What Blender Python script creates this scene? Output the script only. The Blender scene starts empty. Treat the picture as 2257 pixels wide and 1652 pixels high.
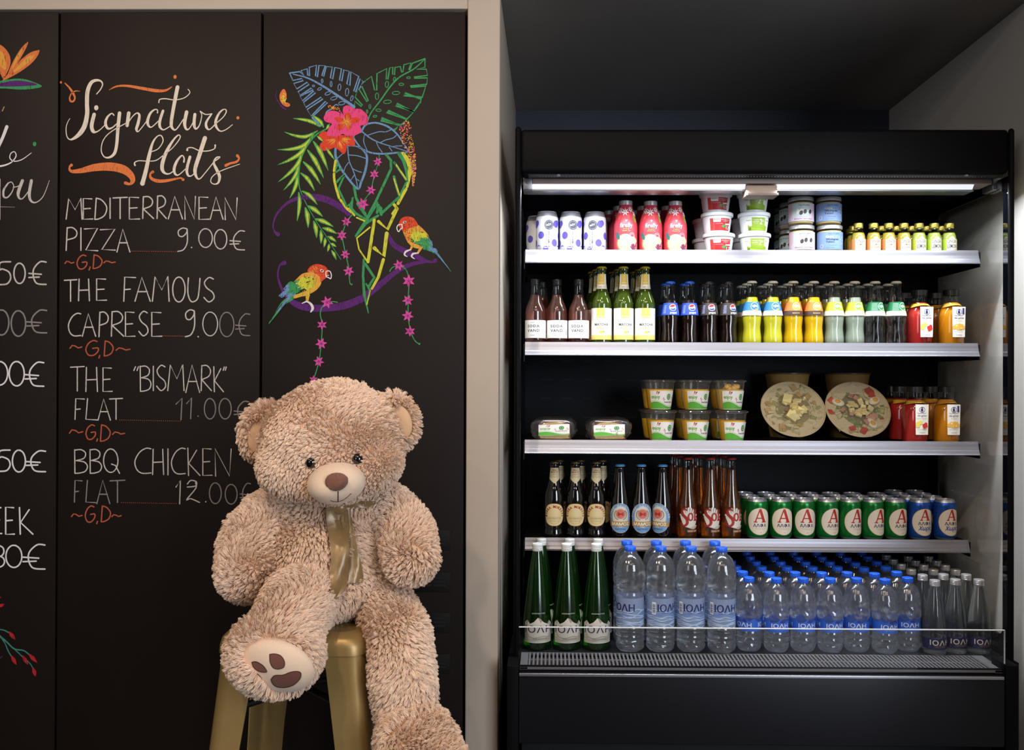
import bpy, bmesh, math, random
import numpy as np
from mathutils import Vector, Matrix, kdtree
from mathutils.noise import noise as mnoise

SC = bpy.context.scene
COL = SC.collection
R = math.radians
W, H = 2257, 1652

# ------------------------------------------------------------------ camera
CAM_POS = Vector((0.0, -2.38, 1.27))
FPX = 1940.0
cam_rot = Matrix.Rotation(R(0.67), 3, 'Z') @ Matrix.Rotation(R(90.26), 3, 'X') @ Matrix.Rotation(R(0.20), 3, 'Z')
cd = bpy.data.cameras.new('camera')
cam = bpy.data.objects.new('camera', cd)
COL.objects.link(cam)
cam.matrix_world = Matrix.Translation(CAM_POS) @ cam_rot.to_4x4()
cd.sensor_fit = 'HORIZONTAL'
cd.sensor_width = 36.0
cd.lens = FPX / W * 36.0
cd.clip_start = 0.05
# the wall's own normal (+Y) is to project to this pixel (lens shift of the architectural lens)
VPX, VPY = 1215.0, 835.0
_d = cam_rot.transposed() @ Vector((0, 1, 0))
PX0 = VPX - FPX * _d.x / -_d.z
PY0 = VPY + FPX * _d.y / -_d.z
cd.shift_x = (W / 2 - PX0) / W
cd.shift_y = -(H / 2 - PY0) / W
SC.camera = cam


def P(px, py, Y):
    """pixel of the photograph -> point of the plane y = Y"""
    d = cam_rot @ Vector(((px - PX0) / FPX, (PY0 - py) / FPX, -1.0))
    return CAM_POS + d * ((Y - CAM_POS.y) / d.y)


# ------------------------------------------------------------------ world, exposure, lamps
w = bpy.data.worlds.new('world')
SC.world = w
w.use_nodes = True
w.node_tree.nodes['Background'].inputs[0].default_value = (0.55, 0.60, 0.72, 1)
w.node_tree.nodes['Background'].inputs[1].default_value = 0.055
SC.view_settings.view_transform = 'Standard'
SC.view_settings.look = 'None'
SC.view_settings.gamma = 1
SC.view_settings.exposure = 0.0
SC.view_settings.use_curve_mapping = False
cy = SC.cycles
cy.max_bounces = 10
cy.diffuse_bounces = 4
cy.glossy_bounces = 5
cy.transmission_bounces = 9
cy.transparent_max_bounces = 24
cy.sample_clamp_indirect = 4.0
cy.use_denoising = True
cy.caustics_reflective = False
cy.caustics_refractive = True
cy.blur_glossy = 0.3


def area(name, loc, target, sx, sy, power, color, spread=180):
    l = bpy.data.lights.new(name, 'AREA')
    l.shape = 'RECTANGLE'
    l.size, l.size_y = sx, sy
    l.energy = power
    l.color = color
    l.spread = R(spread)
    o = bpy.data.objects.new(name, l)
    COL.objects.link(o)
    o.location = loc
    o.rotation_euler = (Vector(target) - Vector(loc)).to_track_quat('-Z', 'Y').to_euler()
    return o


def spot(name, loc, target, power, color, ang=70, blend=0.6, rad=0.04):
    l = bpy.data.lights.new(name, 'SPOT')
    l.energy = power
    l.color = color
    l.spot_size = R(ang)
    l.spot_blend = blend
    l.shadow_soft_size = rad
    o = bpy.data.objects.new(name, l)
    COL.objects.link(o)
    o.location = loc
    o.rotation_euler = (Vector(target) - Vector(loc)).to_track_quat('-Z', 'Y').to_euler()
    return o


WARM = (1.0, 0.79, 0.60)
COOL = (0.80, 0.88, 1.0)
# warm ceiling spots of the shop
spot('ceiling_spot_lamp', (-0.75, -2.3, 3.0), (-0.6, -0.3, 1.35), 74, WARM, 75, 0.8, 0.05)
spot('ceiling_spot_lamp', (-1.9, -1.7, 3.0), (-1.2, 0.0, 1.3), 40, WARM, 80, 0.8, 0.05)
spot('ceiling_spot_lamp', (0.15, -1.9, 3.0), (0.0, 0.0, 1.5), 16, WARM, 80, 0.8, 0.05)
for x_, y_ in ((1.4, -3.1), (0.4, -3.3), (-0.5, -3.5), (0.9, -4.4), (-1.4, -4.2)):
    spot('ceiling_spot_lamp', (x_, y_, 3.0), (x_ * 0.8, -1.2, 0.6), 26, WARM, 95, 0.7, 0.035)
# daylight from the shop window behind and to the right of the photographer
area('unseen_daylight', (2.6, -4.6, 1.7), (-0.4, 0.0, 0.9), 1.6, 2.2, 130, COOL)
area('unseen_daylight', (-2.6, -4.8, 2.0), (-0.6, 0.0, 1.0), 1.4, 2.0, 26, (0.92, 0.95, 1.0))  # unseen fill lamp added on the left to brighten bear and wall


# ------------------------------------------------------------------ materials
def lin(c):
    if isinstance(c, str):
        c = [int(c[i:i + 2], 16) for i in (0, 2, 4)]
    out = []
    for v in c[:3]:
        v = v / 255.0
        out.append(v / 12.92 if v <= 0.04045 else ((v + 0.055) / 1.055) ** 2.4)
    return tuple(out) + (1.0,)


MATS = {}


def pm(name, color, rough=0.5, metal=0.0, var=0.0, scale=40, bump=0.0, coat=0.0, spec=0.5, trans=0.0, emit=0.0,
       aniso=0.0, stretch=None, sheen=0.0):
    """principled material, with optional noise variation of the colour and bump"""
    if name in MATS:
        return MATS[name]
    m = bpy.data.materials.new(name)
    MATS[name] = m
    m.use_nodes = True
    nt = m.node_tree
    b = nt.nodes['Principled BSDF']
    c = lin(color)
    b.inputs['Base Color'].default_value = c
    b.inputs['Roughness'].default_value = rough
    b.inputs['Metallic'].default_value = metal
    b.inputs['Coat Weight'].default_value = coat
    b.inputs['Coat Roughness'].default_value = 0.06
    b.inputs['Specular IOR Level'].default_value = spec
    b.inputs['Transmission Weight'].default_value = trans
    b.inputs['Sheen Weight'].default_value = sheen
    if emit:
        b.inputs['Emission Color'].default_value = c
        b.inputs['Emission Strength'].default_value = emit
    if var or bump:
        tc = nt.nodes.new('ShaderNodeTexCoord')
        no = nt.nodes.new('ShaderNodeTexNoise')
        no.inputs['Scale'].default_value = scale
        no.inputs['Detail'].default_value = 5
        src = tc.outputs['Object']
        if stretch:
            mp = nt.nodes.new('ShaderNodeMapping')
            mp.inputs['Scale'].default_value = stretch
            nt.links.new(src, mp.inputs[0])
            src = mp.outputs[0]
        nt.links.new(src, no.inputs['Vector'])
        if var:
            mx = nt.nodes.new('ShaderNodeMix')
            mx.data_type = 'RGBA'
            mx.inputs[6].default_value = tuple(v * (1 - var) for v in c[:3]) + (1,)
            mx.inputs[7].default_value = tuple(min(1, v * (1 + var)) for v in c[:3]) + (1,)
            nt.links.new(no.outputs['Fac'], mx.inputs[0])
            nt.links.new(mx.outputs[2], b.inputs['Base Color'])
        if bump:
            bp = nt.nodes.new('ShaderNodeBump')
            bp.inputs['Strength'].default_value = bump
            bp.inputs['Distance'].default_value = 0.002
            nt.links.new(no.outputs['Fac'], bp.inputs['Height'])
            nt.links.new(bp.outputs[0], b.inputs['Normal'])
    return m


def thin_glass(name, tint=(1, 1, 1), refl=1.0, rough=0.02, ior=1.45, haze=0.0):
    """thin shell of glass or clear plastic: see-through with fresnel reflections"""
    if name in MATS:
        return MATS[name]
    m = bpy.data.materials.new(name)
    MATS[name] = m
    m.use_nodes = True
    nt = m.node_tree
    nt.nodes.remove(nt.nodes['Principled BSDF'])
    out = nt.nodes['Material Output']
    t = nt.nodes.new('ShaderNodeBsdfTransparent')
    t.inputs[0].default_value = tuple(tint) + (1,)
    g = nt.nodes.new('ShaderNodeBsdfGlossy')
    g.inputs['Roughness'].default_value = rough
    f = nt.nodes.new('ShaderNodeFresnel')
    geo = nt.nodes.new('ShaderNodeNewGeometry')                      # the same index from both sides of the sheet
    io = nt.nodes.new('ShaderNodeMix')
    io.inputs[2].default_value = ior
    io.inputs[3].default_value = 1.0 / ior
    nt.links.new(geo.outputs['Backfacing'], io.inputs[0])
    nt.links.new(io.outputs[0], f.inputs[0])
    mu = nt.nodes.new('ShaderNodeMath')
    mu.operation = 'MULTIPLY'
    mu.inputs[1].default_value = refl
    mu.use_clamp = True
    mx = nt.nodes.new('ShaderNodeMixShader')
    nt.links.new(f.outputs[0], mu.inputs[0])
    nt.links.new(mu.outputs[0], mx.inputs[0])
    nt.links.new(t.outputs[0], mx.inputs[1])
    nt.links.new(g.outputs[0], mx.inputs[2])
    nt.links.new(mx.outputs[0], out.inputs[0])
    if haze:                                                         # milkiness of the plastic
        d = nt.nodes.new('ShaderNodeBsdfDiffuse')
        tl = nt.nodes.new('ShaderNodeBsdfTranslucent')
        dm = nt.nodes.new('ShaderNodeMixShader')
        hz = nt.nodes.new('ShaderNodeMixShader')
        hz.inputs[0].default_value = haze
        nt.links.new(d.outputs[0], dm.inputs[1])
        nt.links.new(tl.outputs[0], dm.inputs[2])
        nt.links.new(mx.outputs[0], hz.inputs[1])
        nt.links.new(dm.outputs[0], hz.inputs[2])
        nt.links.new(hz.outputs[0], out.inputs[0])
    return m


def water_glass(name, color=(1, 1, 1), ior=1.33, clear=0.35, rough=0.0, bump=0.0, tint=None, haze=0.0, soft=0.0, hazecol=None):
    """a filled clear bottle: refracting body, part of the light passing straight on"""
    if name in MATS:
        return MATS[name]
    m = bpy.data.materials.new(name)
    MATS[name] = m
    m.use_nodes = True
    nt = m.node_tree
    nt.nodes.remove(nt.nodes['Principled BSDF'])
    out = nt.nodes['Material Output']
    g = nt.nodes.new('ShaderNodeBsdfGlass')
    g.inputs['Color'].default_value = tuple(color) + (1,)
    g.inputs['IOR'].default_value = ior
    g.inputs['Roughness'].default_value = rough
    gm = g
    if soft:                                                         # part of the surface slightly frosted
        g2 = nt.nodes.new('ShaderNodeBsdfGlass')
        g2.inputs['Color'].default_value = tuple(color) + (1,)
        g2.inputs['IOR'].default_value = ior
        g2.inputs['Roughness'].default_value = 0.28
        gm = nt.nodes.new('ShaderNodeMixShader')
        gm.inputs[0].default_value = soft
        nt.links.new(g.outputs[0], gm.inputs[1])
        nt.links.new(g2.outputs[0], gm.inputs[2])
    t = nt.nodes.new('ShaderNodeBsdfTransparent')
    t.inputs[0].default_value = tuple(tint or color) + (1,)
    mx = nt.nodes.new('ShaderNodeMixShader')
    mx.inputs[0].default_value = clear
    nt.links.new(gm.outputs[0], mx.inputs[1])
    nt.links.new(t.outputs[0], mx.inputs[2])
    nt.links.new(mx.outputs[0], out.inputs[0])
    if haze:                                                         # faint scattering of the plastic
        df = nt.nodes.new('ShaderNodeBsdfTranslucent')
        d2 = nt.nodes.new('ShaderNodeBsdfDiffuse')
        ad = nt.nodes.new('ShaderNodeMixShader')
        hz = nt.nodes.new('ShaderNodeMixShader')
        hz.inputs[0].default_value = haze
        for q in (df, d2): q.inputs[0].default_value = tuple(hazecol or (.9, .9, .9)) + (1,)
        nt.links.new(df.outputs[0], ad.inputs[1])
        nt.links.new(d2.outputs[0], ad.inputs[2])
        nt.links.new(mx.outputs[0], hz.inputs[1])
        nt.links.new(ad.outputs[0], hz.inputs[2])
        gl = nt.nodes.new('ShaderNodeBsdfGlossy')                     # even share of gloss added to strengthen the lamp highlights
        gl.inputs['Roughness'].default_value = 0.14
        gx = nt.nodes.new('ShaderNodeMixShader')
        gx.inputs[0].default_value = 0.07
        nt.links.new(hz.outputs[0], gx.inputs[1])
        nt.links.new(gl.outputs[0], gx.inputs[2])
        nt.links.new(gx.outputs[0], out.inputs[0])
    if bump:
        tc = nt.nodes.new('ShaderNodeTexCoord')
        no = nt.nodes.new('ShaderNodeTexNoise')
        no.inputs['Scale'].default_value = 55
        no.inputs['Detail'].default_value = 3
        bp = nt.nodes.new('ShaderNodeBump')
        bp.inputs['Strength'].default_value = bump
        bp.inputs['Distance'].default_value = 0.003
        nt.links.new(tc.outputs['Object'], no.inputs['Vector'])
        nt.links.new(no.outputs['Fac'], bp.inputs['Height'])
        nt.links.new(bp.outputs[0], g.inputs['Normal'])
    return m


def liquid(name, color, through=0.45, rough=0.12):
    """cloudy drink: part diffuse, part light let through"""
    if name in MATS:
        return MATS[name]
    m = bpy.data.materials.new(name)
    MATS[name] = m
    m.use_nodes = True
    nt = m.node_tree
    b = nt.nodes['Principled BSDF']
    out = nt.nodes['Material Output']
    b.inputs['Base Color'].default_value = lin(color)
    b.inputs['Roughness'].default_value = rough
    t = nt.nodes.new('ShaderNodeBsdfTransparent')
    t.inputs[0].default_value = lin(color)
    mx = nt.nodes.new('ShaderNodeMixShader')
    mx.inputs[0].default_value = through
    nt.links.new(b.outputs[0], mx.inputs[1])
    nt.links.new(t.outputs[0], mx.inputs[2])
    nt.links.new(mx.outputs[0], out.inputs[0])
    return m


# ------------------------------------------------------------------ object helpers
def tag(o, label=None, cat=None, group=None, kind=None):
    if label: o['label'] = label
    if cat: o['category'] = cat
    if group: o['group'] = group
    if kind: o['kind'] = kind
    return o


def empty(name, loc=(0, 0, 0), rz=0.0):
    o = bpy.data.objects.new(name, None)
    o.empty_display_size = 0.03
    COL.objects.link(o)
    o.location = loc
    o.rotation_euler = (0, 0, rz)
    return o


class MB:
    """collects shapes and links them as ONE mesh object"""

    def __init__(s):
        s.v, s.f, s.m, s.mats, s.flat = [], [], [], [], set()

    def mi(s, mat):
        if mat not in s.mats:
            s.mats.append(mat)
        return s.mats.index(mat)

    def add(s, vs, fs, mat, flat=False):
        b = len(s.v)
        i = s.mi(mat)
        s.v += [tuple(v) for v in vs]
        for f in fs:
            if flat: s.flat.add(len(s.f))
            s.f.append([b + k for k in f])
            s.m.append(i)
        return s

    def box(s, lo, hi, mat, bev=0.0):
        x0, y0, z0 = lo
        x1, y1, z1 = hi
        if bev <= 0:
            vs = [(x0, y0, z0), (x1, y0, z0), (x1, y1, z0), (x0, y1, z0), (x0, y0, z1), (x1, y0, z1), (x1, y1, z1), (x0, y1, z1)]
            fs = [(0, 3, 2, 1), (4, 5, 6, 7), (0, 1, 5, 4), (1, 2, 6, 5), (2, 3, 7, 6), (3, 0, 4, 7)]
            return s.add(vs, fs, mat, True)
        bm = bmesh.new()
        bmesh.ops.create_cube(bm, size=1)
        for v in bm.verts:
            v.co = Vector(((x0 + x1) / 2 + v.co.x * (x1 - x0), (y0 + y1) / 2 + v.co.y * (y1 - y0), (z0 + z1) / 2 + v.co.z * (z1 - z0)))
        bmesh.ops.bevel(bm, geom=bm.edges[:], offset=bev, segments=3, affect='EDGES', profile=0.5)
        return s.bm(bm, mat)

    def bm(s, bm, mat, flat=False):
        bm.verts.index_update()
        s.add([v.co[:] for v in bm.verts], [[v.index for v in f.verts] for f in bm.faces], mat, flat)
        bm.free()
        return s

    def lathe(s, prof, mat, n=28, wave=None):
        """prof: (radius, height) from bottom to top; wave(angle, z) scales the radius"""
        vs, fs = [], []
        for r, z in prof:
            for k in range(n):
                a = 2 * math.pi * k / n
                q = r * (wave(a, z) if wave else 1)
                vs.append((q * math.cos(a), q * math.sin(a), z))
        for i in range(len(prof) - 1):
            for k in range(n):
                k2 = (k + 1) % n
                fs.append((i * n + k, i * n + k2, (i + 1) * n + k2, (i + 1) * n + k))
        if prof[0][0] > 1e-6: fs.append(tuple(reversed(range(n))))
        if prof[-1][0] > 1e-6: fs.append(tuple(range((len(prof) - 1) * n, len(prof) * n)))
        return s.add(vs, fs, mat)

    def ell(s, c, r, mat, rot=None, seg=24, rings=14):
        bm = bmesh.new()
        bmesh.ops.create_uvsphere(bm, u_segments=seg, v_segments=rings, radius=1)
        for v in bm.verts:
            q = Vector((v.co.x * r[0], v.co.y * r[1], v.co.z * r[2]))
            if rot: q = rot @ q
            v.co = q + Vector(c)
        return s.bm(bm, mat)

    def tube(s, pts, rad, mat, n=8, caps=True):
        pts = [Vector(p) for p in pts]
        rads = rad if isinstance(rad, (list, tuple)) else [rad] * len(pts)
        vs, fs = [], []
        up = Vector((0, 0, 1))
        for i, p in enumerate(pts):
            t = (pts[min(i + 1, len(pts) - 1)] - pts[max(i - 1, 0)]).normalized()
            a = t.cross(up)
            if a.length < 1e-3: a = t.cross(Vector((1, 0, 0)))
            a.normalize()
            b = t.cross(a)
            for k in range(n):
                q = 2 * math.pi * k / n
                vs.append(p + (a * math.cos(q) + b * math.sin(q)) * rads[i])
        for i in range(len(pts) - 1):
            for k in range(n):
                k2 = (k + 1) % n
                fs.append((i * n + k, i * n + k2, (i + 1) * n + k2, (i + 1) * n + k))
        if caps:
            fs.append(tuple(range(n)))
            fs.append(tuple((len(pts) - 1) * n + k for k in range(n)))
        return s.add(vs, fs, mat)

    def build(s, name, parent=None, smooth=True, label=None):
        me = bpy.data.meshes.new(name)
        me.from_pydata(s.v, [], s.f)
        for m in s.mats: me.materials.append(m)
        me.polygons.foreach_set('material_index', s.m)
        me.polygons.foreach_set('use_smooth', [bool(smooth and i not in s.flat) for i in range(len(s.f))])
        if smooth and hasattr(me, 'set_sharp_from_angle'):
            me.set_sharp_from_angle(angle=R(38))
        me.update()
        o = bpy.data.objects.new(name, me)
        COL.objects.link(o)
        if parent: o.parent = parent
        if label: o['label'] = label
        return o


def dup(root, loc, rz=0.0, label=None, group=None, tilt=None):
    """a copy of a thing with copies of its parts and sub-parts"""
    r = root.copy()
    COL.objects.link(r)
    r.location = loc
    r.rotation_euler = tilt or (0, 0, rz)
    if label: r['label'] = label
    if group: r['group'] = group
    for ch in list(root.children):
        c = ch.copy()
        COL.objects.link(c)
        c.parent = r
        for g in ch.children:
            e = g.copy()
            COL.objects.link(e)
            e.parent = c
    return r


def catmull(pts, ws, n=7):
    """smooth curve through the points; the widths are carried along"""
    if len(pts) < 3:
        return list(pts), list(ws)
    out, ow = [], []
    q = [pts[0]] + list(pts) + [pts[-1]]
    qw = [ws[0]] + list(ws) + [ws[-1]]
    for i in range(1, len(q) - 2):
        p0, p1, p2, p3 = q[i - 1:i + 3]
        for k in range(n):
            t = k / n
            o = []
            for a in (0, 1):
                o.append(0.5 * (2 * p1[a] + (p2[a] - p0[a]) * t + (2 * p0[a] - 5 * p1[a] + 4 * p2[a] - p3[a]) * t * t + (3 * p1[a] - p0[a] - 3 * p2[a] + p3[a]) * t ** 3))
            out.append(tuple(o))
            ow.append(qw[i] + (qw[i + 1] - qw[i]) * t)
    out.append(pts[-1])
    ow.append(ws[-1])
    return out, ow


def poly_tris(pts):
    """triangulate a simple 2-D polygon -> (verts, faces)"""
    from mathutils.geometry import tessellate_polygon
    tr = tessellate_polygon([[Vector((p[0], p[1], 0)) for p in pts]])
    return list(pts), [tuple(t) for t in tr]


TXT = {}


def text_geo(s, bold=0.0, spacing=1.0):
    """flat outline of a text at size 1: centred in x, baseline 0 -> verts, faces, cap height"""
    key = (s, bold, spacing)
    if key in TXT: return TXT[key]
    cu = bpy.data.curves.new('text', 'FONT')
    cu.body = s
    cu.size = 1.0
    cu.resolution_u = 2
    cu.offset = bold
    cu.space_character = spacing
    cu.align_x = 'LEFT'
    o = bpy.data.objects.new('text', cu)
    COL.objects.link(o)
    dg = bpy.context.evaluated_depsgraph_get()
    me = bpy.data.meshes.new_from_object(o.evaluated_get(dg))
    vs = [(v.co.x, v.co.y) for v in me.vertices]
    fs = [tuple(p.vertices) for p in me.polygons]
    bpy.data.objects.remove(o)
    bpy.data.curves.remove(cu)
    bpy.data.meshes.remove(me)
    x0 = min(v[0] for v in vs); x1 = max(v[0] for v in vs)
    vs = [(x - (x0 + x1) / 2, y) for x, y in vs]
    TXT[key] = (vs, fs, x1 - x0)
    return TXT[key]


class Decal:
    """flat print: polygons in (u, v), wrapped afterwards onto a surface; later prints lie over earlier ones"""

    def __init__(s):
        s.items = []

    def raw(s, vs, fs, mat, layer):
        s.items.append((vs, fs, mat, layer))
        return s

    def poly(s, pts, mat, layer=1):
        return s.raw(*poly_tris(pts), mat, layer)

    def rect(s, u0, v0, u1, v1, mat, layer=0):
        return s.raw([(u0, v0), (u1, v0), (u1, v1), (u0, v1)], [(0, 1, 2, 3)], mat, layer)

    def oval(s, cu, cv, ru, rv, mat, layer=1, n=28, rot=0, p=2.0):
        pts = []
        for k in range(n):
            a = 2 * math.pi * k / n
            c, q = math.cos(a), math.sin(a)
            x = ru * math.copysign(abs(c) ** (2 / p), c)
            y = rv * math.copysign(abs(q) ** (2 / p), q)
            pts.append((cu + x * math.cos(rot) - y * math.sin(rot), cv + x * math.sin(rot) + y * math.cos(rot)))
        return s.raw(pts, [tuple(range(n))], mat, layer)

    def ring(s, cu, cv, ru, rv, wd, mat, layer=1, n=28, rot=0):
        vs = []
        for k in range(n):
            a = 2 * math.pi * k / n
            for q in (0, wd):
                x, y = (ru - q) * math.cos(a), (rv - q) * math.sin(a)
                vs.append((cu + x * math.cos(rot) - y * math.sin(rot), cv + x * math.sin(rot) + y * math.cos(rot)))
        fs = [(2 * k, (2 * k + 2) % (2 * n), (2 * k + 3) % (2 * n), 2 * k + 1) for k in range(n)]
        return s.raw(vs, fs, mat, layer)

    def stroke(s, pts, wd, mat, layer=1, smooth=True, n=6):
        ws = list(wd) if isinstance(wd, (list, tuple)) else [wd] * len(pts)
        if smooth: pts, ws = catmull(pts, ws, n)
        vs, L = [], len(pts)
        for i in range(L):
            a, b = pts[max(i - 1, 0)], pts[min(i + 1, L - 1)]
            dx, dy = b[0] - a[0], b[1] - a[1]
            l = math.hypot(dx, dy) or 1
            nx, ny = -dy / l * ws[i] / 2, dx / l * ws[i] / 2
            vs += [(pts[i][0] + nx, pts[i][1] + ny), (pts[i][0] - nx, pts[i][1] - ny)]
        fs = [(2 * i, 2 * i + 1, 2 * i + 3, 2 * i + 2) for i in range(L - 1)]
        s.raw(vs, fs, mat, layer)
        for e in (0, L - 1):                                        # round ends
            if ws[e] > 0: s.oval(pts[e][0], pts[e][1], ws[e] / 2, ws[e] / 2, mat, layer, 10)
        return s

    def text(s, t, cu, cv, h, mat, wd=None, layer=2, bold=0.0, spacing=1.0, rot=0.0, slant=0.0):
        """capitals h high, baseline at cv, centred at cu, fitted to width wd"""
        vs, fs, tw = text_geo(t, min(bold, .008), spacing)
        k = h / 0.727
        kx = wd / tw if wd else k
        e = max(0, bold - .008) * k * .9                              # heavier strokes
        for q in ((-e, e) if e > 0 else (0,)):
            o = []
            for x, y in vs:
                x, y = x * kx + y * k * slant + q, y * k
                o.append((cu + x * math.cos(rot) - y * math.sin(rot), cv + x * math.sin(rot) + y * math.cos(rot)))
            s.raw(o, fs, mat, layer)
        return s

    def arc_text(s, t, cu, cv, rad, a0, a1, h, mat, layer=2, bold=0.02, kx=1.0, inside=False):
        """letters along an arc, from angle a0 to a1 (degrees, counter-clockwise from +u)"""
        n = len(t)
        for i, ch in enumerate(t):
            if ch == ' ': continue
            a = R(a0 + (a1 - a0) * (i + 0.5) / n)
            vs, fs, tw = text_geo(ch, min(bold, .008))
            k = h / 0.727
            rot = a + math.pi / 2 if inside else a - math.pi / 2
            e = max(0, bold - .008) * k * .9
            for g in ((-e, e) if e > 0 else (0,)):
                o = []
                for x, y in vs:
                    x, y = x * k * kx + g, y * k
                    o.append((cu + rad * math.cos(a) + x * math.cos(rot) - y * math.sin(rot), cv + rad * math.sin(a) + x * math.sin(rot) + y * math.cos(rot)))
                s.raw(o, fs, mat, layer)
        return s

    def build(s, name, parent, wrap, du=0.0, dv=0.0, label=None, facing=None):
        """wrap(u, v, layer) -> point; du / dv: largest step of the mesh along u / v on curved surfaces"""
        mats, V, F, M = [], [], [], []
        for idx, (vs, fs, mat, layer) in enumerate(s.items):
            layer += (idx % 60) * 0.013                                # later prints lie a hair above earlier ones
            if mat not in mats: mats.append(mat)
            mi = mats.index(mat)
            if du or dv:
                bm = bmesh.new()
                bv = [bm.verts.new((x, y, 0)) for x, y in vs]
                for f in fs:
                    try: bm.faces.new([bv[i] for i in f])
                    except ValueError: pass
                for st, ax in ((du, 0), (dv, 1)):
                    if not st: continue
                    lo = min(v.co[ax] for v in bm.verts); hi = max(v.co[ax] for v in bm.verts)
                    k = math.ceil(lo / st + 1e-6)
                    while k * st < hi - 1e-6:
                        co = [0, 0, 0]; no = [0, 0, 0]
                        co[ax] = k * st; no[ax] = 1
                        bmesh.ops.bisect_plane(bm, geom=bm.verts[:] + bm.edges[:] + bm.faces[:], plane_co=co, plane_no=no, dist=1e-7)
                        k += 1
                bm.verts.index_update()
                vs = [(v.co.x, v.co.y) for v in bm.verts]
                fs = [tuple(v.index for v in f.verts) for f in bm.faces]
                bm.free()
            b = len(V)
            V += [tuple(wrap(x, y, layer)) for x, y in vs]
            for f in fs:
                a, c, d = vs[f[0]], vs[f[1]], vs[f[2]]
                cr = (c[0] - a[0]) * (d[1] - a[1]) - (c[1] - a[1]) * (d[0] - a[0])
                F.append([b + i for i in (f if cr >= 0 else reversed(f))])
                M.append(mi)
        me = bpy.data.meshes.new(name)
        me.from_pydata(V, [], F)
        for m in mats: me.materials.append(m)
        me.polygons.foreach_set('material_index', M)
        me.polygons.foreach_set('use_smooth', [bool(du)] * len(F))
        me.update()
        o = bpy.data.objects.new(name, me)
        COL.objects.link(o)
        if parent: o.parent = parent
        if label: o['label'] = label
        return o


def wrap_lathe(prof, off=0.0005, step=0.00012):
    """wraps (u, v) round a bottle: u along the girth from the front (-Y), v the height"""
    zs = [p[1] for p in prof]; rs = [p[0] for p in prof]

    def f(u, v, layer):
        r = float(np.interp(v, zs, rs))
        a = u / max(wrap_lathe_r(prof), 1e-4)
        q = r + off + step * layer
        return (q * math.sin(a), -q * math.cos(a), v)
    return f


def wrap_lathe_r(prof):
    return max(p[0] for p in prof)


ORD = ['first', 'second', 'third', 'fourth', 'fifth', 'sixth', 'seventh', 'eighth', 'ninth', 'tenth']
# ------------------------------------------------------------------ the room
plaster = pm('beige_plaster', (190, 176, 160), 0.75, var=0.05, scale=9, bump=0.12)
recess_m = pm('grey_plaster', (220, 214, 206), 0.8, var=0.05, scale=7, bump=0.1)
rear_m = pm('dark_paint', (60, 62, 74), 0.7, var=0.08, scale=5)
floor_m = pm('floor_tile', (44, 40, 38), 0.45, var=0.15, scale=3)
dark_gap = pm('dark_gap', (8, 8, 8), 0.8)

XL = P(1027.5, 835, 0).x          # left edge of the plaster pier
XR = P(1099.5, 835, 0).x          # its right edge, where the recess begins
X_WALL = 1.305
Z_HEAD = P(560, 20, 0).z          # lower edge of the header over the blackboards
Z_CEIL = 2.315
MB().box((XL, 0, 0), (XR, 1.1, 3.0), plaster, 0.004).build('wall_pier')['kind'] = 'structure'
MB().box((-3.2, 0, Z_HEAD), (XL, 0.30, 3.0), plaster, 0.003).build('wall_header')['kind'] = 'structure'
MB().box((XR, 1.04, 0), (X_WALL, 1.14, Z_CEIL), rear_m).build('wall_back', smooth=False)['kind'] = 'structure'
MB().box((X_WALL, -0.9, 0), (X_WALL + 0.12, 1.14, 3.0), recess_m).build('wall_right', smooth=False)['kind'] = 'structure'
MB().box((XR, -0.02, Z_CEIL), (X_WALL, 1.14, 3.0), pm('recess_ceiling_paint', (150, 147, 144), 0.8, var=0.05, scale=7)).build('ceiling', smooth=False)['kind'] = 'structure'
MB().box((-3.2, -5.2, -0.06), (2.6, 1.14, 0), floor_m).build('floor', smooth=False)['kind'] = 'structure'
MB().box((-3.2, 0.05, 0), (XL, 0.30, Z_HEAD), dark_gap).build('wall_left', smooth=False)['kind'] = 'structure'

# ------------------------------------------------------------------ blackboard panels
YB = 0.006
board_m = pm('blackboard', (23, 14, 10), 0.55, var=0.12, scale=6, bump=0.05, spec=0.22)
edge_m = pm('blackboard_edge', (28, 26, 26), 0.5)


def chalk(name, col, dark=0.45):
    """chalk marker: streaky, the board showing through here and there"""
    if name in MATS: return MATS[name]
    m = pm(name, col, 0.85, spec=0.15)
    nt = m.node_tree
    b = nt.nodes['Principled BSDF']
    tc = nt.nodes.new('ShaderNodeTexCoord')
    mp = nt.nodes.new('ShaderNodeMapping')
    mp.inputs['Scale'].default_value = (260, 260, 70)
    no = nt.nodes.new('ShaderNodeTexNoise')
    no.inputs['Scale'].default_value = 1.0
    no.inputs['Detail'].default_value = 4
    cr = nt.nodes.new('ShaderNodeValToRGB')
    cr.color_ramp.elements[0].position = 0.30
    cr.color_ramp.elements[1].position = 0.46
    c = lin(col)
    cr.color_ramp.elements[0].color = tuple(v * dark for v in c[:3]) + (1,)
    cr.color_ramp.elements[1].color = c
    nt.links.new(tc.outputs['Object'], mp.inputs[0])
    nt.links.new(mp.outputs[0], no.inputs['Vector'])
    nt.links.new(no.outputs['Fac'], cr.inputs[0])
    nt.links.new(cr.outputs[0], b.inputs['Base Color'])
    return m


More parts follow.
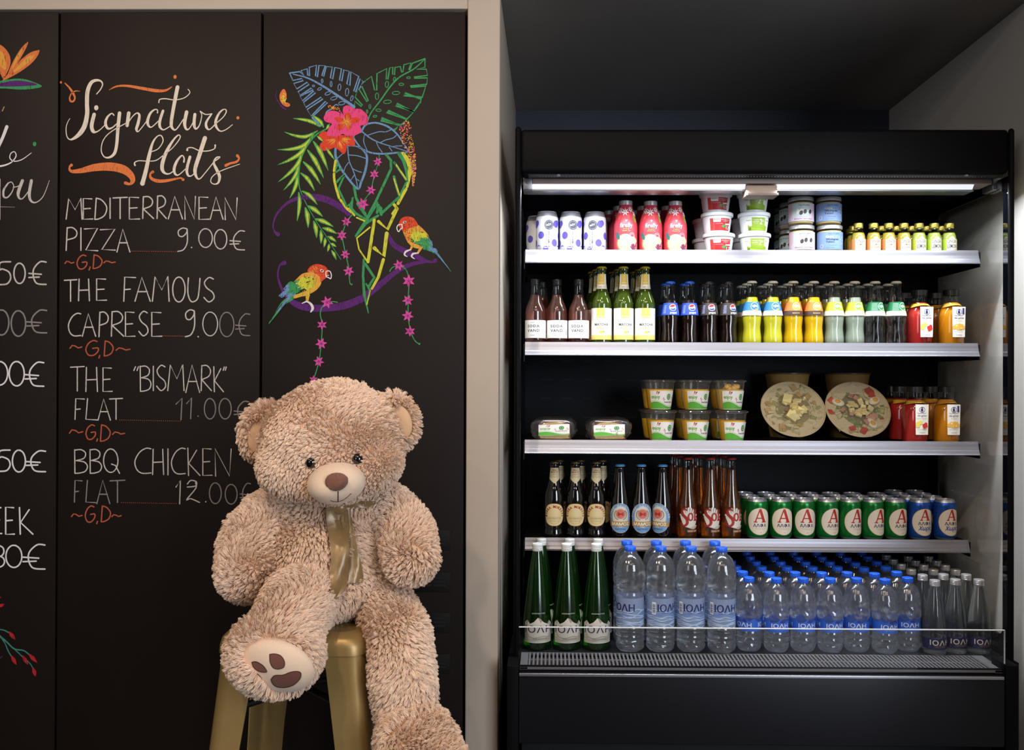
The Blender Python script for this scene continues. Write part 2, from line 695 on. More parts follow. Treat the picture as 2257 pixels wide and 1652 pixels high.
K = dict(
    w=chalk('chalk_cream', (225, 212, 195), 0.7), g=chalk('chalk_white', (196, 190, 184), 0.6), f=chalk('chalk_faint', (136, 130, 126), 0.7),
    o=chalk('chalk_orange', (222, 122, 70)), r=chalk('chalk_rust', (178, 88, 62), 0.7), b=chalk('chalk_blue', (108, 146, 186)),
    e=chalk('chalk_green', (66, 150, 92)), l=chalk('chalk_leaf', (90, 168, 84)), y=chalk('chalk_lime', (206, 205, 66)), u=chalk('chalk_purple', (92, 44, 112)),
    p=chalk('chalk_pink', (226, 76, 130)), m=chalk('chalk_magenta', (214, 82, 160)), d=chalk('chalk_red', (214, 70, 48)), a=chalk('chalk_amber', (226, 160, 70)),
    t=chalk('chalk_teal', (62, 132, 116)), k=chalk('chalk_crimson', (178, 40, 44)), s=chalk('chalk_bright', (226, 222, 222), 0.8), n=dark_gap)

# crops of the photograph in which the strokes were read: scale, left, top
CROPS = {1: (3.841, 0, 0), 2: (3.841, 0, 400), 3: (3.841, 0, 800), 4: (3.824, 0, 1220), 5: (4.464, 570, 100), 6: (4.03, 570, 450), 0: (1, 0, 0)}


class Draw(Decal):
    """a drawing on the board, in the pixels of one crop"""

    def __init__(s, crop):
        super().__init__()
        s.k, s.x, s.y = CROPS[crop]

    def c(s, p):
        return (s.x + p[0] / s.k, -(s.y + p[1] / s.k))

    def L(s, mat, wd, *pts, layer=1, smooth=True):
        ws = [q / s.k for q in wd] if isinstance(wd, (list, tuple)) else wd / s.k
        if isinstance(ws, list) and len(ws) != len(pts):
            ws = list(np.interp(np.linspace(0, 1, len(pts)), np.linspace(0, 1, len(ws)), ws))
        return s.stroke([s.c(p) for p in pts], ws, K[mat], layer, smooth)

    def G(s, mat, *pts, layer=1, smooth=True):
        q = [s.c(p) for p in pts]
        if smooth:
            q2, _ = catmull(q + [q[0]], [0] * (len(q) + 1), 4)
            q = q2[:-1]
        return s.poly(q, K[mat], layer)

    def O(s, mat, x, y, rx, ry, layer=1, rot=0.0, ring=0):
        cx, cy_ = s.c((x, y))
        if ring: return s.ring(cx, cy_, rx / s.k, ry / s.k, ring / s.k, K[mat], layer, 22, -rot)
        return s.oval(cx, cy_, rx / s.k, ry / s.k, K[mat], layer, 18, -rot)

    def done(s, name, panel, label=None):
        o0 = panel.location
        return s.build(name, panel, lambda u, v, l: P(u, -v, YB - 0.0004 - 0.00022 * l) - o0, label=label)


def panel(name, x0, x1, label):
    a, b = P(x0, 700, YB).x, P(x1, 700, YB).x
    z1 = P((x0 + x1) / 2, 27, YB).z
    root = empty(name, ((a + b) / 2, YB, 0.05))
    tag(root, label, 'blackboard', 'blackboard panels along the wall')
    hw = (b - a) / 2
    MB().box((-hw, 0, 0), (hw, 0.02, z1 - 0.05), board_m, 0.0015).build('board', root)
    return root


p_left = panel('blackboard_panel', -190, 125.0, 'black board at the left edge with the cut-off prices and an orange flower')
p_menu = panel('blackboard_panel', 129.5, 572.5, 'black board lettered with the pizza menu behind the teddy bear')
p_art = panel('blackboard_panel', 577.5, 1023.0, 'black board with the chalk drawing of two parrots and tropical leaves')

# --- one-line capitals, in a unit box with y down
def arc_pts(cx, cy_, rx, ry, a0, a1, n=9):
    return [(cx + rx * math.cos(R(a0 + (a1 - a0) * i / (n - 1))), cy_ + ry * math.sin(R(a0 + (a1 - a0) * i / (n - 1)))) for i in range(n)]


GL = {
    'A': ([(0, 1), (.45, 0), (1, 1)], [(.18, .6), (.8, .6)]), 'B': ([(0, 0), (.02, 1)], [(0, .02), (.5, 0), (.85, .14), (.72, .36), (.12, .46)], [(.12, .46), (.75, .52), (1, .7), (.85, .9), (.45, .98), (.02, 1)]),
    'C': ([(1, .02), (.7, 0), (.3, .16), (.02, .5), (.12, .82), (.45, .98), (1, .97)],), 'D': ([(.12, 0), (0, 1)], [(.12, 0), (.6, .1), (1, .42), (.85, .78), (.4, .96), (0, 1)]),
    'E': ([(.9, .02), (0, 0), (0, 1), (1, .99)], [(.02, .5), (.75, .48)]), 'F': ([(1, .02), (.08, 0), (0, 1)], [(.05, .52), (.55, .5)]),
    'G': ([(.9, .06), (.6, 0), (.2, .2), (0, .6), (.2, .95), (.6, .98), (.95, .75), (.98, .5), (.55, .52)],), 'H': ([(.05, 0), (0, 1)], [(.92, 0), (1, 1)], [(.03, .52), (.95, .5)]),
    'I': ([(0, 0), (0, 1)],), 'K': ([(0, 0), (.06, 1)], [(.72, .08), (.08, .56), (1, 1)]), 'L': ([(.15, 0), (0, .97), (1, 1)],), 'M': ([(0, 1), (.16, .02), (.56, .55), (.92, 0), (1, 1)],),
    'N': ([(.04, 1), (0, 0), (.9, 1), (1, .02)],), 'O': (arc_pts(.5, .5, .5, .5, -95, 270, 14),), 'P': ([(.1, 0), (0, 1)], [(.1, .01), (.6, 0), (1, .18), (.85, .42), (.05, .54)]),
    'Q': (arc_pts(.45, .48, .45, .48, -70, 295, 14), [(.5, .62), (.75, .68), (1, 1)]), 'R': ([(.06, 0), (0, 1)], [(.06, .01), (.55, 0), (.9, .18), (.75, .42), (.06, .56)], [(.06, .56), (1, 1)]),
    'S': ([(.9, .06), (.5, 0), (.1, .2), (.3, .42), (.85, .62), (.95, .85), (.5, 1), (.05, .82)],), 'T': ([(0, .03), (1, 0)], [(.5, .02), (.5, 1)]), 'U': ([(.05, 0), (0, .6), (.2, .95), (.5, 1), (.85, .8), (1, .02)],),
    'Z': ([(0, .03), (.98, 0), (.1, .97), (1, 1)],), '0': (arc_pts(.5, .5, .5, .5, -80, 285, 14),), '1': ([(0, .28), (.75, 0), (.62, 1)],),
    '2': ([(.1, .16), (.35, 0), (.75, .06), (.7, .25), (.1, .3)], [(.7, .1), (.72, .35), (.05, .87), (.35, .83), (1, 1)]),
    '5': ([(1, 0), (.12, .04), (.06, .34), (.3, .32), (.85, .45), (1, .72), (.7, .96), (.1, 1)],), '8': (arc_pts(.55, .25, .4, .25, -80, 285, 12), arc_pts(.5, .74, .5, .26, -80, 285, 12)),
    '9': ([(.95, .04), (.5, 0), (.05, .12), (.1, .32), (.5, .36), (.9, .2), (.95, .04)], [(.97, .05), (.98, .6), (.6, .92), (0, 1)]), '€': ([(1, .03), (.65, .02), (.3, .3), (.25, .62), (.45, .95), (1, 1)], [(0, .52), (.72, .56)], [(0, .7), (.6, .68)]),
    '~': ([(0, 1), (.2, .1), (.45, .3), (.7, .9), (1, .6)],), ',': ([(.6, 0), (.1, 1)],), '"': ([(.35, 0), (0, 1)], [(1, 0), (.7, 1)])}


def write(d, mat, wd, text):
    """text: 'M560-695,140-315 ...' one glyph and its box each"""
    for tok in text.split():
        ch, rest = tok[0], tok[1:]
        xs, ys = rest.split(',')
        x0, x1 = [float(q) for q in xs.split(':')]
        y0, y1 = [float(q) for q in ys.split(':')]
        if ch == '.':
            d.O(mat, x0, y0, wd * .6, wd * .6)
            continue
        for st in GL[ch]:
            q = [(x0 + (x1 - x0) * p[0], y0 + (y1 - y0) * p[1]) for p in st]
            d.L(mat, wd, *q, smooth=(len(q) > 5 or ch in 'BDPRUSC295'))


def dots(d, mat, x0, x1, y0, y1, n, r):
    for i in range(n):
        d.O(mat, x0 + (x1 - x0) * i / (n - 1), y0 + (y1 - y0) * i / (n - 1), r, r)


# --- title "Signature flats"
d = Draw(1)
for wd, pts in (
    ([9, 9, 10, 14, 22, 30, 34, 34, 36, 40, 38, 24, 10, 8, 7, 6, 5], [(818, 795), (848, 760), (868, 718), (855, 687), (815, 679), (772, 700), (742, 770), (736, 870), (738, 960), (718, 1060), (680, 1125), (630, 1168), (590, 1180), (565, 1148), (560, 1080), (575, 1030), (592, 1003)]),
    ([30, 32, 30, 12, 8, 8], [(797, 968), (776, 1060), (788, 1110), (815, 1116), (850, 1095), (890, 1055)]),
    ([10, 10, 18, 24, 20, 12, 8], [(965, 975), (945, 960), (910, 990), (893, 1040), (912, 1086), (950, 1080), (995, 1040)]),
    ([30, 28, 26, 26, 18, 10, 9, 8, 8, 8, 8], [(1012, 957), (998, 1090), (988, 1220), (970, 1295), (930, 1330), (885, 1328), (858, 1280), (865, 1210), (900, 1150), (965, 1098), (1065, 1043)]),
    ([30, 28], [(1090, 957), (1076, 1062)]),
    ([8, 8, 11, 20, 26, 24, 10, 8, 8], [(1078, 1050), (1120, 988), (1158, 957), (1180, 975), (1170, 1040), (1155, 1090), (1165, 1114), (1190, 1092), (1250, 1015)]),
    ([11, 9, 11, 20, 25, 20, 9, 8], [(1333, 955), (1333, 932), (1310, 927), (1272, 960), (1250, 1020), (1257, 1062), (1285, 1074), (1345, 1020)]),
    ([22, 24, 22, 10, 8], [(1380, 938), (1354, 1020), (1354, 1072), (1385, 1098), (1440, 1068)]),
    ([32, 30, 28, 20, 10, 8], [(1503, 737), (1475, 880), (1450, 1035), (1460, 1085), (1492, 1094), (1552, 1010)]),
    ([9, 9, 9, 8, 8, 8, 7], [(1345, 868), (1352, 842), (1400, 835), (1480, 845), (1560, 828), (1607, 785), (1592, 755)]),
    ([30, 28, 18, 8, 8], [(1580, 948), (1563, 1040), (1577, 1092), (1605, 1085), (1645, 1015)]),
    ([26, 26, 16, 9, 8, 10], [(1650, 968), (1643, 1050), (1657, 1090), (1688, 1060), (1708, 980), (1696, 942)]),
    ([10, 8, 9], [(1696, 942), (1740, 968), (1793, 963)]),
    ([10, 20, 22, 10, 8], [(1793, 963), (1748, 1030), (1748, 1075), (1775, 1095), (1828, 1045)]),
    ([8, 8, 10, 8, 16, 22, 22, 11, 8, 6], [(1822, 1050), (1890, 990), (1916, 942), (1898, 924), (1860, 952), (1830, 1010), (1828, 1065), (1862, 1108), (1910, 1098), (1968, 1055)]),
    ([8, 8, 9, 10, 10, 18, 30, 34, 36, 40], [(1283, 1283), (1340, 1258), (1380, 1195), (1365, 1148), (1330, 1155), (1292, 1210), (1264, 1310), (1236, 1440), (1212, 1530), (1206, 1552)]),
    ([16, 10, 8, 8, 8, 8], [(1143, 1398), (1140, 1376), (1175, 1360), (1250, 1363), (1320, 1357), (1378, 1318)]),
    ([8, 8, 9, 10, 16, 28, 32, 30, 16, 10, 8], [(1375, 1320), (1460, 1252), (1523, 1170), (1512, 1142), (1470, 1182), (1415, 1272), (1378, 1370), (1374, 1435), (1402, 1468), (1440, 1467), (1482, 1435)]),
    ([14, 11, 12, 22, 25, 18, 9, 8], [(1557, 1370), (1558, 1335), (1537, 1317), (1497, 1365), (1474, 1428), (1485, 1474), (1515, 1478), (1572, 1428)]),
    ([24, 24, 18, 9, 8], [(1608, 1328), (1582, 1430), (1592, 1483), (1620, 1488), (1650, 1462)]),
    ([36, 34, 32, 20, 10, 8, 8], [(1735, 1168), (1692, 1300), (1652, 1430), (1662, 1495), (1690, 1513), (1735, 1465), (1812, 1368)]),
    ([18, 10, 9, 9, 9, 9, 14], [(1585, 1270), (1592, 1252), (1630, 1250), (1690, 1275), (1760, 1277), (1815, 1258), (1822, 1228)]),
    ([8, 10, 12, 18, 26, 26, 16, 9, 8, 8, 8, 5], [(1812, 1368), (1862, 1330), (1830, 1335), (1810, 1378), (1832, 1430), (1858, 1490), (1848, 1545), (1812, 1558), (1784, 1535), (1802, 1490), (1872, 1445), (2030, 1388)])):
    d.L('w', wd, *pts)
d.O('w', 815, 912, 18, 22)
d.done('chalk_title', p_menu, 'cream brush lettering of the title')

FLO = [([(1482, 650, 14, 17)], None, None), ([(516, 697, 9, 11)], None, None), ([(2014, 997, 13, 14)], None, None),
       ([], [7, 16, 20, 14, 15, 16, 12, 10, 10, 5], ((548, 702), (590, 745), (622, 795), (634, 830), (620, 857), (597, 855), (590, 825), (606, 790), (640, 770), (675, 772))),
       ([], [5, 15, 20, 26, 28, 20, 6], ((925, 760), (990, 730), (1080, 727), (1200, 747), (1320, 767), (1400, 765), (1455, 735))),
       ([], [26, 14, 24, 40, 62, 72, 72, 56, 40, 20, 28], ((605, 1397), (588, 1415), (602, 1448), (680, 1445), (800, 1418), (930, 1410), (1040, 1432), (1105, 1480), (1124, 1528), (1100, 1557), (1062, 1548))),
       ([], [26, 14, 24, 30, 26, 18, 12, 24], ((1293, 1455), (1272, 1472), (1280, 1508), (1330, 1530), (1400, 1530), (1480, 1515), (1530, 1506), (1550, 1520))),
       ([], [26, 14, 20, 18, 26], ((2010, 1317), (2024, 1342), (2000, 1370), (1950, 1382), (1912, 1400)))]
for dots_, wd, pts in FLO:
    d = Draw(1)
    for q in dots_: d.O('o', *q)
    if pts: d.L('o', wd, *pts)
    d.done('chalk_flourish', p_menu, 'orange flourish by the title')


def line(crop, panel_, rows, name='chalk_menu_line', label=None, dot=None):
    """one written line of the board"""
    d = Draw(crop)
    for mat, wd, t_ in rows: write(d, mat, wd, t_)
    if dot: dots(d, 'r', dot[0], dot[1], dot[2], dot[3], dot[4], 3.4)
    d.done(name, panel_, label)


line(2, p_menu, [('g', 11, 'M560:695,140:317 E705:785,143:318 D803:903,140:320 I932:932,140:312 T957:1077,133:313 E1095:1182,132:318 R1208:1300,128:312 R1330:1408,122:312 A1425:1545,125:315 N1563:1655,122:318 E1685:1768,130:320 A1780:1888,130:318 N1903:2008,135:322')])
line(2, p_menu, [('g', 11, 'P560:650,390:582 I685:685,393:582 Z715:828,395:585 Z850:975,402:580 A990:1100,402:595'), ('g', 10, '91507:1587,393:590 .1622:0,557:0 01683:1798,398:557 01815:1920,405:570 €1947:2070,415:578')], dot=(1115, 1500, 588, 592, 26))
line(2, p_menu, [('g', 11, 'T545:650,830:1012 H665:757,825:1008 E818:902,822:1005 F1048:1148,808:1012 A1143:1272,810:1012 M1290:1432,800:1012 O1462:1567,807:1018 U1590:1693,815:1015 S1722:1815,812:1018')])
line(2, p_menu, [('g', 11, 'C578:683,1115:1308 A697:810,1118:1308 P838:915,1105:1312 R943:1047,1100:1308 E1062:1142,1103:1310 S1172:1255,1098:1305 E1285:1370,1105:1310 91570:1648,1085:1312 .1678:0,1312:0'), ('g', 9, '01717:1842,1103:1305'), ('f', 9, '01860:1980,1105:1312 €1995:2115,1118:1303')], dot=(1380, 1570, 1305, 1308, 15))
line(3, p_menu, [('g', 10, 'T597:712,28:235 H727:825,35:240 E872:950,38:240 "1133:1172,30:62 B1187:1278,25:238 I1298:1298,25:232 S1322:1405,18:232 M1420:1558,10:232 A1573:1690,15:248 R1703:1790,20:232 K1810:1892,30:242 "1890:1915,32:60')])
line(3, p_menu, [('g', 10, 'F635:715,300:475 L727:822,300:480 A830:935,303:482 T928:1037,298:475'), ('f', 10, '11490:1558,295:478 11580:1635,292:470 .1677:0,448:0 01730:1825,298:472 01855:1957,298:472 €1983:2105,322:482')], dot=(1015, 1525, 480, 490, 30))
line(3, p_menu, [('g', 10, 'B632:740,732:932 B762:860,730:932 Q877:1012,725:932 C1140:1278,720:935 H1292:1385,728:942 I1422:1422,725:945 C1450:1568,720:940 K1590:1693,718:950 E1717:1795,722:950 N1820:1957,722:955')])
line(3, p_menu, [('f', 10, 'F630:695,992:1175 L727:812,992:1180 A820:930,990:1188 T932:1057,990:1178 01773:1873,1012:1188 01907:2007,1025:1192 €2033:2120,1015:1190'), ('g', 10, '11490:1540,992:1190 21575:1690,992:1178 .1742:0,1172:0')], dot=(1030, 1490, 1180, 1187, 28))
for crop, t_ in ((2, '~550:625,672:692 G652:735,622:740 ,752:772,722:748 D788:863,620:735 ~878:975,670:688'), (2, '~592:692,1383:1410 G727:832,1345:1472 ,836:850,1472:1492 D882:957,1348:1475 ~983:1100,1405:1427'),
                 (3, '~588:700,560:592 G728:808,522:645 ,818:830,640:660 D850:932,522:660 ~953:1055,580:602'), (3, '~605:695,1272:1298 G722:803,1208:1345 ,818:830,1338:1358 D857:935,1208:1342 ~947:1025,1280:1298')):
    line(crop, p_menu, [('r', 11, t_)], 'chalk_allergen_mark', 'rust-coloured allergen letters')

# --- the left board
d = Draw(1)
d.G('o', (-40, 380), (0, 378), (45, 412), (82, 470), (88, 540), (62, 610), (30, 648), (-40, 560))
d.G('a', (-20, 430), (20, 440), (45, 500), (52, 560), (42, 592), (5, 560), (-30, 500), layer=2)
d.G('o', (238, 352), (230, 388), (182, 480), (112, 590), (62, 645), (92, 560), (138, 470), (190, 395))
d.G('a', (196, 405), (180, 450), (120, 560), (98, 585), (130, 500), (165, 440), layer=2)
d.G('o', (336, 422), (320, 470), (262, 540), (150, 620), (20, 682), (100, 592), (180, 503), (262, 442))
d.G('a', (292, 465), (262, 510), (190, 570), (120, 612), (110, 605), (160, 550), (235, 480), layer=2)
d.G('e', (-30, 690), (100, 668), (200, 668), (292, 697), (356, 730), (290, 750), (180, 758), (60, 750), (-30, 742))
d.G('u', (-30, 712), (120, 682), (230, 690), (318, 716), (230, 727), (100, 732), (-30, 730), layer=2)
d.L('o', 14, (-20, 560), (10, 620), (28, 660), layer=2)
d.done('flower_drawing', p_left, 'orange and yellow bird-of-paradise flower')
d = Draw(1)
d.L('s', [28, 26, 24], (58, 1072), (20, 1170), (-40, 1300))
d.L('s', [16, 14, 10, 9, 8, 8, 9, 9, 8, 5], (-30, 1410), (40, 1398), (100, 1370), (136, 1320), (122, 1284), (92, 1298), (84, 1338), (120, 1364), (185, 1350), (266, 1293))
d.L('u', 6, (-5, 965), (30, 905)); d.L('y', 5, (20, 940), (36, 903))
d.O('e', 293, 1218, 15, 20)
d.done('chalk_title', p_left)
d = Draw(2)
d.L('g', [12, 18, 18, 12, 9, 8, 8, 10], (70, 12), (32, 70), (32, 125), (62, 134), (100, 90), (116, 40), (98, 4), (72, 12))
d.L('g', 8, (112, 48), (150, 40), (188, 18))
d.L('g', [26, 28, 16, 9, 8], (190, -8), (155, 90), (163, 140), (195, 140), (250, 70))
d.L('g', [26, 26, 18, 9, 7, 4], (266, -8), (248, 105), (264, 165), (310, 174), (368, 120), (418, -10))
d.L('f', [7, 4], (-10, 213), (125, 216)); d.L('g', [20, 10], (-6, -20), (-2, 320))
d.done('chalk_title', p_left)
for crop, mat, t_ in ((2, 'g', '5-8:90,678:872 0118:213,690:862 €245:390,675:870'), (2, 'f', '0-50:75,1085:1298 095:217,1092:1308 €228:395,1085:1280'), (3, 's', '0-70:65,-15:185 078:205,-15:192 €212:370,-10:195'),
                      (3, 's', '5-10:85,735:915 0105:215,735:920 €222:385,740:918'), (3, 's', 'E48:122,1218:1448 K165:278,1222:1446 E-60:14,1218:1443'), (3, 's', '8-60:38,1545:1725 050:185,1540:1728 €195:380,1532:1742')):
    line(crop, p_left, [(mat, 13, t_)], 'chalk_price_line')
d = Draw(4)
for wd, pts in (([9, 11], [(-20, 635), (30, 642), (72, 662)]), ([14, 12, 10], [(-20, 675), (60, 745), (120, 800), (200, 815), (250, 852)]), ([9], [(110, 790), (160, 838), (195, 872)]),
                ([9], [(-5, 690), (40, 750), (70, 820), (100, 868)]), ([8], [(230, 900), (262, 935), (280, 970)])):
    d.L('t', wd, *pts)
for x, y, tx, ty, q in ((78, 660, 130, 722, 34), (98, 862, 138, 934, 34), (192, 862, 236, 932, 32), (248, 848, 312, 916, 34), (280, 962, 300, 1034, 34), (-12, 445, 38, 422, 28), (-12, 372, 8, 364, 14)):
    mx, my = x + (tx - x) * .4, y + (ty - y) * .4
    d.L('k', [q * .35, q, q * .8, 2], (x, y), (mx, my), (x + (tx - x) * .65, y + (ty - y) * .65), (tx, ty), layer=2)
d.L('u', 6, (-10, 890), (18, 862))
d.done('berry_sprig_drawing', p_left, 'teal stems with red buds')

# --- the drawing with the parrots
def blade(d, x, y, tx, ty, q, outer='l', inner='y', bend=0.12):
    """a leaflet from its base to its tip, with a lighter middle"""
    px, py = -(ty - y) * bend, (tx - x) * bend
    m1 = (x + (tx - x) * .35 + px * .8, y + (ty - y) * .35 + py * .8)
    m2 = (x + (tx - x) * .68 + px * .6, y + (ty - y) * .68 + py * .6)
    d.L(outer, [q * .25, q, q * .72, 2], (x, y), m1, m2, (tx, ty), layer=2)
    d.L(inner, [2, q * .45, q * .26, 1], (x + (m1[0] - x) * .4, y + (m1[1] - y) * .4), m1, m2, (m2[0] + (tx - m2[0]) * .5, m2[1] + (ty - m2[1]) * .5), layer=3)


def star(d, x, y, r, rot):
    for k in range(6):
        a = rot + k * math.pi / 3
        tx, ty = x + r * math.cos(a), y + r * math.sin(a)
        d.L('m', [r * .3, r * .46, r * .3, 2], (x, y), (x + (tx - x) * .45, y + (ty - y) * .45), (x + (tx - x) * .7, y + (ty - y) * .7), (tx, ty), layer=4)
    for k in range(5):
        a = rot + .5 + k * 1.26
        d.L('u', 4, (x, y), (x + r * .34 * math.cos(a), y + r * .34 * math.sin(a)), layer=5)


d = Draw(6)
d.L('u', [40, 16, 14, 20, 28, 44, 60, 58, 44], (172, 266), (142, 240), (130, 180), (167, 79), (271, -20), (406, -64), (542, -58), (668, -12), (805, 85))
d.L('u', [30, 46, 52, 52, 28, 18, 38], (1145, 262), (1200, 358), (1290, 412), (1400, 462), (1490, 505), (1550, 512), (1568, 500))
d.L('u', [10, 34, 42, 46, 52, 62, 66, 68, 62, 62, 60, 42, 24, 16, 14, 42], (1540, 508), (1400, 522), (1300, 555), (1200, 615), (1090, 705), (1000, 775), (900, 845), (760, 898), (620, 920), (480, 922), (360, 898), (270, 840), (205, 745), (172, 640), (185, 550), (228, 520))
d.done('branch_drawing', p_art, 'purple curling branch')

d = Draw(5)
d.L('b', 13, (305, 272), (405, 258), (450, 300), (418, 248), (478, 230), (483, 296), (500, 302), (499, 216), (570, 194), (560, 300), (578, 312), (594, 197), (655, 200), (622, 298), (640, 306), (666, 207), (725, 214), (706, 320), (728, 332), (750, 217), (815, 230), (796, 342), (818, 352), (838, 240), (893, 256), (868, 378), (898, 396), (908, 260), (985, 305), (936, 450), (955, 460), (1000, 325), (1030, 360), (988, 432), smooth=False)
d.L('b', 13, (305, 272), (338, 345), (425, 326), (440, 346), (346, 374), (376, 428), (478, 362), (496, 384), (388, 456), (410, 492), (518, 420), (540, 436), (407, 500), (432, 545), (540, 450), (560, 466), (442, 560), (464, 610), (613, 510), (634, 526), (477, 630), (517, 695), (658, 550), (678, 562), (540, 692), smooth=False)
d.L('b', [9, 14, 20, 22, 26, 28], (340, 283), (480, 320), (620, 392), (760, 482), (880, 562), (940, 606))
d.L('b', [20, 26], (530, 710), (605, 790)); d.L('b', 12, (657, 690), (672, 650), (710, 630), (730, 622)); d.L('b', 10, (735, 605), (760, 582), (785, 592))
for x, y, rx, ry, rt in ((625, 350, 12, 24, 0), (713, 380, 13, 30, 0), (795, 412, 18, 36, .1), (870, 460, 20, 42, .1), (917, 520, 15, 30, .3), (540, 398, 15, 12, 0), (600, 428, 24, 15, -.4), (682, 472, 34, 18, -.4), (740, 520, 36, 19, -.3), (818, 568, 36, 20, -.2)):
    d.O('b', x, y, rx, ry, rot=rt, ring=8)
d.done('leaf_drawing', p_art, 'blue cut leaf')
d = Draw(5)
d.L('e', 13, (1637, 130), (1512, 176), (1486, 245), (1478, 240), (1498, 172), (1430, 190), (1420, 262), (1408, 265), (1394, 208), (1342, 217), (1338, 290), (1318, 285), (1320, 213), (1290, 222), (1272, 335), (1256, 335), (1260, 228), (1165, 278), (1162, 442), (1142, 440), (1110, 305), (1022, 370), (1012, 395), (1080, 545), (1068, 556), (982, 422), (950, 510), (1022, 588), (1012, 602), (946, 548), (942, 612), smooth=False)
d.L('e', [13, 13, 14, 18, 18, 20, 22, 22], (1637, 130), (1637, 215), (1552, 234), (1650, 234), (1662, 295), (1528, 312), (1530, 322), (1660, 320), (1655, 382), (1490, 400), (1500, 412), (1645, 400), (1610, 510), (1425, 492), (1440, 468), (1600, 528), (1590, 560), (1525, 650), (1345, 592), (1362, 572), (1525, 656), (1460, 725), (1258, 657), (1275, 642), (1455, 727), (1400, 785), (1200, 737), (1210, 714), (1382, 787), (1338, 830), smooth=False)
d.L('e', [8, 13, 15, 15, 14, 12, 12], (1637, 133), (1530, 230), (1390, 310), (1300, 400), (1200, 540), (1108, 660), (1077, 735))
for x, y, rx, ry, rt in ((1262, 383, 20, 34, .1), (1165, 500, 20, 36, 0), (1337, 330, 14, 22, .3), (1095, 600, 13, 26, 0), (1068, 650, 11, 21, 0), (1475, 318, 22, 13, 0), (1405, 383, 27, 15, 0), (1352, 468, 40, 20, -.05), (1267, 555, 42, 21, -.1), (1180, 637, 30, 16, .1), (1145, 697, 22, 13, -.2)):
    d.O('e', x, y, rx, ry, rot=rt, ring=8)
d.done('leaf_drawing', p_art, 'green cut leaf')

d = Draw(5)
d.L('e', [14, 15, 15, 12, 10, 9, 10, 9, 8], (660, 825), (580, 868), (520, 930), (460, 1020), (415, 1130), (400, 1240), (398, 1370), (420, 1450), (470, 1560))
d.L('e', [8, 7, 6], (470, 1560), (520, 1650), (605, 1790), (655, 1860), (740, 2000), (810, 2105))
for a in ((605, 800, 340, 718, 38, -.1), (580, 840, 250, 850, 38, .2), (545, 875, 185, 1025, 44, .2), (500, 918, 187, 1175, 46, .16), (440, 1015, 190, 1345, 44, .14), (400, 1145, 245, 1425, 40, .12), (382, 1262, 305, 1505, 44, .1), (640, 805, 525, 685, 42, -.1),
          (540, 945, 685, 1232, 48, .05), (482, 1030, 640, 1305, 48, .05), (440, 1145, 610, 1368, 46, .06), (415, 1255, 552, 1433, 42, .1), (428, 1432, 578, 1567, 40, .1), (395, 1445, 378, 1730, 42, .06), (665, 1010, 748, 1125, 30, 0), (575, 890, 640, 950, 26, 0), (700, 770, 662, 832, 30, 0)):
    blade(d, *a[:5], bend=-a[5])
d.k, d.x, d.y = CROPS[6]
for a in ((440, 15, 570, 110, 44), (415, 30, 440, 210, 46), (505, 130, 665, 200, 42), (490, 150, 515, 300, 42), (570, 210, 697, 262, 40), (550, 232, 553, 350, 36), (615, 285, 690, 333, 34), (590, 297, 580, 383, 32), (637, 347, 690, 378, 28), (625, 352, 612, 422, 28), (648, 410, 690, 493, 30)):
    blade(d, *a, bend=-.06)
d.done('palm_frond_drawing', p_art, 'green and yellow palm frond')

d = Draw(5)
for wd, pts in ((24, [(757, 1135), (742, 1235)]), (24, [(742, 1262), (745, 1320), (762, 1400), (792, 1500)]), (24, [(805, 1518), (850, 1580), (875, 1610), (935, 1655)]), ([34, 42, 42, 24], [(1420, 1062), (1466, 1130), (1488, 1230), (1462, 1390)]), (30, [(1450, 1412), (1372, 1555)]), (26, [(1335, 1568), (1355, 1602), (1318, 1655)])):
    d.L('y', wd, *pts, smooth=len(pts) > 3)
for wd, pts in (([16, 22], [(785, 1150), (762, 1205), (755, 1250), (812, 1212)]), (22, [(768, 1345), (845, 1275), (785, 1410), (865, 1580), (900, 1570), (925, 1492), (915, 1600), (955, 1650)]), ([26, 24], [(940, 1395), (960, 1500), (1000, 1580), (1048, 1652)]), ([26, 24], [(1255, 1075), (1302, 1130), (1302, 1215), (1240, 1350), (1160, 1520), (1088, 1655)]),
                ([40, 34, 24, 16], [(1385, 1065), (1425, 1130), (1452, 1230), (1465, 1330)]), ([24], [(1335, 1150), (1400, 1245), (1462, 1335)]), (26, [(1332, 1290), (1360, 1400), (1385, 1490), (1210, 1650), (1205, 1600), (1180, 1562), (1166, 1645)]), (20, [(1450, 1355), (1385, 1485)]), (10, [(770, 1330), (835, 1270)])):
    d.L('e', wd, *pts, smooth=False)
d.L('y', 14, (1355, 1175), (1452, 1318), layer=2); d.L('y', 14, (1332, 1312), (1386, 1470), layer=2)
d.k, d.x, d.y = CROPS[6]
for wd, pts in ((28, [(1205, 5), (1232, 35), (1145, 222), (1065, 152)]), (28, [(1028, 140), (972, 510)]), (14, [(988, 205), (872, 300), (892, 400), (966, 508)]), (34, [(1138, 258), (1112, 460), (1028, 388)]), ([28, 22], [(1108, 490), (1062, 650), (1005, 748)]), (16, [(852, 100), (800, 38)]), (14, [(872, 118), (940, 148)]), (10, [(993, 765), (960, 890)])):
    d.L('y', wd, *pts, smooth=False, layer=2)
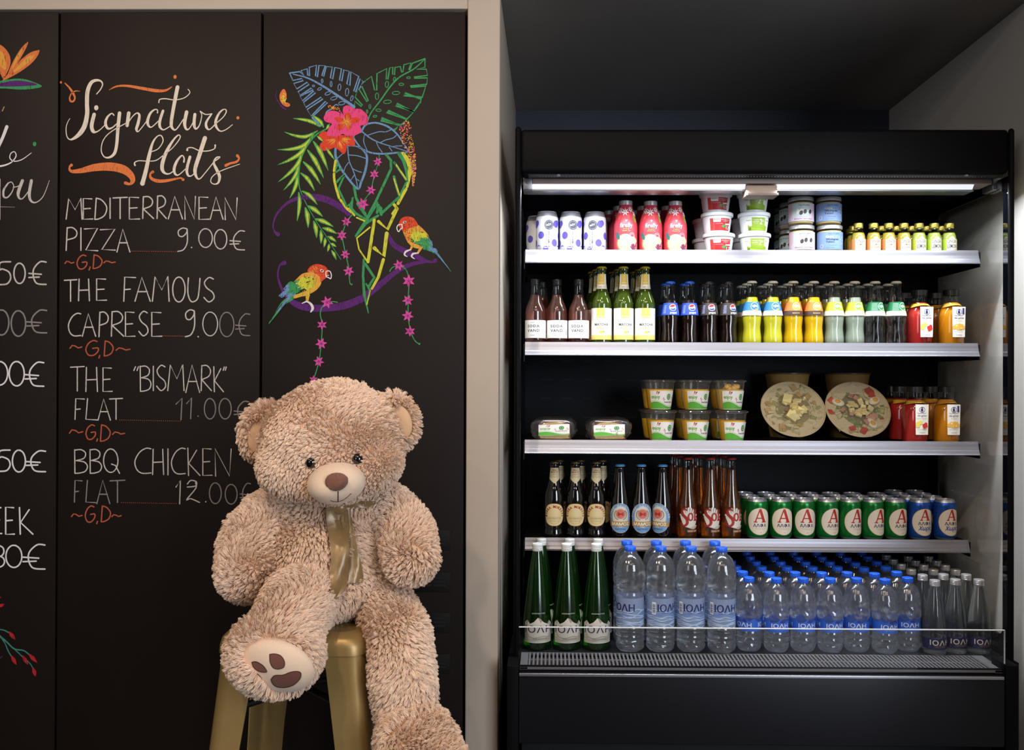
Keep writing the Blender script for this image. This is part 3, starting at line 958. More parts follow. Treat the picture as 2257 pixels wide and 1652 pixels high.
for wd, pts in (([34, 18], [(1048, -10), (950, 150), (862, 282)]), ([20, 30, 12], [(1062, 100), (950, 168), (870, 282)]), ([20, 22, 24, 8], [(935, 490), (928, 640), (938, 800), (975, 965)]), (24, [(948, 530), (1028, 650), (975, 735)]), (16, [(955, 705), (988, 765), (960, 900)]), (24, [(1090, 92), (1066, 8)]), (26, [(880, -5), (962, 112)]), (22, [(805, 5), (830, 60), (940, 128)])):
    d.L('e', wd, *pts, smooth=False)
d.done('leaf_drawing', p_art, 'large green leaf edged in lime')

d = Draw(5)
d.L('b', [20, 18, 16, 20, 18, 10, 14, 18, 18, 16, 14, 16, 20], (1010, 850), (1050, 785), (1120, 762), (1190, 768), (1280, 803), (1362, 872), (1420, 958), (1470, 1046), (1360, 1055), (1240, 1066), (1120, 1058), (1020, 1018), (958, 945), (935, 890), (1000, 850))
d.L('b', [14, 12, 9, 8], (1012, 842), (1100, 912), (1200, 960), (1330, 1000), (1470, 1046))
for pts in (((1070, 885), (1180, 850), (1250, 850), (1300, 830)), ((1200, 955), (1250, 930), (1320, 912), (1355, 885)), ((1310, 1000), (1350, 990), (1412, 988)), ((1042, 880), (1035, 950), (1072, 1045)), ((1160, 955), (1180, 1000), (1215, 1050)), ((1285, 1000), (1312, 1038))):
    d.L('b', 9, *pts)
d.done('leaf_drawing', p_art, 'blue outlined leaf pointing right')
d = Draw(5)
d.L('b', [16, 12, 20, 22, 24, 22, 20, 20, 24, 24, 22], (880, 985), (960, 992), (1030, 1030), (1066, 1100), (1050, 1230), (1010, 1340), (975, 1410), (870, 1295), (792, 1180), (757, 1085), (757, 1015))
d.L('b', [12, 10, 8], (876, 1000), (890, 1130), (930, 1230), (960, 1320), (973, 1400))
for pts in (((890, 1078), (970, 1085), (1055, 1112)), ((930, 1215), (970, 1235), (1012, 1248)), ((885, 1152), (852, 1198), (840, 1240)), ((778, 1108), (822, 1068)), ((945, 1270), (905, 1328)), ((955, 1308), (990, 1332))):
    d.L('b', 9, *pts)
d.done('leaf_drawing', p_art, 'blue outlined leaf pointing down')

rng = random.Random(5)
d = Draw(5)
d.G('d', (590, 880), (630, 845), (670, 850), (690, 880), (780, 880), (890, 885), (930, 890), (940, 930), (950, 980), (900, 990), (872, 985), (860, 1040), (835, 1070), (800, 1040), (750, 1005), (690, 1030), (622, 1035), (600, 1000), (612, 960), (642, 940), (602, 920), layer=2)
for k in range(42):
    a = rng.choice((.6, 1.4, 2.5, 3.1, .15)) + rng.uniform(-.28, .28)
    r0, r1 = rng.uniform(30, 60), rng.uniform(80, 125)
    d.L('a', [4, 3], (785 + r0 * math.cos(a), 915 + r0 * math.sin(a) * .9), (785 + r1 * math.cos(a), 915 + r1 * math.sin(a) * .9), layer=3)
d.done('flower_drawing', p_art, 'red-orange flower')
d = Draw(5)
d.G('p', (835, 605), (880, 588), (940, 620), (1000, 625), (1042, 655), (1072, 690), (1078, 745), (1060, 780), (1002, 790), (1012, 830), (990, 865), (930, 890), (870, 890), (825, 870), (780, 895), (700, 890), (670, 880), (690, 810), (720, 772), (660, 750), (640, 710), (670, 660), (720, 642), (772, 650), (815, 675), (835, 692), (828, 640), layer=3)
for tx, ty, q in ((745, 712, 46), (885, 660, 70), (1000, 722, 60), (770, 825, 60), (905, 825, 50)):
    d.L('d', [8, q, q * .9, 4], (862, 758), ((862 * .5 + tx * .5), (758 * .5 + ty * .5)), (862 * .2 + tx * .8, 758 * .2 + ty * .8), (tx, ty), layer=4)
for k in range(30):
    a = k * 2 * math.pi / 30 + rng.uniform(-.1, .1)
    r1 = rng.uniform(35, 75)
    d.L('a', [4, 2], (865 + 8 * math.cos(a), 758 + 8 * math.sin(a)), (865 + r1 * math.cos(a), 758 + r1 * math.sin(a)), layer=5)
d.L('p', 9, (795, 636), (815, 665), (842, 705), layer=5)
for k in range(46):
    t = rng.random()
    d.O(rng.choice('oaad'), 690 + 105 * t + rng.uniform(-8, 8), 602 + 30 * t + rng.uniform(-16, 16), 5, 5, layer=5)
d.done('flower_drawing', p_art, 'pink hibiscus flower')

d = Draw(5)
for k in range(520):
    t = rng.random() ** .8
    cxp = np.interp(t, [0, .12, .3, .5, .75, 1], [1465, 1440, 1455, 1500, 1528, 1520])
    cyp = 740 + 640 * t
    hw = np.interp(t, [0, .12, .3, .5, .75, 1], [12, 62, 56, 46, 24, 4])
    d.O(rng.choice('ppdyyaau'), cxp + rng.uniform(-hw, hw), cyp + rng.uniform(-8, 8), rng.uniform(3.5, 6.5), rng.uniform(3.5, 6.5), layer=2)
d.done('blossom_spray_drawing', p_art, 'dotted red and yellow blossom spray')

for crop_pts in ([(5, [(1187, 1078), (1180, 1150), (1140, 1275), (1100, 1430), (1025, 1540)], [(1173, 1143, 46), (1138, 1268, 47), (1105, 1425, 49), (1025, 1560, 62)])],
                 [(6, [(830, 95), (780, 160), (745, 275), (760, 380), (775, 450), (800, 560), (805, 640), (812, 700), (826, 712)], [(780, 153, 44), (738, 275, 46), (770, 445, 42), (800, 593, 48)])],
                 [(6, [(1165, 595), (1190, 560), (1250, 550), (1310, 582), (1335, 680), (1328, 850), (1330, 1000), (1350, 1130), (1390, 1212), (1428, 1240)], [(1245, 540, 50), (1333, 680, 58), (1325, 852, 50), (1325, 990, 52), (1345, 1127, 48)])],
                 [(6, [(700, 870), (650, 864), (600, 880), (560, 920), (548, 980), (565, 1070), (555, 1240), (535, 1400), (487, 1560), (470, 1615)], [(608, 870, 56), (563, 1070, 46), (556, 1237, 52), (535, 1395, 48), (487, 1558, 40)])]):
    for crop, vine, stars in crop_pts:
        d = Draw(crop)
        d.L('e', 9, *vine, layer=3)
        for i, (x, y, r) in enumerate(stars): star(d, x, y, r, .2 + i * .35)
        if len(vine) > 8: d.O('e', vine[-1][0], vine[-1][1], 9, 9, layer=3)
        d.done('flower_vine_drawing', p_art, 'green vine with pink star flowers')

d = Draw(5)
d.G('o', (205, 490), (225, 445), (252, 430), (274, 470), (272, 530), (264, 556), (298, 568), (310, 590), (282, 605), (240, 585), (210, 540))
for k in range(34): d.O('y', 238 + rng.gauss(0, 9) + k * .5, 520 + rng.gauss(0, 26), 5, 5, layer=2)
d.L('u', [5, 9, 14, 12], (160, 480), (190, 550), (238, 610), (270, 630)); d.L('u', 4, (178, 445), (172, 495))
d.done('butterfly_drawing', p_art, 'small orange butterfly')


def scales(d, mat, poly, n, r, ang, wd=7, layer=4):
    """loops of chalk for the feathers inside a polygon"""
    xs = [p[0] for p in poly]; ys = [p[1] for p in poly]
    c = 0
    while c < n:
        x, y = rng.uniform(min(xs), max(xs)), rng.uniform(min(ys), max(ys))
        ins = False
        for i in range(len(poly)):
            (x1, y1), (x2, y2) = poly[i], poly[i - 1]
            if (y1 > y) != (y2 > y) and x < (x2 - x1) * (y - y1) / (y2 - y1) + x1: ins = not ins
        if not ins: continue
        c += 1
        d.O(mat, x, y, r * 1.5, r * .8, layer, rot=ang + rng.uniform(-.2, .2), ring=wd)


def specks(d, mat, poly, n, wd=4, layer=4):
    xs = [p[0] for p in poly]; ys = [p[1] for p in poly]
    c = 0
    while c < n:
        x, y = rng.uniform(min(xs), max(xs)), rng.uniform(min(ys), max(ys))
        ins = False
        for i in range(len(poly)):
            (x1, y1), (x2, y2) = poly[i], poly[i - 1]
            if (y1 > y) != (y2 > y) and x < (x2 - x1) * (y - y1) / (y2 - y1) + x1: ins = not ins
        if not ins: continue
        c += 1
        a = rng.uniform(0, 3)
        d.L(mat, wd, (x, y), (x + 7 * math.cos(a), y + 7 * math.sin(a)), layer=layer)


d = Draw(6)
body = [(1280, 235), (1350, 195), (1410, 180), (1465, 225), (1512, 290), (1480, 370), (1430, 392), (1380, 385), (1335, 350), (1300, 290)]
d.G('a', *body, layer=2)
specks(d, 'd', [(1282, 230), (1330, 210), (1360, 260), (1350, 340), (1305, 290)], 70); specks(d, 'y', body, 90)
head = [(1240, 190), (1262, 132), (1310, 108), (1368, 118), (1405, 160), (1412, 190), (1350, 208), (1300, 228), (1280, 238)]
d.G('d', *head, layer=3); specks(d, 'o', head, 60)
wing = [(1345, 285), (1400, 245), (1470, 250), (1515, 300), (1530, 370), (1490, 388), (1430, 362), (1360, 335)]
d.G('n', *wing, layer=3)
scales(d, 'y', [(1345, 285), (1400, 245), (1470, 250), (1510, 300), (1400, 330)], 60, 13, .6)
scales(d, 'e', [(1365, 325), (1500, 300), (1530, 375), (1500, 400), (1430, 365)], 56, 13, .6)
scales(d, 'b', [(1500, 285), (1560, 380), (1590, 430), (1500, 400)], 30, 12, .9)
d.L('e', [34, 30, 18, 6], (1470, 385), (1560, 420), (1630, 500), (1705, 595), layer=2)
d.L('b', [20, 14, 4], (1540, 400), (1610, 470), (1690, 575), layer=3)
d.L('n', 6, (1560, 430), (1640, 520), (1695, 588), layer=4)
d.L('s', 9, (1275, 178), (1240, 184), (1228, 212), (1243, 243), (1262, 218), (1276, 212), (1272, 180), layer=5)
d.O('s', 1297, 158, 16, 10, 5, -.4); d.O('n', 1298, 158, 8, 6, 6)
d.L('a', [22, 16], (1362, 375), (1348, 405), layer=3); d.L('a', [26, 18], (1442, 385), (1415, 432), layer=3)
d.L('s', [10, 18, 14, 6], (1350, 402), (1308, 420), (1296, 448), (1320, 464), layer=5); d.L('s', [10, 18, 14, 6], (1418, 432), (1372, 440), (1360, 464), (1385, 484), layer=5)
d.done('parrot_drawing', p_art, 'parrot facing left on the upper branch')
d = Draw(6)
body = [(430, 605), (380, 622), (310, 690), (250, 750), (300, 832), (370, 822), (440, 802), (512, 762), (556, 702), (545, 640), (490, 602)]
d.G('a', *body, layer=2); specks(d, 'y', [(300, 832), (440, 802), (556, 702), (500, 690), (380, 780)], 110)
head = [(430, 600), (450, 560), (500, 532), (560, 537), (602, 560), (620, 592), (610, 640), (575, 672), (550, 690), (540, 640), (480, 602)]
d.G('d', *head, layer=3); specks(d, 'o', head, 60); specks(d, 'a', [(430, 600), (480, 545), (540, 560), (520, 600)], 30)
d.G('n', (262, 712), (330, 685), (400, 645), (480, 652), (492, 700), (440, 755), (330, 800), (240, 806), layer=3)
scales(d, 'y', [(330, 690), (400, 645), (480, 652), (490, 700), (440, 752), (360, 740)], 66, 14, -.7)
scales(d, 'e', [(270, 700), (340, 680), (400, 750), (330, 795), (260, 800)], 58, 14, -.5)
scales(d, 'b', [(265, 705), (285, 720), (240, 790), (330, 800), (185, 822)], 38, 13, -.5)
d.L('e', [46, 40, 22, 6], (290, 830), (220, 880), (150, 975), (92, 1058), layer=2)
d.L('b', [24, 20, 8], (270, 830), (220, 890), (160, 960), layer=3)
d.L('n', 6, (250, 870), (180, 960), (110, 1045), layer=4); d.L('n', 5, (210, 880), (150, 960), (105, 1030), layer=4)
d.L('s', 9, (606, 592), (632, 594), (646, 626), (640, 660), (620, 650), (600, 640), (598, 605), (606, 592), layer=5); d.L('s', 6, (605, 632), (625, 630), layer=5)
d.O('s', 562, 590, 18, 11, 5, .5); d.O('n', 562, 590, 9, 6, 6)
d.L('a', [40, 26], (438, 785), (432, 850), layer=3); specks(d, 'y', [(420, 790), (455, 790), (442, 850), (422, 850)], 20)
d.L('s', [6, 14, 22, 24, 10], (385, 880), (430, 864), (468, 890), (480, 925), (463, 956), layer=5)
d.done('parrot_drawing', p_art, 'parrot facing right on the lower branch')

# --- vent grilles low on the board, beside the bear
grille_m = pm('vent_frame', (20, 19, 19), 0.5, spec=0.2)
for i, y in enumerate((1168, 1260, 1349, 1440)):
    a, b = P(915, y, YB), P(992, y + 44, YB)
    o0 = p_art.location
    m = MB()
    x0, x1, z1, z0 = a.x - o0.x, b.x - o0.x, a.z - o0.z, b.z - o0.z
    m.box((x0, -0.0028, z0), (x1, -0.0004, z1), grille_m, 0.0009)
    for r in range(3):
        zz = z1 - (z1 - z0) * (.22 + .19 * r)
        for c in range(2):
            xa = x0 + (x1 - x0) * (.12 + .42 * c)
            m.box((xa, -0.0031, zz - (z1 - z0) * .11), (xa + (x1 - x0) * .34, -0.0024, zz), dark_gap)
    m.build('vent_grille', p_art)
# ------------------------------------------------------------------ the refrigerated display case
FX0, FX1 = -0.0847, 1.239                 # its inner side walls
YBACK = 0.53
black_m = pm('black_powder_coat', (12, 12, 14), 0.55, var=0.1, scale=60, bump=0.04, spec=0.08)
inner_m = pm('inner_steel_dark', (30, 34, 46), 0.3, spec=0.4)
back_m = pm('back_panel_steel', (20, 21, 25), 0.5, spec=0.1)
tray_m = pm('shelf_steel_dark', (22, 22, 25), 0.5, spec=0.2)
alu_m = pm('brushed_aluminium', (150, 150, 158), 0.4, metal=0.8, var=0.06, scale=30, stretch=(0.6, 60, 60))
steel_m = pm('brushed_steel', (176, 178, 184), 0.34, metal=0.9, var=0.08, scale=30, stretch=(0.6, 60, 60))
taupe_m = pm('taupe_plastic', (150, 132, 124), 0.5)
led_m = pm('led_diffuser', (238, 244, 255), 0.5, emit=0.8)
glass_m = thin_glass('pane_glass', (0.97, 0.99, 0.985), 0.8, 0.0)
acryl_m = thin_glass('acrylic', (0.97, 0.98, 0.98), 0.4, 0.0)
edge_glow = pm('acrylic_edge_glint', (226, 226, 222), 0.25)  # pale colour stands in for the light caught along the clear edge
border_m = pm('black_glass_border', (9, 10, 15), 0.04, spec=0.7)
slat_m = pm('grille_slats', (104, 101, 104), 0.5)

fr = empty('display_fridge', (0.58, 0.3, 0))
tag(fr, 'tall black open-fronted drinks fridge lit from the top, standing in the recess', 'fridge')


def fp(m, name, parent=None, label=None, smooth=True):
    """a part of the fridge from world-space geometry"""
    off = Vector((0.58, 0.3, 0))
    m.v = [tuple(Vector(v) - off) for v in m.v]
    return m.build(name, parent or fr, smooth, label)


def px_box(m, x0, x1, y0, y1, ya, yb, mat, bev=0.0):
    """box whose front face (at y = ya) covers the given pixels"""
    xm, ym = (x0 + x1) / 2, (y0 + y1) / 2
    m.box((P(x0, ym, ya).x, ya, P(xm, y1, ya).z), (P(x1, ym, ya).x, yb, P(xm, y0, ya).z), mat, bev)
    return m


Z_DECK = 0.515
fp(px_box(MB(), 1147, 2225, 283.5, 381, 0.0, 0.62, black_m, 0.011), 'canopy')
for a, b, xs in ((1133.5, 1147, 'left'), (2225, 2238, 'right')):
    m = MB()
    x0, x1 = P(a, 800, -0.004).x, P(b, 800, -0.004).x
    m.box((x0, -0.004, P(a, 1466, -0.004).z), (x1, 0.012 if xs == 'right' else 0.04, P(a, 277 if xs == 'left' else 281, -0.004).z), black_m, 0.0085)
    fp(m, 'side_post')
# side walls: glass with a black printed border
for X, t in ((FX0, -0.006), (FX1, 0.006)):
    ya, yb, z0, z1 = 0.006, YBACK + 0.01, Z_DECK, 1.826
    ia, ib, j0, j1, rr = 0.050, 0.455, 0.572, 1.800, 0.022
    inner = []
    for cy_, cz, a0 in ((ib - rr, j1 - rr, 0), (ia + rr, j1 - rr, 90), (ia + rr, j0 + rr, 180), (ib - rr, j0 + rr, 270)):
        for k in range(7):
            a = R(a0 + 15 * k)
            inner.append((cy_ + rr * math.cos(a), cz + rr * math.sin(a)))
    outer = [(yb, z1)] * 7 + [(ya, z1)] * 7 + [(ya, z0)] * 7 + [(yb, z0)] * 7
    n = len(inner)
    m = MB()
    vs = [(X, p[0], p[1]) for p in inner] + [(X, p[0], p[1]) for p in outer] + [(X + t, p[0], p[1]) for p in inner] + [(X + t, p[0], p[1]) for p in outer]
    fs = []
    for k in range(n):
        q = (k + 1) % n
        fs += [(k, q, n + q, n + k), (2 * n + k, 3 * n + k, 3 * n + q, 2 * n + q), (k, 2 * n + k, 2 * n + q, q)]
    m.add(vs, fs, border_m)
    wall = fp(m, 'side_wall', label='black printed border of the glass side', smooth=False)
    m = MB().add([(X + t * .5, p[0], p[1]) for p in inner], [tuple(range(n))], glass_m)
    fp(m, 'side_window', wall, 'clear side window', smooth=False)
m = MB().box((FX0, YBACK, 0.3), (FX1, YBACK + 0.09, 1.9), back_m)
for s_ in ((0.20, 0.27), (0.55, 0.62), (0.83, 0.90), (1.18, 1.25)):                 # rows of air slots
    pass
zt = 1.70
while zt > 0.6:
    x = FX0 + 0.05
    while x < FX1 - 0.06:
        m.box((x, YBACK - 0.001, zt), (x + 0.036, YBACK + 0.004, zt + 0.005), dark_gap)
        x += 0.070
    zt -= 0.062
fp(m, 'back_panel', smooth=False)
fp(MB().box((FX0, 0.14, 1.826), (FX1, YBACK, 1.86), inner_m), 'inner_ceiling', smooth=False)
# honeycomb of the air curtain under the canopy, its two screws
m = MB()
zc = P(1600, 389, 0.03).z
m.box((FX0 + 0.02, 0.012, zc), (FX1 - 0.02, 0.058, zc + 0.012), tray_m)
for k in range(150):
    x = P(1190, 390, 0.03).x + k * (P(2170, 390, 0.03).x - P(1190, 390, 0.03).x) / 149
    m.box((x - 0.0011, 0.0285, zc - 0.0012), (x + 0.0011, 0.0305, zc + 0.0012), steel_m)
fp(m, 'air_honeycomb', smooth=False)
m = MB()
for x in (1231, 2130):
    q = P(x, 386, 0.012)
    m.ell(q, (0.0055, 0.0055, 0.0028), alu_m)
fp(m, 'canopy_screw')
# LED fitting
lf = MB()
YL = 0.060
px_box(lf, 1173, 2187, 391.5, 404.5, YL, YL + 0.075, taupe_m, 0.002)
px_box(lf, 1153, 1173, 390, 417, YL + 0.001, YL + 0.07, steel_m, 0.001)
za, zb, zd = P(1600, 405.5, YL).z, P(1600, 416.5, YL + 0.012).z, P(1600, 420.5, YL + 0.014).z
lf.box((P(1160, 425, YL).x, YL + 0.014, zd), (P(2152, 425, YL).x, YL + 0.07, zb), steel_m, 0.001)
px_box(lf, 2188, 2216, 392, 418, YL + 0.02, YL + 0.08, steel_m, 0.001)
light = fp(lf, 'light_fitting', label='brushed steel light fitting under the canopy')
for a, b in ((1168, 1644), (1713, 2148)):
    xa, xb = P(a, 412, YL).x, P(b, 412, YL).x
    m = MB().add([(xa, YL + 0.002, za), (xb, YL + 0.002, za), (xb, YL + 0.013, zb), (xa, YL + 0.013, zb), (xa, YL + 0.03, za), (xb, YL + 0.03, za), (xb, YL + 0.03, zb), (xa, YL + 0.03, zb)],
                 [(0, 3, 2, 1), (0, 1, 5, 4), (3, 7, 6, 2), (4, 5, 6, 7), (0, 4, 7, 3), (1, 2, 6, 5)], led_m, True)
    fp(m, 'led_tube', light, smooth=False)
m = MB()
px_box(m, 1645, 1713, 408, 430, YL - 0.004, YL + 0.05, pm('beige_plastic', (172, 152, 134), 0.5), 0.0015)
px_box(m, 1648, 1716, 425, 430, YL - 0.008, YL + 0.05, taupe_m, 0.0008)
fp(m, 'lamp_bracket', light)
LED = (0.86, 0.92, 1.0)
for a, b in ((1162, 1644), (1713, 2188)):
    xa, xb = P(a, 412, YL).x, P(b, 412, YL).x
    area('fridge_led_lamp', ((xa + xb) / 2, YL + 0.002, zd - 0.003), ((xa + xb) / 2, YL - 0.07, zd - 0.35), xb - xa, 0.026, 4.0, LED)
    area('fridge_led_lens_lamp', ((xa + xb) / 2, YL + 0.002, zd - 0.003), ((xa + xb) / 2, YL + 0.10, zd - 1.0), xb - xa, 0.026, 1.8, LED, 62)

# shelves with their price rails
SHELF = {}
for i, (yt, yb_, Ys, xr) in enumerate(((551, 580, 0.170, 1.229), (755, 784, 0.172, 1.229), (971, 1001, 0.170, 1.229), (1187, 1215, 0.227, 1.229))):
    zt = P(1650, yt, Ys).z
    zb = P(1650, yb_, Ys - 0.013).z
    zs = zt - 0.006
    SHELF[i + 1] = (Ys, zs)
    xl = -0.076
    m = MB()
    m.box((xl, Ys + 0.004, zs - 0.022), (xr, YBACK - 0.006, zs), tray_m)
    m.box((xl - 0.004, Ys - 0.006, zs - 0.05), (xl - 0.001, YBACK - 0.01, zs + 0.001), tray_m)      # end brackets
    m.box((xr + 0.001, Ys - 0.006, zs - 0.042), (xr + 0.004, YBACK - 0.01, zs + 0.001), tray_m)
    sh = fp(m, 'shelf', smooth=False)
    sec = [(Ys + 0.003, zt + .0006), (Ys - 0.0005, zt + .0006), (Ys - 0.0015, zt - 0.003), (Ys - 0.0045, zt - (zt - zb) * .35), (Ys - 0.0078, zt - (zt - zb) * .62),
           (Ys - 0.0092, zt - (zt - zb) * .68), (Ys - 0.0125, zb + 0.004), (Ys - 0.0150, zb + 0.002), (Ys - 0.0150, zb), (Ys - 0.010, zb), (Ys - 0.003, zt - 0.006), (Ys + 0.003, zt - 0.004)]
    n = len(sec)
    m = MB().add([(xl, y, z) for y, z in sec] + [(xr, y, z) for y, z in sec],
                 [(k, (k + 1) % n, n + (k + 1) % n, n + k) for k in range(n)] + [tuple(range(n))[::-1], tuple(range(n, 2 * n))], alu_m)
    fp(m, 'price_rail', sh, 'brushed aluminium price rail', smooth=False)

# deck, grille, front guard
GY0, GY1 = -0.066, 0.060
fp(MB().box((FX0, GY1, Z_DECK - 0.02), (FX1, YBACK, Z_DECK), tray_m), 'bottom_deck', smooth=False)
GX0, GX1 = P(1146, 1430, -0.06).x, P(2214, 1430, -0.06).x
m = MB().box((GX0, GY0, Z_DECK - 0.035), (GX1, GY1, Z_DECK - 0.014), pm('air_duct', (46, 36, 34), 0.6))
x = GX0 + 0.022
while x < GX1 - 0.03:
    m.box((x, GY0 + 0.004, Z_DECK - 0.008), (x + 0.0050, GY1, Z_DECK - 0.001), slat_m)
    x += 0.01065
for y_ in (GY0 + 0.001, -0.003, GY1 - 0.006):
    m.box((GX0 + 0.001, y_, Z_DECK - 0.007), (GX1 - 0.001, y_ + 0.004, Z_DECK - 0.0008), slat_m)
m.box((GX0, GY0 + .001, Z_DECK - 0.008), (GX0 + 0.020, GY1, Z_DECK - 0.001), slat_m)
m.box((GX1 - 0.026, GY0 + .001, Z_DECK - 0.008), (GX1, GY1, Z_DECK - 0.001), slat_m)
fp(m, 'air_intake_grille', label='grey slotted air intake grille', smooth=False)
YG = -0.070
xa, xb = P(1143.5, 1430, YG).x, P(2216, 1430, YG).x
z0, z1 = P(1650, 1486, YG).z, P(1650, 1384, YG).z
gm = MB().box((xa, YG, z0), (xb, YG + 0.005, z1 - 0.002), acryl_m)
gm.box((xb - 0.004, YG + 0.006, Z_DECK), (xb, 0.03, z1 - 0.002), acryl_m).box((xa, YG + 0.006, Z_DECK), (xa + 0.004, 0.03, z1 - 0.002), acryl_m)
guard = fp(gm, 'front_guard', label='clear acrylic front guard', smooth=False)
m = MB().box((xa, YG, z1 - 0.002), (xb, YG + 0.005, z1), edge_glow)
m.box((xb - 0.0016, YG, z0), (xb, YG + 0.005, z1), edge_glow)
fp(m, 'guard_edge', guard, 'polished edge, its bright line put in as pale colour', smooth=False)
# base
YC = -0.082
m = MB()
px_box(m, 1143, 2217, 1469.5, 1488, YG + 0.006, YG + 0.012, black_m)
px_box(m, 1143.5, 2215, 1488.5, 1642, YC + 0.002, 0.30, pm('black_panel', (19, 19, 24), 0.4, spec=0.25), 0.002)
m.box((P(1150, 1640, 0.02).x, 0.03, 0.0), (P(2200, 1640, 0.02).x, 0.45, P(1600, 1642, 0.0).z), dark_gap)
fp(m, 'base_panel')
for a, b in ((1117, 1142.5), (2217, 2246)):
    m = MB()
    xa, xb = P(a, 1560, YC).x, P(b, 1560, YC).x
    m.box((xa, YC, 0.0), (xb, -0.006, P(a, 1466, YC).z), black_m, 0.002)
    m.box((xa, -0.006, 0.0), (FX0 - 0.008, 0.6, Z_DECK), black_m) if a < 1200 else m.box((FX1 + 0.008, -0.006, 0.0), (1.254, 0.6, Z_DECK), black_m)
    fp(m, 'base_column')
m = MB()
px_box(m, 1144, 2214, 1487.5, 1494, YC - 0.004, YC + 0.003, steel_m, 0.001)
fp(m, 'bumper_strip', label='thin steel strip along the base')

# ------------------------------------------------------------------ the stool
gold_m = pm('gold_paint', (162, 134, 82), 0.38, metal=0.4, var=0.06, scale=30, bump=0.03)
dark_steel = pm('dark_steel_rod', (52, 50, 48), 0.35, metal=0.8)
SX, SY, SHW = -0.529, -0.445, 0.155
SZ = 0.748
stool = empty('bar_stool', (SX, SY, 0))
tag(stool, 'gold painted sheet metal bar stool under the teddy bear', 'stool')


def rrect(h, r, z, n=7):
    o = []
    for cx, cy_, a0 in ((h - r, h - r, 0), (-h + r, h - r, 90), (-h + r, -h + r, 180), (h - r, -h + r, 270)):
        for k in range(n):
            a = R(a0 + 90 * k / (n - 1))
            o.append((cx + r * math.cos(a), cy_ + r * math.sin(a), z))
    return o


m = MB()
loops = [rrect(SHW - 0.004, 0.036, SZ - 0.040), rrect(SHW, 0.040, SZ - 0.041), rrect(SHW - 0.001, 0.040, SZ - 0.026), rrect(SHW - 0.005, 0.040, SZ - 0.012), rrect(SHW - 0.013, 0.038, SZ - 0.004), rrect(SHW - 0.026, 0.034, SZ),
         rrect(SHW - 0.034, 0.03, SZ - 0.0008), rrect(SHW - 0.040, 0.03, SZ - 0.004), rrect(0.06, 0.03, SZ - 0.005)]
n = len(loops[0])
vs = [p for l in loops for p in l]
fs = [(i * n + k, i * n + (k + 1) % n, (i + 1) * n + (k + 1) % n, (i + 1) * n + k) for i in range(len(loops) - 1) for k in range(n)]
fs.append(tuple((len(loops) - 1) * n + k for k in range(n)))
m.add(vs, fs, gold_m)
m.build('seat', stool)
for sx in (-1, 1):
    for sy in (-1, 1):
        path0 = [(-0.078, 0), (-0.05, 0), (-0.034, 0), (-0.022, .002), (-0.010, .008), (-0.004, .018), (-0.001, .032), (0, .05), (0, .078)]
        inn = [(p[0] + (-0.003 if k > 3 else 0), p[1] + (0.003 if k < 6 else 0)) for k, p in enumerate(path0)]
        loop = path0 + inn[::-1]
        m = MB()
        vs = []
        levels = [(SZ - 0.030, 0.0, 1.12), (SZ - 0.07, 0.0, 1.0), (0.45, 0.35, .84), (0.02, 1.0, .72)]
        for z, t, k in levels:
            ex, ey = SHW - 0.003 + 0.060 * t, SHW - 0.003 + 0.060 * t
            for x, y in loop:
                vs.append((sx * (ex + x * k), sy * (ey - y * k), z))
        n = len(loop)
        fs = [(i * n + k, i * n + (k + 1) % n, (i + 1) * n + (k + 1) % n, (i + 1) * n + k) for i in range(len(levels) - 1) for k in range(n)]
        m.add(vs, fs, gold_m)
        m.build('leg', stool)
        MB().box((sx * 0.205 - 0.03, sy * 0.205 - 0.03, 0), (sx * 0.205 + 0.03, sy * 0.205 + 0.03, 0.021), pm('black_rubber', (18, 18, 18), 0.8), 0.008).build('foot_cap', stool)
m = MB()
for sx in (-1, 1):
    q = 0.150
    m.tube([(-q * sx, -q, 0.585), (0, 0, 0.592 + 0.006 * sx), (q * sx, q, 0.585)], 0.0075, dark_steel, 8)
m.build('cross_brace', stool, label='dark steel rods crossing under the seat')
for a, b in (((-1, -1), (1, -1)), ((1, -1), (1, 1)), ((1, 1), (-1, 1)), ((-1, 1), (-1, -1))):
    q = 0.185
    m = MB()
    m.tube([(a[0] * q, a[1] * q, 0.27), (b[0] * q, b[1] * q, 0.27)], 0.009, gold_m, 8)
    m.build('footrest', stool)
for sx, sy in ((0, -1), (1, 0), (0, 1), (-1, 0)):                     # the skirt that flares into the legs
    pts = [(-0.12, SZ - 0.035), (0.12, SZ - 0.035), (0.12, SZ - 0.09), (0.085, SZ - 0.066), (-0.085, SZ - 0.066), (-0.12, SZ - 0.09)]
    m = MB()
    h = SHW - 0.004
    vs = []
    for d_ in (0, 0.002):
        for u, z in pts:
            vs.append((u if sy else sx * (h - d_), sy * (h - d_) if sy else u, z))
    fs = [(0, 1, 2, 3, 4, 5), (11, 10, 9, 8, 7, 6)] + [(k, (k + 1) % 6, 6 + (k + 1) % 6, 6 + k) for k in range(6)]
    m.add(vs, fs, gold_m, True)
    m.build('seat_apron', stool, smooth=False)
# ------------------------------------------------------------------ the teddy bear
from mathutils.bvhtree import BVHTree


def px_r(rpx, Y):
    return rpx * (Y - CAM_POS.y) / FPX


bm = bmesh.new()


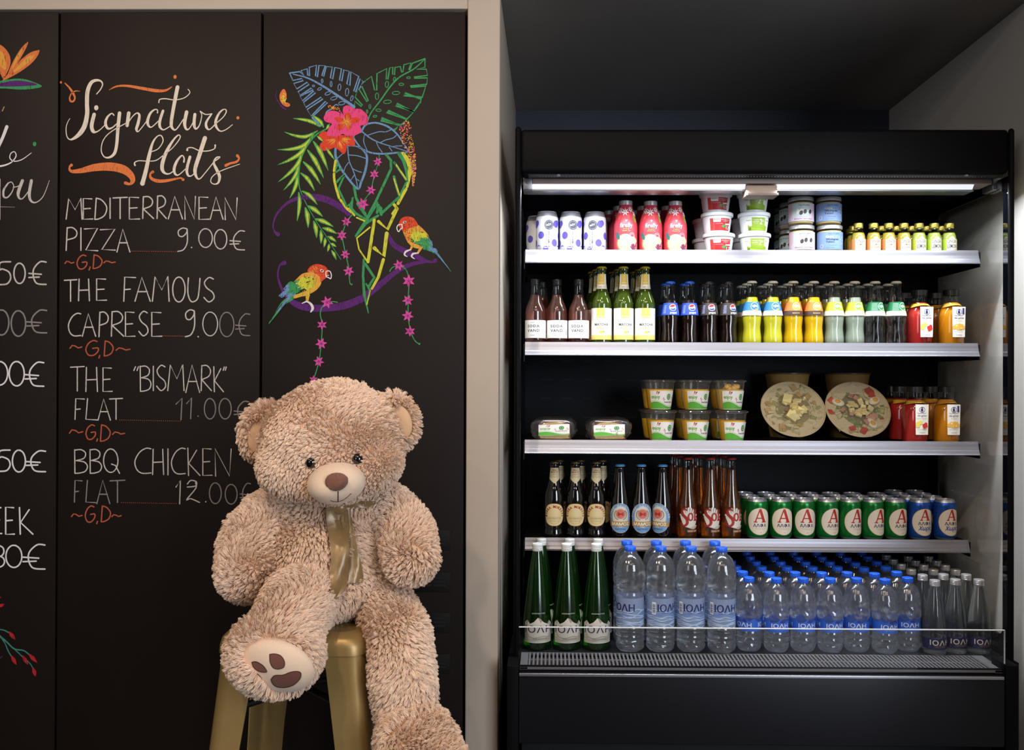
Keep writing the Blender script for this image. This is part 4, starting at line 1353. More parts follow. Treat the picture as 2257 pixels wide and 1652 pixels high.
def blob(px, py, Y, rx, rz, ry=None, roll=0.0, tilt=0.0):
    """an ellipsoid: centre and radii as seen in the photograph, at depth Y"""
    c = P(px, py, Y)
    ax, az = px_r(rx, Y), px_r(rz, Y)
    ay = ry if ry else (ax + az) / 2
    rot = Matrix.Rotation(R(roll), 3, 'Y') @ Matrix.Rotation(R(tilt), 3, 'X')
    mt = Matrix.Translation(c) @ rot.to_4x4() @ Matrix.Diagonal((ax, ay, az, 1))
    bmesh.ops.create_icosphere(bm, subdivisions=3, radius=1, matrix=mt)
    return c, (ax, ay, az), rot


def limb(*pts):
    """chain of spheres (px, py, Y, radius)"""
    for a, b in zip(pts, pts[1:]):
        for k in range(7):
            t = k / 6
            q = [a[i] + (b[i] - a[i]) * t for i in range(4)]
            blob(q[0], q[1], q[2], q[3], q[3])


HEAD = blob(733, 975, -0.47, 146, 131, 0.140, roll=-5)
blob(655, 1025, -0.50, 78, 70, 0.09); blob(812, 1015, -0.50, 70, 68, 0.09)
blob(735, 1060, -0.50, 90, 45, 0.10)
blob(735, 905, -0.46, 100, 64, 0.11, roll=-8)
EARL = blob(584, 952, -0.45, 50, 62, 0.028, roll=14)
EARR = blob(872, 926, -0.45, 43, 60, 0.028, roll=-12)
blob(732, 1232, -0.42, 132, 132, 0.125)
blob(722, 1278, -0.45, 112, 76, 0.12)
blob(735, 1120, -0.41, 125, 60, 0.09)
limb((600, 1140, -0.41, 62), (566, 1200, -0.45, 67), (548, 1256, -0.50, 60))
blob(550, 1200, -0.45, 60, 86, 0.06, roll=20)
limb((858, 1120, -0.41, 52), (893, 1172, -0.46, 54), (907, 1230, -0.53, 50))
limb((690, 1330, -0.44, 62), (657, 1325, -0.58, 70), (628, 1390, -0.66, 70))
FOOT = blob(606, 1438, -0.69, 96, 86, 0.070, roll=6, tilt=0)
limb((850, 1340, -0.46, 56), (880, 1400, -0.56, 59), (890, 1500, -0.60, 62), (895, 1562, -0.60, 58))
blob(918, 1640, -0.645, 86, 78, 0.085, roll=25)
blob(960, 1690, -0.70, 60, 60, 0.07)
me = bpy.data.meshes.new('raw')
bm.to_mesh(me)
bm.free()
raw = bpy.data.objects.new('raw', me)
COL.objects.link(raw)
md = raw.modifiers.new('r', 'REMESH')
md.mode = 'VOXEL'
md.voxel_size = 0.0075
sm = raw.modifiers.new('s', 'SMOOTH')
sm.factor = 0.5
sm.iterations = 7
body_me = bpy.data.meshes.new_from_object(raw.evaluated_get(bpy.context.evaluated_depsgraph_get()))
bpy.data.objects.remove(raw)
bvh = BVHTree.FromPolygons([v.co[:] for v in body_me.vertices], [p.vertices[:] for p in body_me.polygons])
BO = Vector((SX, SY, SZ))
bear = empty('teddy_bear', BO)
tag(bear, 'large beige plush teddy bear with a gold ribbon sitting on the stool', 'teddy bear')
skin_m = pm('plush_backing', (222, 184, 152), 0.9, var=0.08, scale=60, sheen=0.3)
cream_m = pm('cream_velvet', (236, 208, 180), 0.85, var=0.04, scale=150, bump=0.15, sheen=0.4)
ear_m = pm('ear_velvet', (214, 176, 138), 0.85, var=0.04, scale=150, bump=0.15, sheen=0.3)
brown_m = pm('brown_velvet', (126, 80, 62), 0.8, var=0.1, scale=120, bump=0.2, sheen=0.3)
pad_m = pm('brown_paw_velvet', (116, 68, 54), 0.85, var=0.15, scale=40, sheen=0.2)
eye_m = pm('black_eye', (14, 11, 10), 0.08, coat=0.8)
thread_m = pm('dark_thread', (62, 44, 36), 0.8)
body_me.name = 'body'
body_me.materials.clear()
body_me.materials.append(skin_m)
for p in body_me.polygons: p.use_smooth = True
for v in body_me.vertices:                                            # the plush is pressed flat by the seat and gives way to its legs
    q = v.co
    dx, dy = q.x - SX, q.y - SY
    lim = SHW + 0.004 + 0.060 * max(0, (SZ - 0.07 - q.z)) * 1.1
    if abs(dx) < lim and abs(dy) < lim and q.z < SZ + 0.002:
        if q.z > SZ - 0.055 and abs(dx) < lim - 0.012 and abs(dy) < lim - 0.012: q.z = SZ + 0.003
        elif lim - abs(dx) < lim - abs(dy): q.x = SX + math.copysign(lim, dx)
        else: q.y = SY + math.copysign(lim, dy)
    v.co -= BO
body = bpy.data.objects.new('body', body_me)
COL.objects.link(body)
body.parent = bear


bvh = BVHTree.FromPolygons([(v.co + BO)[:] for v in body_me.vertices], [p.vertices[:] for p in body_me.polygons])


def hit(px, py, lift=0.0):
    """point of the bear's surface seen at a pixel"""
    d = (P(px, py, 0.0) - CAM_POS).normalized()
    loc, no, i, dist = bvh.ray_cast(CAM_POS, d)
    if loc is None: return P(px, py, -0.5), Vector((0, -1, 0))
    return loc + no * lift, no


def bpart(m, name, parent=None, label=None, smooth=True):
    m.v = [tuple(Vector(v) - BO) for v in m.v]
    return m.build(name, parent or bear, smooth, label)


def ray_ell(px, py, c, r, rot=None):
    """where the sight line meets an ellipsoid"""
    o = CAM_POS - c
    d = (P(px, py, 0.0) - CAM_POS).normalized()
    if rot: o, d = rot.transposed() @ o, rot.transposed() @ d
    o2 = Vector((o.x / r[0], o.y / r[1], o.z / r[2])); d2 = Vector((d.x / r[0], d.y / r[1], d.z / r[2]))
    a, b, cc = d2.dot(d2), o2.dot(d2), o2.dot(o2) - 1
    ds = max(b * b - a * cc, 0)
    t = (-b - math.sqrt(ds)) / a
    q = o + d * t
    n = Vector((q.x / r[0] ** 2, q.y / r[1] ** 2, q.z / r[2] ** 2)).normalized()
    if rot: q, n = rot @ q, rot @ n
    return c + q, n


# muzzle, nose, mouth, eyes
MC = P(742, 1063, -0.595)
MR = (px_r(63, -0.6), 0.066, px_r(46, -0.6))
mrot = Matrix.Rotation(R(-4), 3, 'Y') @ Matrix.Rotation(R(6), 3, 'X')
muzzle = bpart(MB().ell(MC, MR, cream_m, mrot, 40, 26), 'muzzle', label='smooth cream muzzle')
nc, nn = ray_ell(742, 1062, MC, MR, mrot)
m = MB().ell(nc + nn * 0.002, (px_r(27.5, -0.66), 0.014, px_r(20.5, -0.66)), brown_m, mrot, 24, 16)
for i, v in enumerate(m.v):                                            # a nose wider at the top, with a fold
    dz = (v[2] - nc.z) / px_r(20, -0.66)
    m.v[i] = (nc.x + (v[0] - nc.x) * (0.92 + 0.10 * max(-0.8, dz)), v[1] + 0.002 * math.sin((v[0] - nc.x) * 900 + dz * 2), v[2])
bpart(m, 'nose', label='brown velvet nose')
m = MB()
m.tube([ray_ell(745, y, MC, MR, mrot)[0] for y in (1082, 1088, 1094, 1099, 1104)], 0.0011, thread_m, 6)
m.tube([ray_ell(x, y, MC, MR, mrot)[0] for x, y in ((728, 1102.5), (735, 1104.5), (745, 1105), (755, 1102), (764, 1096), (774, 1087))], 0.0009, thread_m, 6)
bpart(m, 'mouth', label='stitched dark mouth line')
for x, y in ((686.5, 1019), (789, 1011)):
    c, no = hit(x, y)
    rot = no.to_track_quat('-Y', 'Z').to_matrix()
    bpart(MB().ell(c + no * 0.0035, (0.0108, 0.008, 0.0112), eye_m, rot), 'eye', label='glossy black eye')
    EYES = globals().get('EYES', []) + [c]
# inner ears
ear_c = []
for (c, r, rot), (x, y, rx, rz, rl) in ((EARL, (567, 961, 21, 36, 12)), (EARR, (887, 928, 20, 36, -16))):
    q, no = hit(x, y)
    rr = Matrix.Rotation(R(rl), 3, 'Y')
    bpart(MB().ell(q + Vector((0, 0.001, 0)), (px_r(rx, -.47), 0.007, px_r(rz, -.47)), ear_m, rr), 'inner_ear', label='smooth tan inner ear')
    ear_c.append((q, px_r(rx, -.47), px_r(rz, -.47), rr))
# sole of the raised foot, with the paw print
SC_, SN = hit(614, 1466)
SN = Vector((0.10, -0.90, -0.42)).normalized()
srot = Matrix.Rotation(R(18), 3, 'Y') @ Matrix.Rotation(R(22), 3, 'X')
SCC = P(614, 1466, -0.735)
SRR = (px_r(82, -0.74), 0.028, px_r(64, -0.74))
sole = bpart(MB().ell(SCC, SRR, cream_m, srot, 40, 26), 'sole', label='cream velvet sole of the raised foot')
m = Decal()
for pts in ([(595, 1441), (606, 1440), (619, 1444), (627, 1456), (626, 1468), (615, 1473), (603, 1470), (596, 1458)],
            [(556, 1458), (566, 1457), (580, 1465), (588, 1476), (586, 1480), (572, 1478), (560, 1469)],
            [(546, 1475), (556, 1478), (570, 1485), (577, 1494), (572, 1495), (558, 1489)],
            [(598, 1496), (606, 1487), (624, 1486), (640, 1480), (655, 1478), (663, 1482), (661, 1494), (648, 1507), (630, 1513), (612, 1512), (602, 1505)]):
    q = [(a, -b) for a, b in pts]
    q2, _ = catmull(q + [q[0]], [0] * (len(q) + 1), 4)
    m.poly(q2[:-1], pad_m, 1)
    m.ring(0, 0, 0, 0, 0, thread_m, 1) if False else None
    m.stroke(q2, 1.6, thread_m, 2, smooth=False)
m.build('paw_print', sole, lambda u, v, l: (lambda h: h[0] + h[1] * (0.0007 + 0.0003 * l) - BO)(ray_ell(u, -v, SCC, SRR, srot)), du=8, dv=8, label='brown paw print')
# loop on the head
q = P(735, 842, -0.46)
bpart(MB().tube([P(x, y, -0.46) for x, y in ((722, 850), (727, 842), (733, 837), (739, 837), (742, 843), (742, 855))], 0.0017, pm('tan_cord', (176, 122, 66), 0.7), 6), 'hanging_loop')
# ribbon
satin_m = pm('gold_satin', (138, 110, 68), 0.3, metal=0.12, var=0.5, scale=26, sheen=0.3)


def ribbon(rows, name, lift, label=None):
    """rows of (left px, right px, py); it lies on the belly"""
    m = MB()
    vs = []
    NC = 6
    for i, (a, b, y) in enumerate(rows):
        for k in range(NC + 1):
            t = k / NC
            c, no = hit(a + (b - a) * t, y)
            c = P(a + (b - a) * t, y, c.y - lift - 0.004 * math.sin(t * 5 + i * .9) - 0.003 * math.sin(i * 1.7))
            vs.append(c)
    n = len(vs)
    vs += [v + Vector((0, 0.0014, 0)) for v in vs]
    w_ = NC + 1
    fs = []
    for i in range(len(rows) - 1):
        for k in range(NC):
            a = i * w_ + k
            fs += [(a, a + 1, a + w_ + 1, a + w_), (n + a, n + a + w_, n + a + w_ + 1, n + a + 1)]
    m.add(vs, fs, satin_m)
    return m


neck = ribbon([(700, 830, 1104), (700, 822, 1112), (702, 812, 1118)], 'x', 0.016)
rb = bpart(neck, 'ribbon', label='gold satin ribbon round the neck')
t2 = ribbon([(748, 772, 1122), (752, 776, 1150), (758, 782, 1180), (764, 790, 1215), (768, 797, 1245), (768, 800, 1268), (768, 800, 1284)], 'x', 0.018)
bpart(t2, 'ribbon_tail', rb)
t1 = ribbon([(722, 762, 1106), (719, 764, 1125), (719, 767, 1145), (724, 769, 1175), (729, 770, 1205), (729, 769, 1235), (728, 768, 1262), (727, 764, 1288), (727, 756, 1306), (727, 742, 1320)], 'x', 0.024)
bpart(t1, 'ribbon_tail', rb)
bpart(MB().ell(P(744, 1118, hit(744, 1118)[0].y - 0.02), (0.020, 0.012, 0.016), satin_m), 'knot', rb)

# the fur: tufts of fine fibres
rs = np.random.RandomState(11)
nv = len(body_me.vertices)
co = np.empty(nv * 3, np.float64); body_me.vertices.foreach_get('co', co); co = co.reshape(-1, 3) + np.array(BO)
vno = np.empty(nv * 3, np.float64); body_me.vertices.foreach_get('normal', vno); vno = vno.reshape(-1, 3)
body_me.calc_loop_triangles()
nt_ = len(body_me.loop_triangles)
tri = np.empty(nt_ * 3, np.int32); body_me.loop_triangles.foreach_get('vertices', tri); tri = tri.reshape(-1, 3)
A, B_, C_ = co[tri[:, 0]], co[tri[:, 1]], co[tri[:, 2]]
fn = np.cross(B_ - A, C_ - A)
ar = np.linalg.norm(fn, axis=1) * .5
cen = (A + B_ + C_) / 3
view = np.array(CAM_POS) - cen
view /= np.linalg.norm(view, axis=1)[:, None]
fnu = fn / (np.linalg.norm(fn, axis=1)[:, None] + 1e-12)
facing = (fnu * view).sum(1)
wgt = ar * np.where(facing > -0.35, 1.0, 0.25)


def sample(n):
    ti = rs.choice(nt_, n, p=wgt / wgt.sum())
    r1, r2 = rs.rand(n), rs.rand(n)
    s_ = np.sqrt(r1)
    a, b, c = 1 - s_, s_ * (1 - r2), s_ * r2
    p = A[ti] * a[:, None] + B_[ti] * b[:, None] + C_[ti] * c[:, None]
    q = vno[tri[ti, 0]] * a[:, None] + vno[tri[ti, 1]] * b[:, None] + vno[tri[ti, 2]] * c[:, None]
    q /= np.linalg.norm(q, axis=1)[:, None] + 1e-12
    return p, q


def in_ell(p, c, r, rot, k=1.0):
    q = (p - np.array(c)) @ np.array(rot)
    return ((q / (np.array(r) * k)) ** 2).sum(1) < 1


NCL, NST = 15000, 270000
cp, cn = sample(NCL)
sp, sn = sample(NST)
kd = kdtree.KDTree(NCL)
for i in range(NCL): kd.insert(cp[i], i)
kd.balance()
own = np.array([kd.find(sp[i])[1] for i in range(NST)])
bad = in_ell(sp, MC, MR, mrot, 1.0)
for (q, rx, rz, rr) in ear_c: bad |= in_ell(sp, q, (rx, 0.02, rz), rr, .95)
bad |= in_ell(sp, SCC, SRR, srot, 1.02)
for e in EYES: bad |= np.linalg.norm(sp - np.array(e), axis=1) < 0.0095
keep = ~bad
sp, sn, own = sp[keep], sn[keep], own[keep]
NST = len(sp)


def flow(p, n, jit):
    """lay of the pile: outward, a little downward, swirling"""
    k = 19.0
    sw = np.stack([np.sin(p[:, 1] * k + p[:, 2] * k * 1.3 + 1), np.sin(p[:, 0] * k * 1.1 - p[:, 2] * k * .9), np.sin(p[:, 0] * k - p[:, 1] * k * 1.2 + 2) - .75], 1)
    d_ = n * 0.95 + 0.42 * sw + jit
    return d_ / np.linalg.norm(d_, axis=1)[:, None]


headz = P(735, 1105, -0.5).z


def length(p):
    ears = (np.linalg.norm(p - np.array(EARL[0]), axis=1) < 0.075) | (np.linalg.norm(p - np.array(EARR[0]), axis=1) < 0.07)
    base = np.where(p[:, 2] > headz, 0.0125, 0.0175)
    near = np.exp(-(np.linalg.norm((p - np.array(MC)) / np.array((.11, .2, .09)), axis=1) ** 2) * 1.2)
    return np.where(ears, 0.0185, base * (1 - .35 * near * (p[:, 2] > headz)))


cd_ = flow(cp, cn, rs.normal(0, .22, cp.shape))
clen = length(cp) * (.85 + .4 * rs.rand(NCL))
ctip = cp + cd_ * clen[:, None]
sd = flow(sp, sn, rs.normal(0, .20, sp.shape))
sl = length(sp) * (.7 + .5 * rs.rand(NST))
tip = sp + sd * sl[:, None]
pull = (.50 + .32 * rs.rand(NST))[:, None]
tip2 = tip * (1 - pull) + ctip[own] * pull
NP = 5
ts = np.linspace(0, 1, NP)
pos = np.empty((NST, NP, 3), np.float32)
mid = sp + sn * (sl * .5)[:, None] + (tip2 - sp) * .15
for k, t in enumerate(ts):
    pos[:, k] = (1 - t) ** 2 * (sp - sn * .001) + 2 * t * (1 - t) * mid + t * t * tip2
pos -= np.array(BO, np.float32)
hc = bpy.data.hair_curves.new('fur')
hc.add_curves([NP] * NST)
hc.attributes['position'].data.foreach_set('vector', pos.reshape(-1))
ra = hc.attributes.get('radius') or hc.attributes.new('radius', 'FLOAT', 'POINT')
prof_ = np.interp(ts, [0, .5, 1], [.00050, .00046, .00020]).astype(np.float32)
ra.data.foreach_set('value', np.tile(prof_, NST) * np.repeat((.8 + .5 * rs.rand(NST)).astype(np.float32), NP))
fur_m = pm('plush_fur', (222, 178, 146), 0.75, spec=0.25)
b_ = fur_m.node_tree.nodes['Principled BSDF']
hi = fur_m.node_tree.nodes.new('ShaderNodeHairInfo')
cr_ = fur_m.node_tree.nodes.new('ShaderNodeValToRGB')
cr_.color_ramp.elements[0].color = lin((242, 208, 180))
cr_.color_ramp.elements[1].color = lin((255, 234, 212))
fur_m.node_tree.links.new(hi.outputs['Random'], cr_.inputs[0])
fur_m.node_tree.links.new(cr_.outputs[0], b_.inputs['Base Color'])
hc.materials.append(fur_m)
fur = bpy.data.objects.new('fur', hc)
COL.objects.link(fur)
fur.parent = bear
# ------------------------------------------------------------------ the goods
white_p = pm('white_print', (238, 236, 232), 0.5)
cream_p = pm('cream_print', (232, 218, 190), 0.5)
ink = pm('black_ink', (24, 24, 28), 0.5)
navy = pm('navy_ink', (30, 32, 84), 0.5)
grey_p = pm('grey_ink', (120, 122, 128), 0.5)
alu_can = pm('can_aluminium', (196, 198, 206), 0.3, metal=0.7)
shell = thin_glass('bottle_glass', (0.95, 0.97, 0.96), 1.0, 0.02, 1.5)
clear_pl = thin_glass('clear_plastic', (0.95, 0.95, 0.95), 1.3, 0.05, 1.45, .05)
clear_lid = thin_glass('clear_lid_plastic', (0.96, 0.96, 0.96), 1.2, 0.10, 1.45, .07)
black_cap = pm('black_cap', (22, 20, 20), 0.35)
gold_cap = pm('gold_cap', (206, 190, 96), 0.3, metal=0.8)
silver_cap = pm('silver_cap', (206, 206, 208), 0.3, metal=0.6)
blue_cap = pm('blue_cap', (34, 92, 214), 0.35)
TAU = math.tau


def C_(*c): return pm('print_%02x%02x%02x' % c, c, 0.5)


def sleeve(d, prof, v0, v1, mat, layer=0, k=1.0):
    """print running right round the bottle between two heights"""
    r = wrap_lathe_r(prof)
    rows = sorted(set([v0 + (v1 - v0) * i / max(1, int((v1 - v0) / 0.01)) for i in range(max(1, int((v1 - v0) / 0.01)) + 1)] + [p[1] for p in prof if v0 < p[1] < v1]))
    n = len(rows) - 1
    vs, fs = [], []
    for v in rows:
        for q in range(33): vs.append(((q / 16 - 1) * math.pi * r * k, v))
    for i in range(n):
        for q in range(32): fs.append((i * 33 + q, i * 33 + q + 1, (i + 1) * 33 + q + 1, (i + 1) * 33 + q))
    return d.raw(vs, fs, mat, layer)


def dress(d, name, root, prof, label=None, dv=0.012):
    r = wrap_lathe_r(prof)
    return d.build(name, root, wrap_lathe(prof), du=r * 0.16, dv=dv, label=label)


def crown_cap(root, z, mat, r=0.0145):
    m = MB()
    m.lathe([(r * .88, z - .001), (r * 1.06, z - .0005), (r * 1.02, z + .002), (r * .95, z + .0048), (r * .8, z + .006), (0, z + .0062)], mat, 42, wave=lambda a, zz: 1 + (.035 * math.cos(21 * a) if zz < z + .003 else 0))
    return m.build('cap', root)


def screw_cap(root, z0, z1, r, mat, ribs=0, band=True):
    m = MB()
    h = z1 - z0
    pr = [(r * .96, z0), (r, z0 + h * .06), (r, z0 + h * .24), (r * .95, z0 + h * .28), (r * .95, z0 + h * .34), (r, z0 + h * .38)] if band else [(r, z0)]
    if ribs == 0 and band: pr += [(r, z0 + h * .52), (r * .96, z0 + h * .56), (r, z0 + h * .6), (r, z0 + h * .72), (r * .96, z0 + h * .76), (r, z0 + h * .80)]
    pr += [(r * .99, z0 + h * .92), (r * .93, z1), (0, z1 + .0003)]
    m.lathe(pr, mat, 48 if ribs else 32, wave=(lambda a, zz: 1 + .02 * math.cos(ribs * a)) if ribs else None)
    return m.build('cap', root)


def bottle(name, prof, glass, drink=None, fill=None, wave=None, n=32, thick=0.0016):
    root = empty(name)
    MB().lathe(prof, glass, n, wave).build('glass', root)
    if drink:
        pr = [(max(r - thick, 0.001), z + (0.002 if i < 2 else 0)) for i, (r, z) in enumerate(prof) if z < fill]
        rl = float(np.interp(fill, [p[1] for p in prof], [p[0] for p in prof])) - thick
        pr += [(rl, fill), (0, fill)]
        MB().lathe(pr, drink, n, wave).build('drink', root)
    return root


PLACED = {}
ITEMS = []
COUNT = {}


def put(proto, px, py, Yc, z, label, cat, group, rz=0.0, tilt=None):
    """one more of a kind, standing at the given pixel column, depth and height"""
    loc = (P(px, py, Yc).x, Yc, z + 0.0007)
    ITEMS.append([proto, None, tilt])
    if proto.name not in PLACED:
        PLACED[proto.name] = 1
        proto.location = loc
        proto.rotation_euler = tilt or (0, 0, rz)
        ITEMS[-1][1] = proto
        return tag(proto, label, cat, group)
    ITEMS[-1][1] = dup(proto, loc, rz, label, group, tilt)
    return tag(ITEMS[-1][1], cat=cat)


# ---------------------------------------------------------------- cans
def can(name, base, deco, h=0.117, r=0.0325, bare=0.0):
    root = empty(name)
    prof = [(r * .74, 0), (r * .80, .001), (r * .93, .006), (r, .013), (r, h - .017 - bare), (r * .965, h - .011 - bare * .8), (r * .86, h - .0035), (r * .835, h - .002), (r * .85, h - .0008), (r * .84, h), (r * .80, h - .0004), (r * .79, h - .004), (0, h - .0042)]
    MB().lathe(prof, alu_can, 36).build('body', root)
    pw = [(r * .93, .006), (r, .013), (r, h - .017 - bare), (r * .965, h - .011 - bare * .8), (r * .9, h - .006 - bare * .5)]
    d = Decal()
    sleeve(d, pw, .0075, h - .0075 - bare * 1.4, base, 0)
    deco(d, r, h)
    dress(d, 'label', root, pw, dv=.02)
    m = MB()
    pts = [(0.011 * math.cos(a) * .62, -0.004 + 0.011 * math.sin(a), h - .0030) for a in np.linspace(0, TAU, 15)]
    m.tube(pts, 0.0011, alu_can, 5)
    m.build('pull_tab', root)
    return root


def d_kombucha(d, r, h):
    pu, pl, gy = C_(96, 82, 192), C_(214, 214, 232), C_(66, 72, 88)
    for q in range(3):
        o = q * TAU * r / 3
        for u, v, a in ((-.0185, .050, .0098), (.0285, .083, .0098), (.0235, .028, .0098), (-.034, .086, .008), (-.004, .0085, .008), (.04, .012, .009)):
            d.oval(o + u, v, a, a * 1.12, pu, 2, 20)
    for k in range(6):
        a = k * math.pi / 3
        d.stroke([(-.022, .018), (-.022 + .013 * math.cos(a), .018 + .013 * math.sin(a))], .0008, pl, 1, False)
    d.oval(.006, .0795, .0135, .0145, gy, 3, 28)
    d.ring(.006, .0795, .0105, .0113, .0004, pl, 4)
    d.text('RÖY', .006, .0775, .0055, white_p, None, 5, .03, rot=.25)
    d.arc_text('ORGANIC ALIVE DRINK', .006, .0795, .0112, 230, -100, .0014, white_p, 5, 0)
    d.text('KOMBUCHA', .0075, .038, .0052, gy, .047, 4, .015, rot=math.pi / 2)
    d.text('PURE PRANA', .0005, .034, .0036, gy, .036, 4, 0, rot=math.pi / 2)
    for k in range(2): d.rect(.011 + .003 * k, .016, .0113 + .003 * k, .058 - .012 * k, grey_p, 3)


def d_alfa(blue):
    def f(d, r, h):
        rim = C_(214, 190, 130)
        for q in (0, math.pi * r):
            d.oval(q, .054, .0385, .0412, navy if blue else C_(12, 80, 40), 1, 40)
            d.oval(q, .054, .0376, .0402, rim, 2, 40)
            d.oval(q, .054, .0362, .0390, C_(234, 222, 200), 3, 40)
            rd = C_(186, 32, 22)
            b = .051 if not blue else .059
            s_ = .040 if not blue else .033
            ps = lambda *l: [(q + x * s_, b + y * s_) for x, y in l]
            d.poly(ps((-.46, 0), (-.46, .06), (-.37, .08), (-.05, 1), (.1, 1), (.4, .08), (.47, .06), (.47, 0), (.1, 0), (.1, .06), (.18, .08), (.12, .28), (-.22, .28), (-.28, .08), (-.20, .06), (-.20, 0)), rd, 4)
            d.poly(ps((-.19, .36), (.09, .36), (-.04, .78)), C_(234, 222, 200), 5)
            d.text('ΑΛΦΑ', q, b - .0135, .0098, navy, .040, 4, .02)
            if blue:
                d.text('Χωρίς', q + .001, b - .0285, .0125, C_(36, 62, 160), .040, 4, .03, slant=.25)
                d.text('ΑΛΚΟΟΛ', q + .010, b - .034, .0026, grey_p, None, 4)
            else:
                d.text('ΖΥΘΟΣ', q, b - .0215, .0050, C_(176, 158, 136), .030, 4, 0, 1.3)
                d.text('1961', q + .002, b - .031, .0025, grey_p, None, 4)
        d.rect(math.pi * r * .5 - .004, .018, math.pi * r * .5 + .006, .045, white_p, 2)
        for k in range(9): d.rect(math.pi * r * .5 - .003, .02 + k * .0026, math.pi * r * .5 + .005, .0212 + k * .0026 + (k % 3) * .0004, ink, 3)
        d.ring(math.pi * r * .5, .085, .006, .007, .0008, white_p, 3)
    return f


can_green = pm('green_can_print', (14, 118, 46), 0.28, metal=0.45)
can_blue = pm('blue_can_print', (34, 84, 178), 0.28, metal=0.45)
can_white = pm('pale_can_print', (232, 232, 236), 0.35, metal=0.15)
Y1, Z1 = SHELF[1]
Y2, Z2 = SHELF[2]
Y3, Z3 = SHELF[3]
Y4, Z4 = SHELF[4]

pr = can('drink_can', can_white, d_kombucha, .121, .0325, .006)
g = 'pale kombucha cans on the top shelf'
yf = Y1 + .012 + .0325
for i, (x, dy, rz) in enumerate(((1206, -.004, 0), (1258, 0, 0), (1311, .002, -.42))):
    put(pr, x, 500, yf + dy, Z1, 'pale purple-dotted drink can, %s from the left in the front row of the top shelf' % ORD[i], 'can', g, rz)
put(pr, 1181, 500, yf + .07, Z1, 'pale dotted can in the corner, half hidden behind the leftmost front can', 'can', g, 2.0)
put(pr, 1330, 500, yf + .073, Z1, 'pale dotted can peeping out between third front can and red bottles', 'can', g, 1.4)

# ---------------------------------------------------------------- red peach tea bottles
pf = [(.029, 0), (.0335, .002), (.0345, .006), (.0345, .074), (.0335, .086), (.0300, .101), (.0255, .117), (.0212, .131), (.0192, .139), (.0185, .143)]
root = empty('tea_bottle')
rose = pm('rose_sleeve', (206, 62, 78), 0.35)
MB().lathe(pf + [(0, .143)], rose, 36).build('sleeve_body', root)
d = Decal()
d.oval(-.006, .0275, .026, .0265, C_(226, 116, 70), 1, 30); d.oval(-.003, .0275, .0245, .0255, C_(246, 214, 150), 2, 30)
d.oval(.018, .024, .020, .022, C_(240, 196, 150), 3, 24); d.stroke([(.0, .005), (.004, .02), (.002, .04)], [.002, .0012, .0005], C_(232, 160, 90), 4)
for a in (-.9, -.5, -.1, .3, .7, 1.1): d.stroke([(.02, .004), (.02 + .010 * math.sin(a), .004 + .02 * math.cos(a))], [.001, .004], C_(122, 34, 84), 5, False)
d.poly([(-.034, .062), (-.026, .057), (-.019, .044), (-.022, .036), (-.032, .042)], C_(28, 104, 104), 3)
d.text('firefly', -.001, .0725, .0135, white_p, .037, 5, .012)
for a in (-.5, 0, .5): d.stroke([(-.001, .089), (-.001 + .006 * math.sin(a), .089 + .006 * math.cos(a))], .0010, white_p, 5, False)
d.text('Peach &', -.001, .0662, .0032, C_(238, 210, 90), None, 5, .02, 1.2); d.text('Green Tea', -.001, .0612, .0032, C_(238, 210, 90), None, 5, .02, 1.2)
d.ring(.0165, .047, .0095, .0102, .0008, C_(250, 220, 220), 5); d.ring(.0165, .047, .006, .0066, .0008, C_(250, 220, 220), 5)
for cx, cz, s_ in ((-.004, .119, .013), (.016, .127, .010), (-.022, .124, .011), (.03, .114, .009)):
    for k in range(7):
        a = k * TAU / 7 + cx * 60
        d.stroke([(cx * 1.2, cz), (cx * 1.2 + s_ * .6 * math.cos(a), cz + s_ * .55 * math.sin(a)), (cx * 1.2 + s_ * 1.25 * math.cos(a), cz + s_ * 1.0 * math.sin(a))], [.001, .0044, .0004], C_(228, 226, 220), 4, False)
    d.oval(cx * 1.2, cz, .0022, .0022, C_(206, 62, 78), 6, 10)
d.stroke([(-.028, .094), (-.024, .102), (-.018, .110)], [.001, .008, .001], C_(226, 84, 60), 3); d.stroke([(.004, .098), (.007, .105), (.008, .112)], [.001, .008, .001], C_(226, 84, 60), 3)
d.poly([(.026, .090), (.034, .086), (.036, .096), (.030, .108), (.024, .110)], C_(110, 170, 44), 3)
d.poly([(.026, .020), (.034, .012), (.04, .024), (.036, .034)], C_(206, 30, 96), 3)
dress(d, 'label', root, pf)
screw_cap(root, .141, .154, .0200, silver_cap, band=False)
g = 'rose tea bottles on the top shelf'
yf = Y1 + .012 + .0345
for i, x in enumerate((1379, 1434, 1488)):
    put(root, x, 490, yf + (-.006 if i == 0 else 0), Z1, 'rose-red peach tea bottle, %s of the front three on the top shelf' % ('left', 'middle', 'right')[i], 'bottle', g)
for k, (xs, row) in enumerate((((1360, 1413, 1467), 1), ((1345, 1402, 1455), 2))):
    for i, x in enumerate(xs):
        put(root, x, 490, yf + .074 * row, Z1, 'rose-red tea bottle %s the %s front one on the top shelf' % (('just behind', 'two rows behind')[k], ('left', 'middle', 'right')[i]), 'bottle', g, .4 + i)

# ---------------------------------------------------------------- yogurt tubs
tub_w = pm('white_tub_plastic', (236, 238, 240), 0.35)


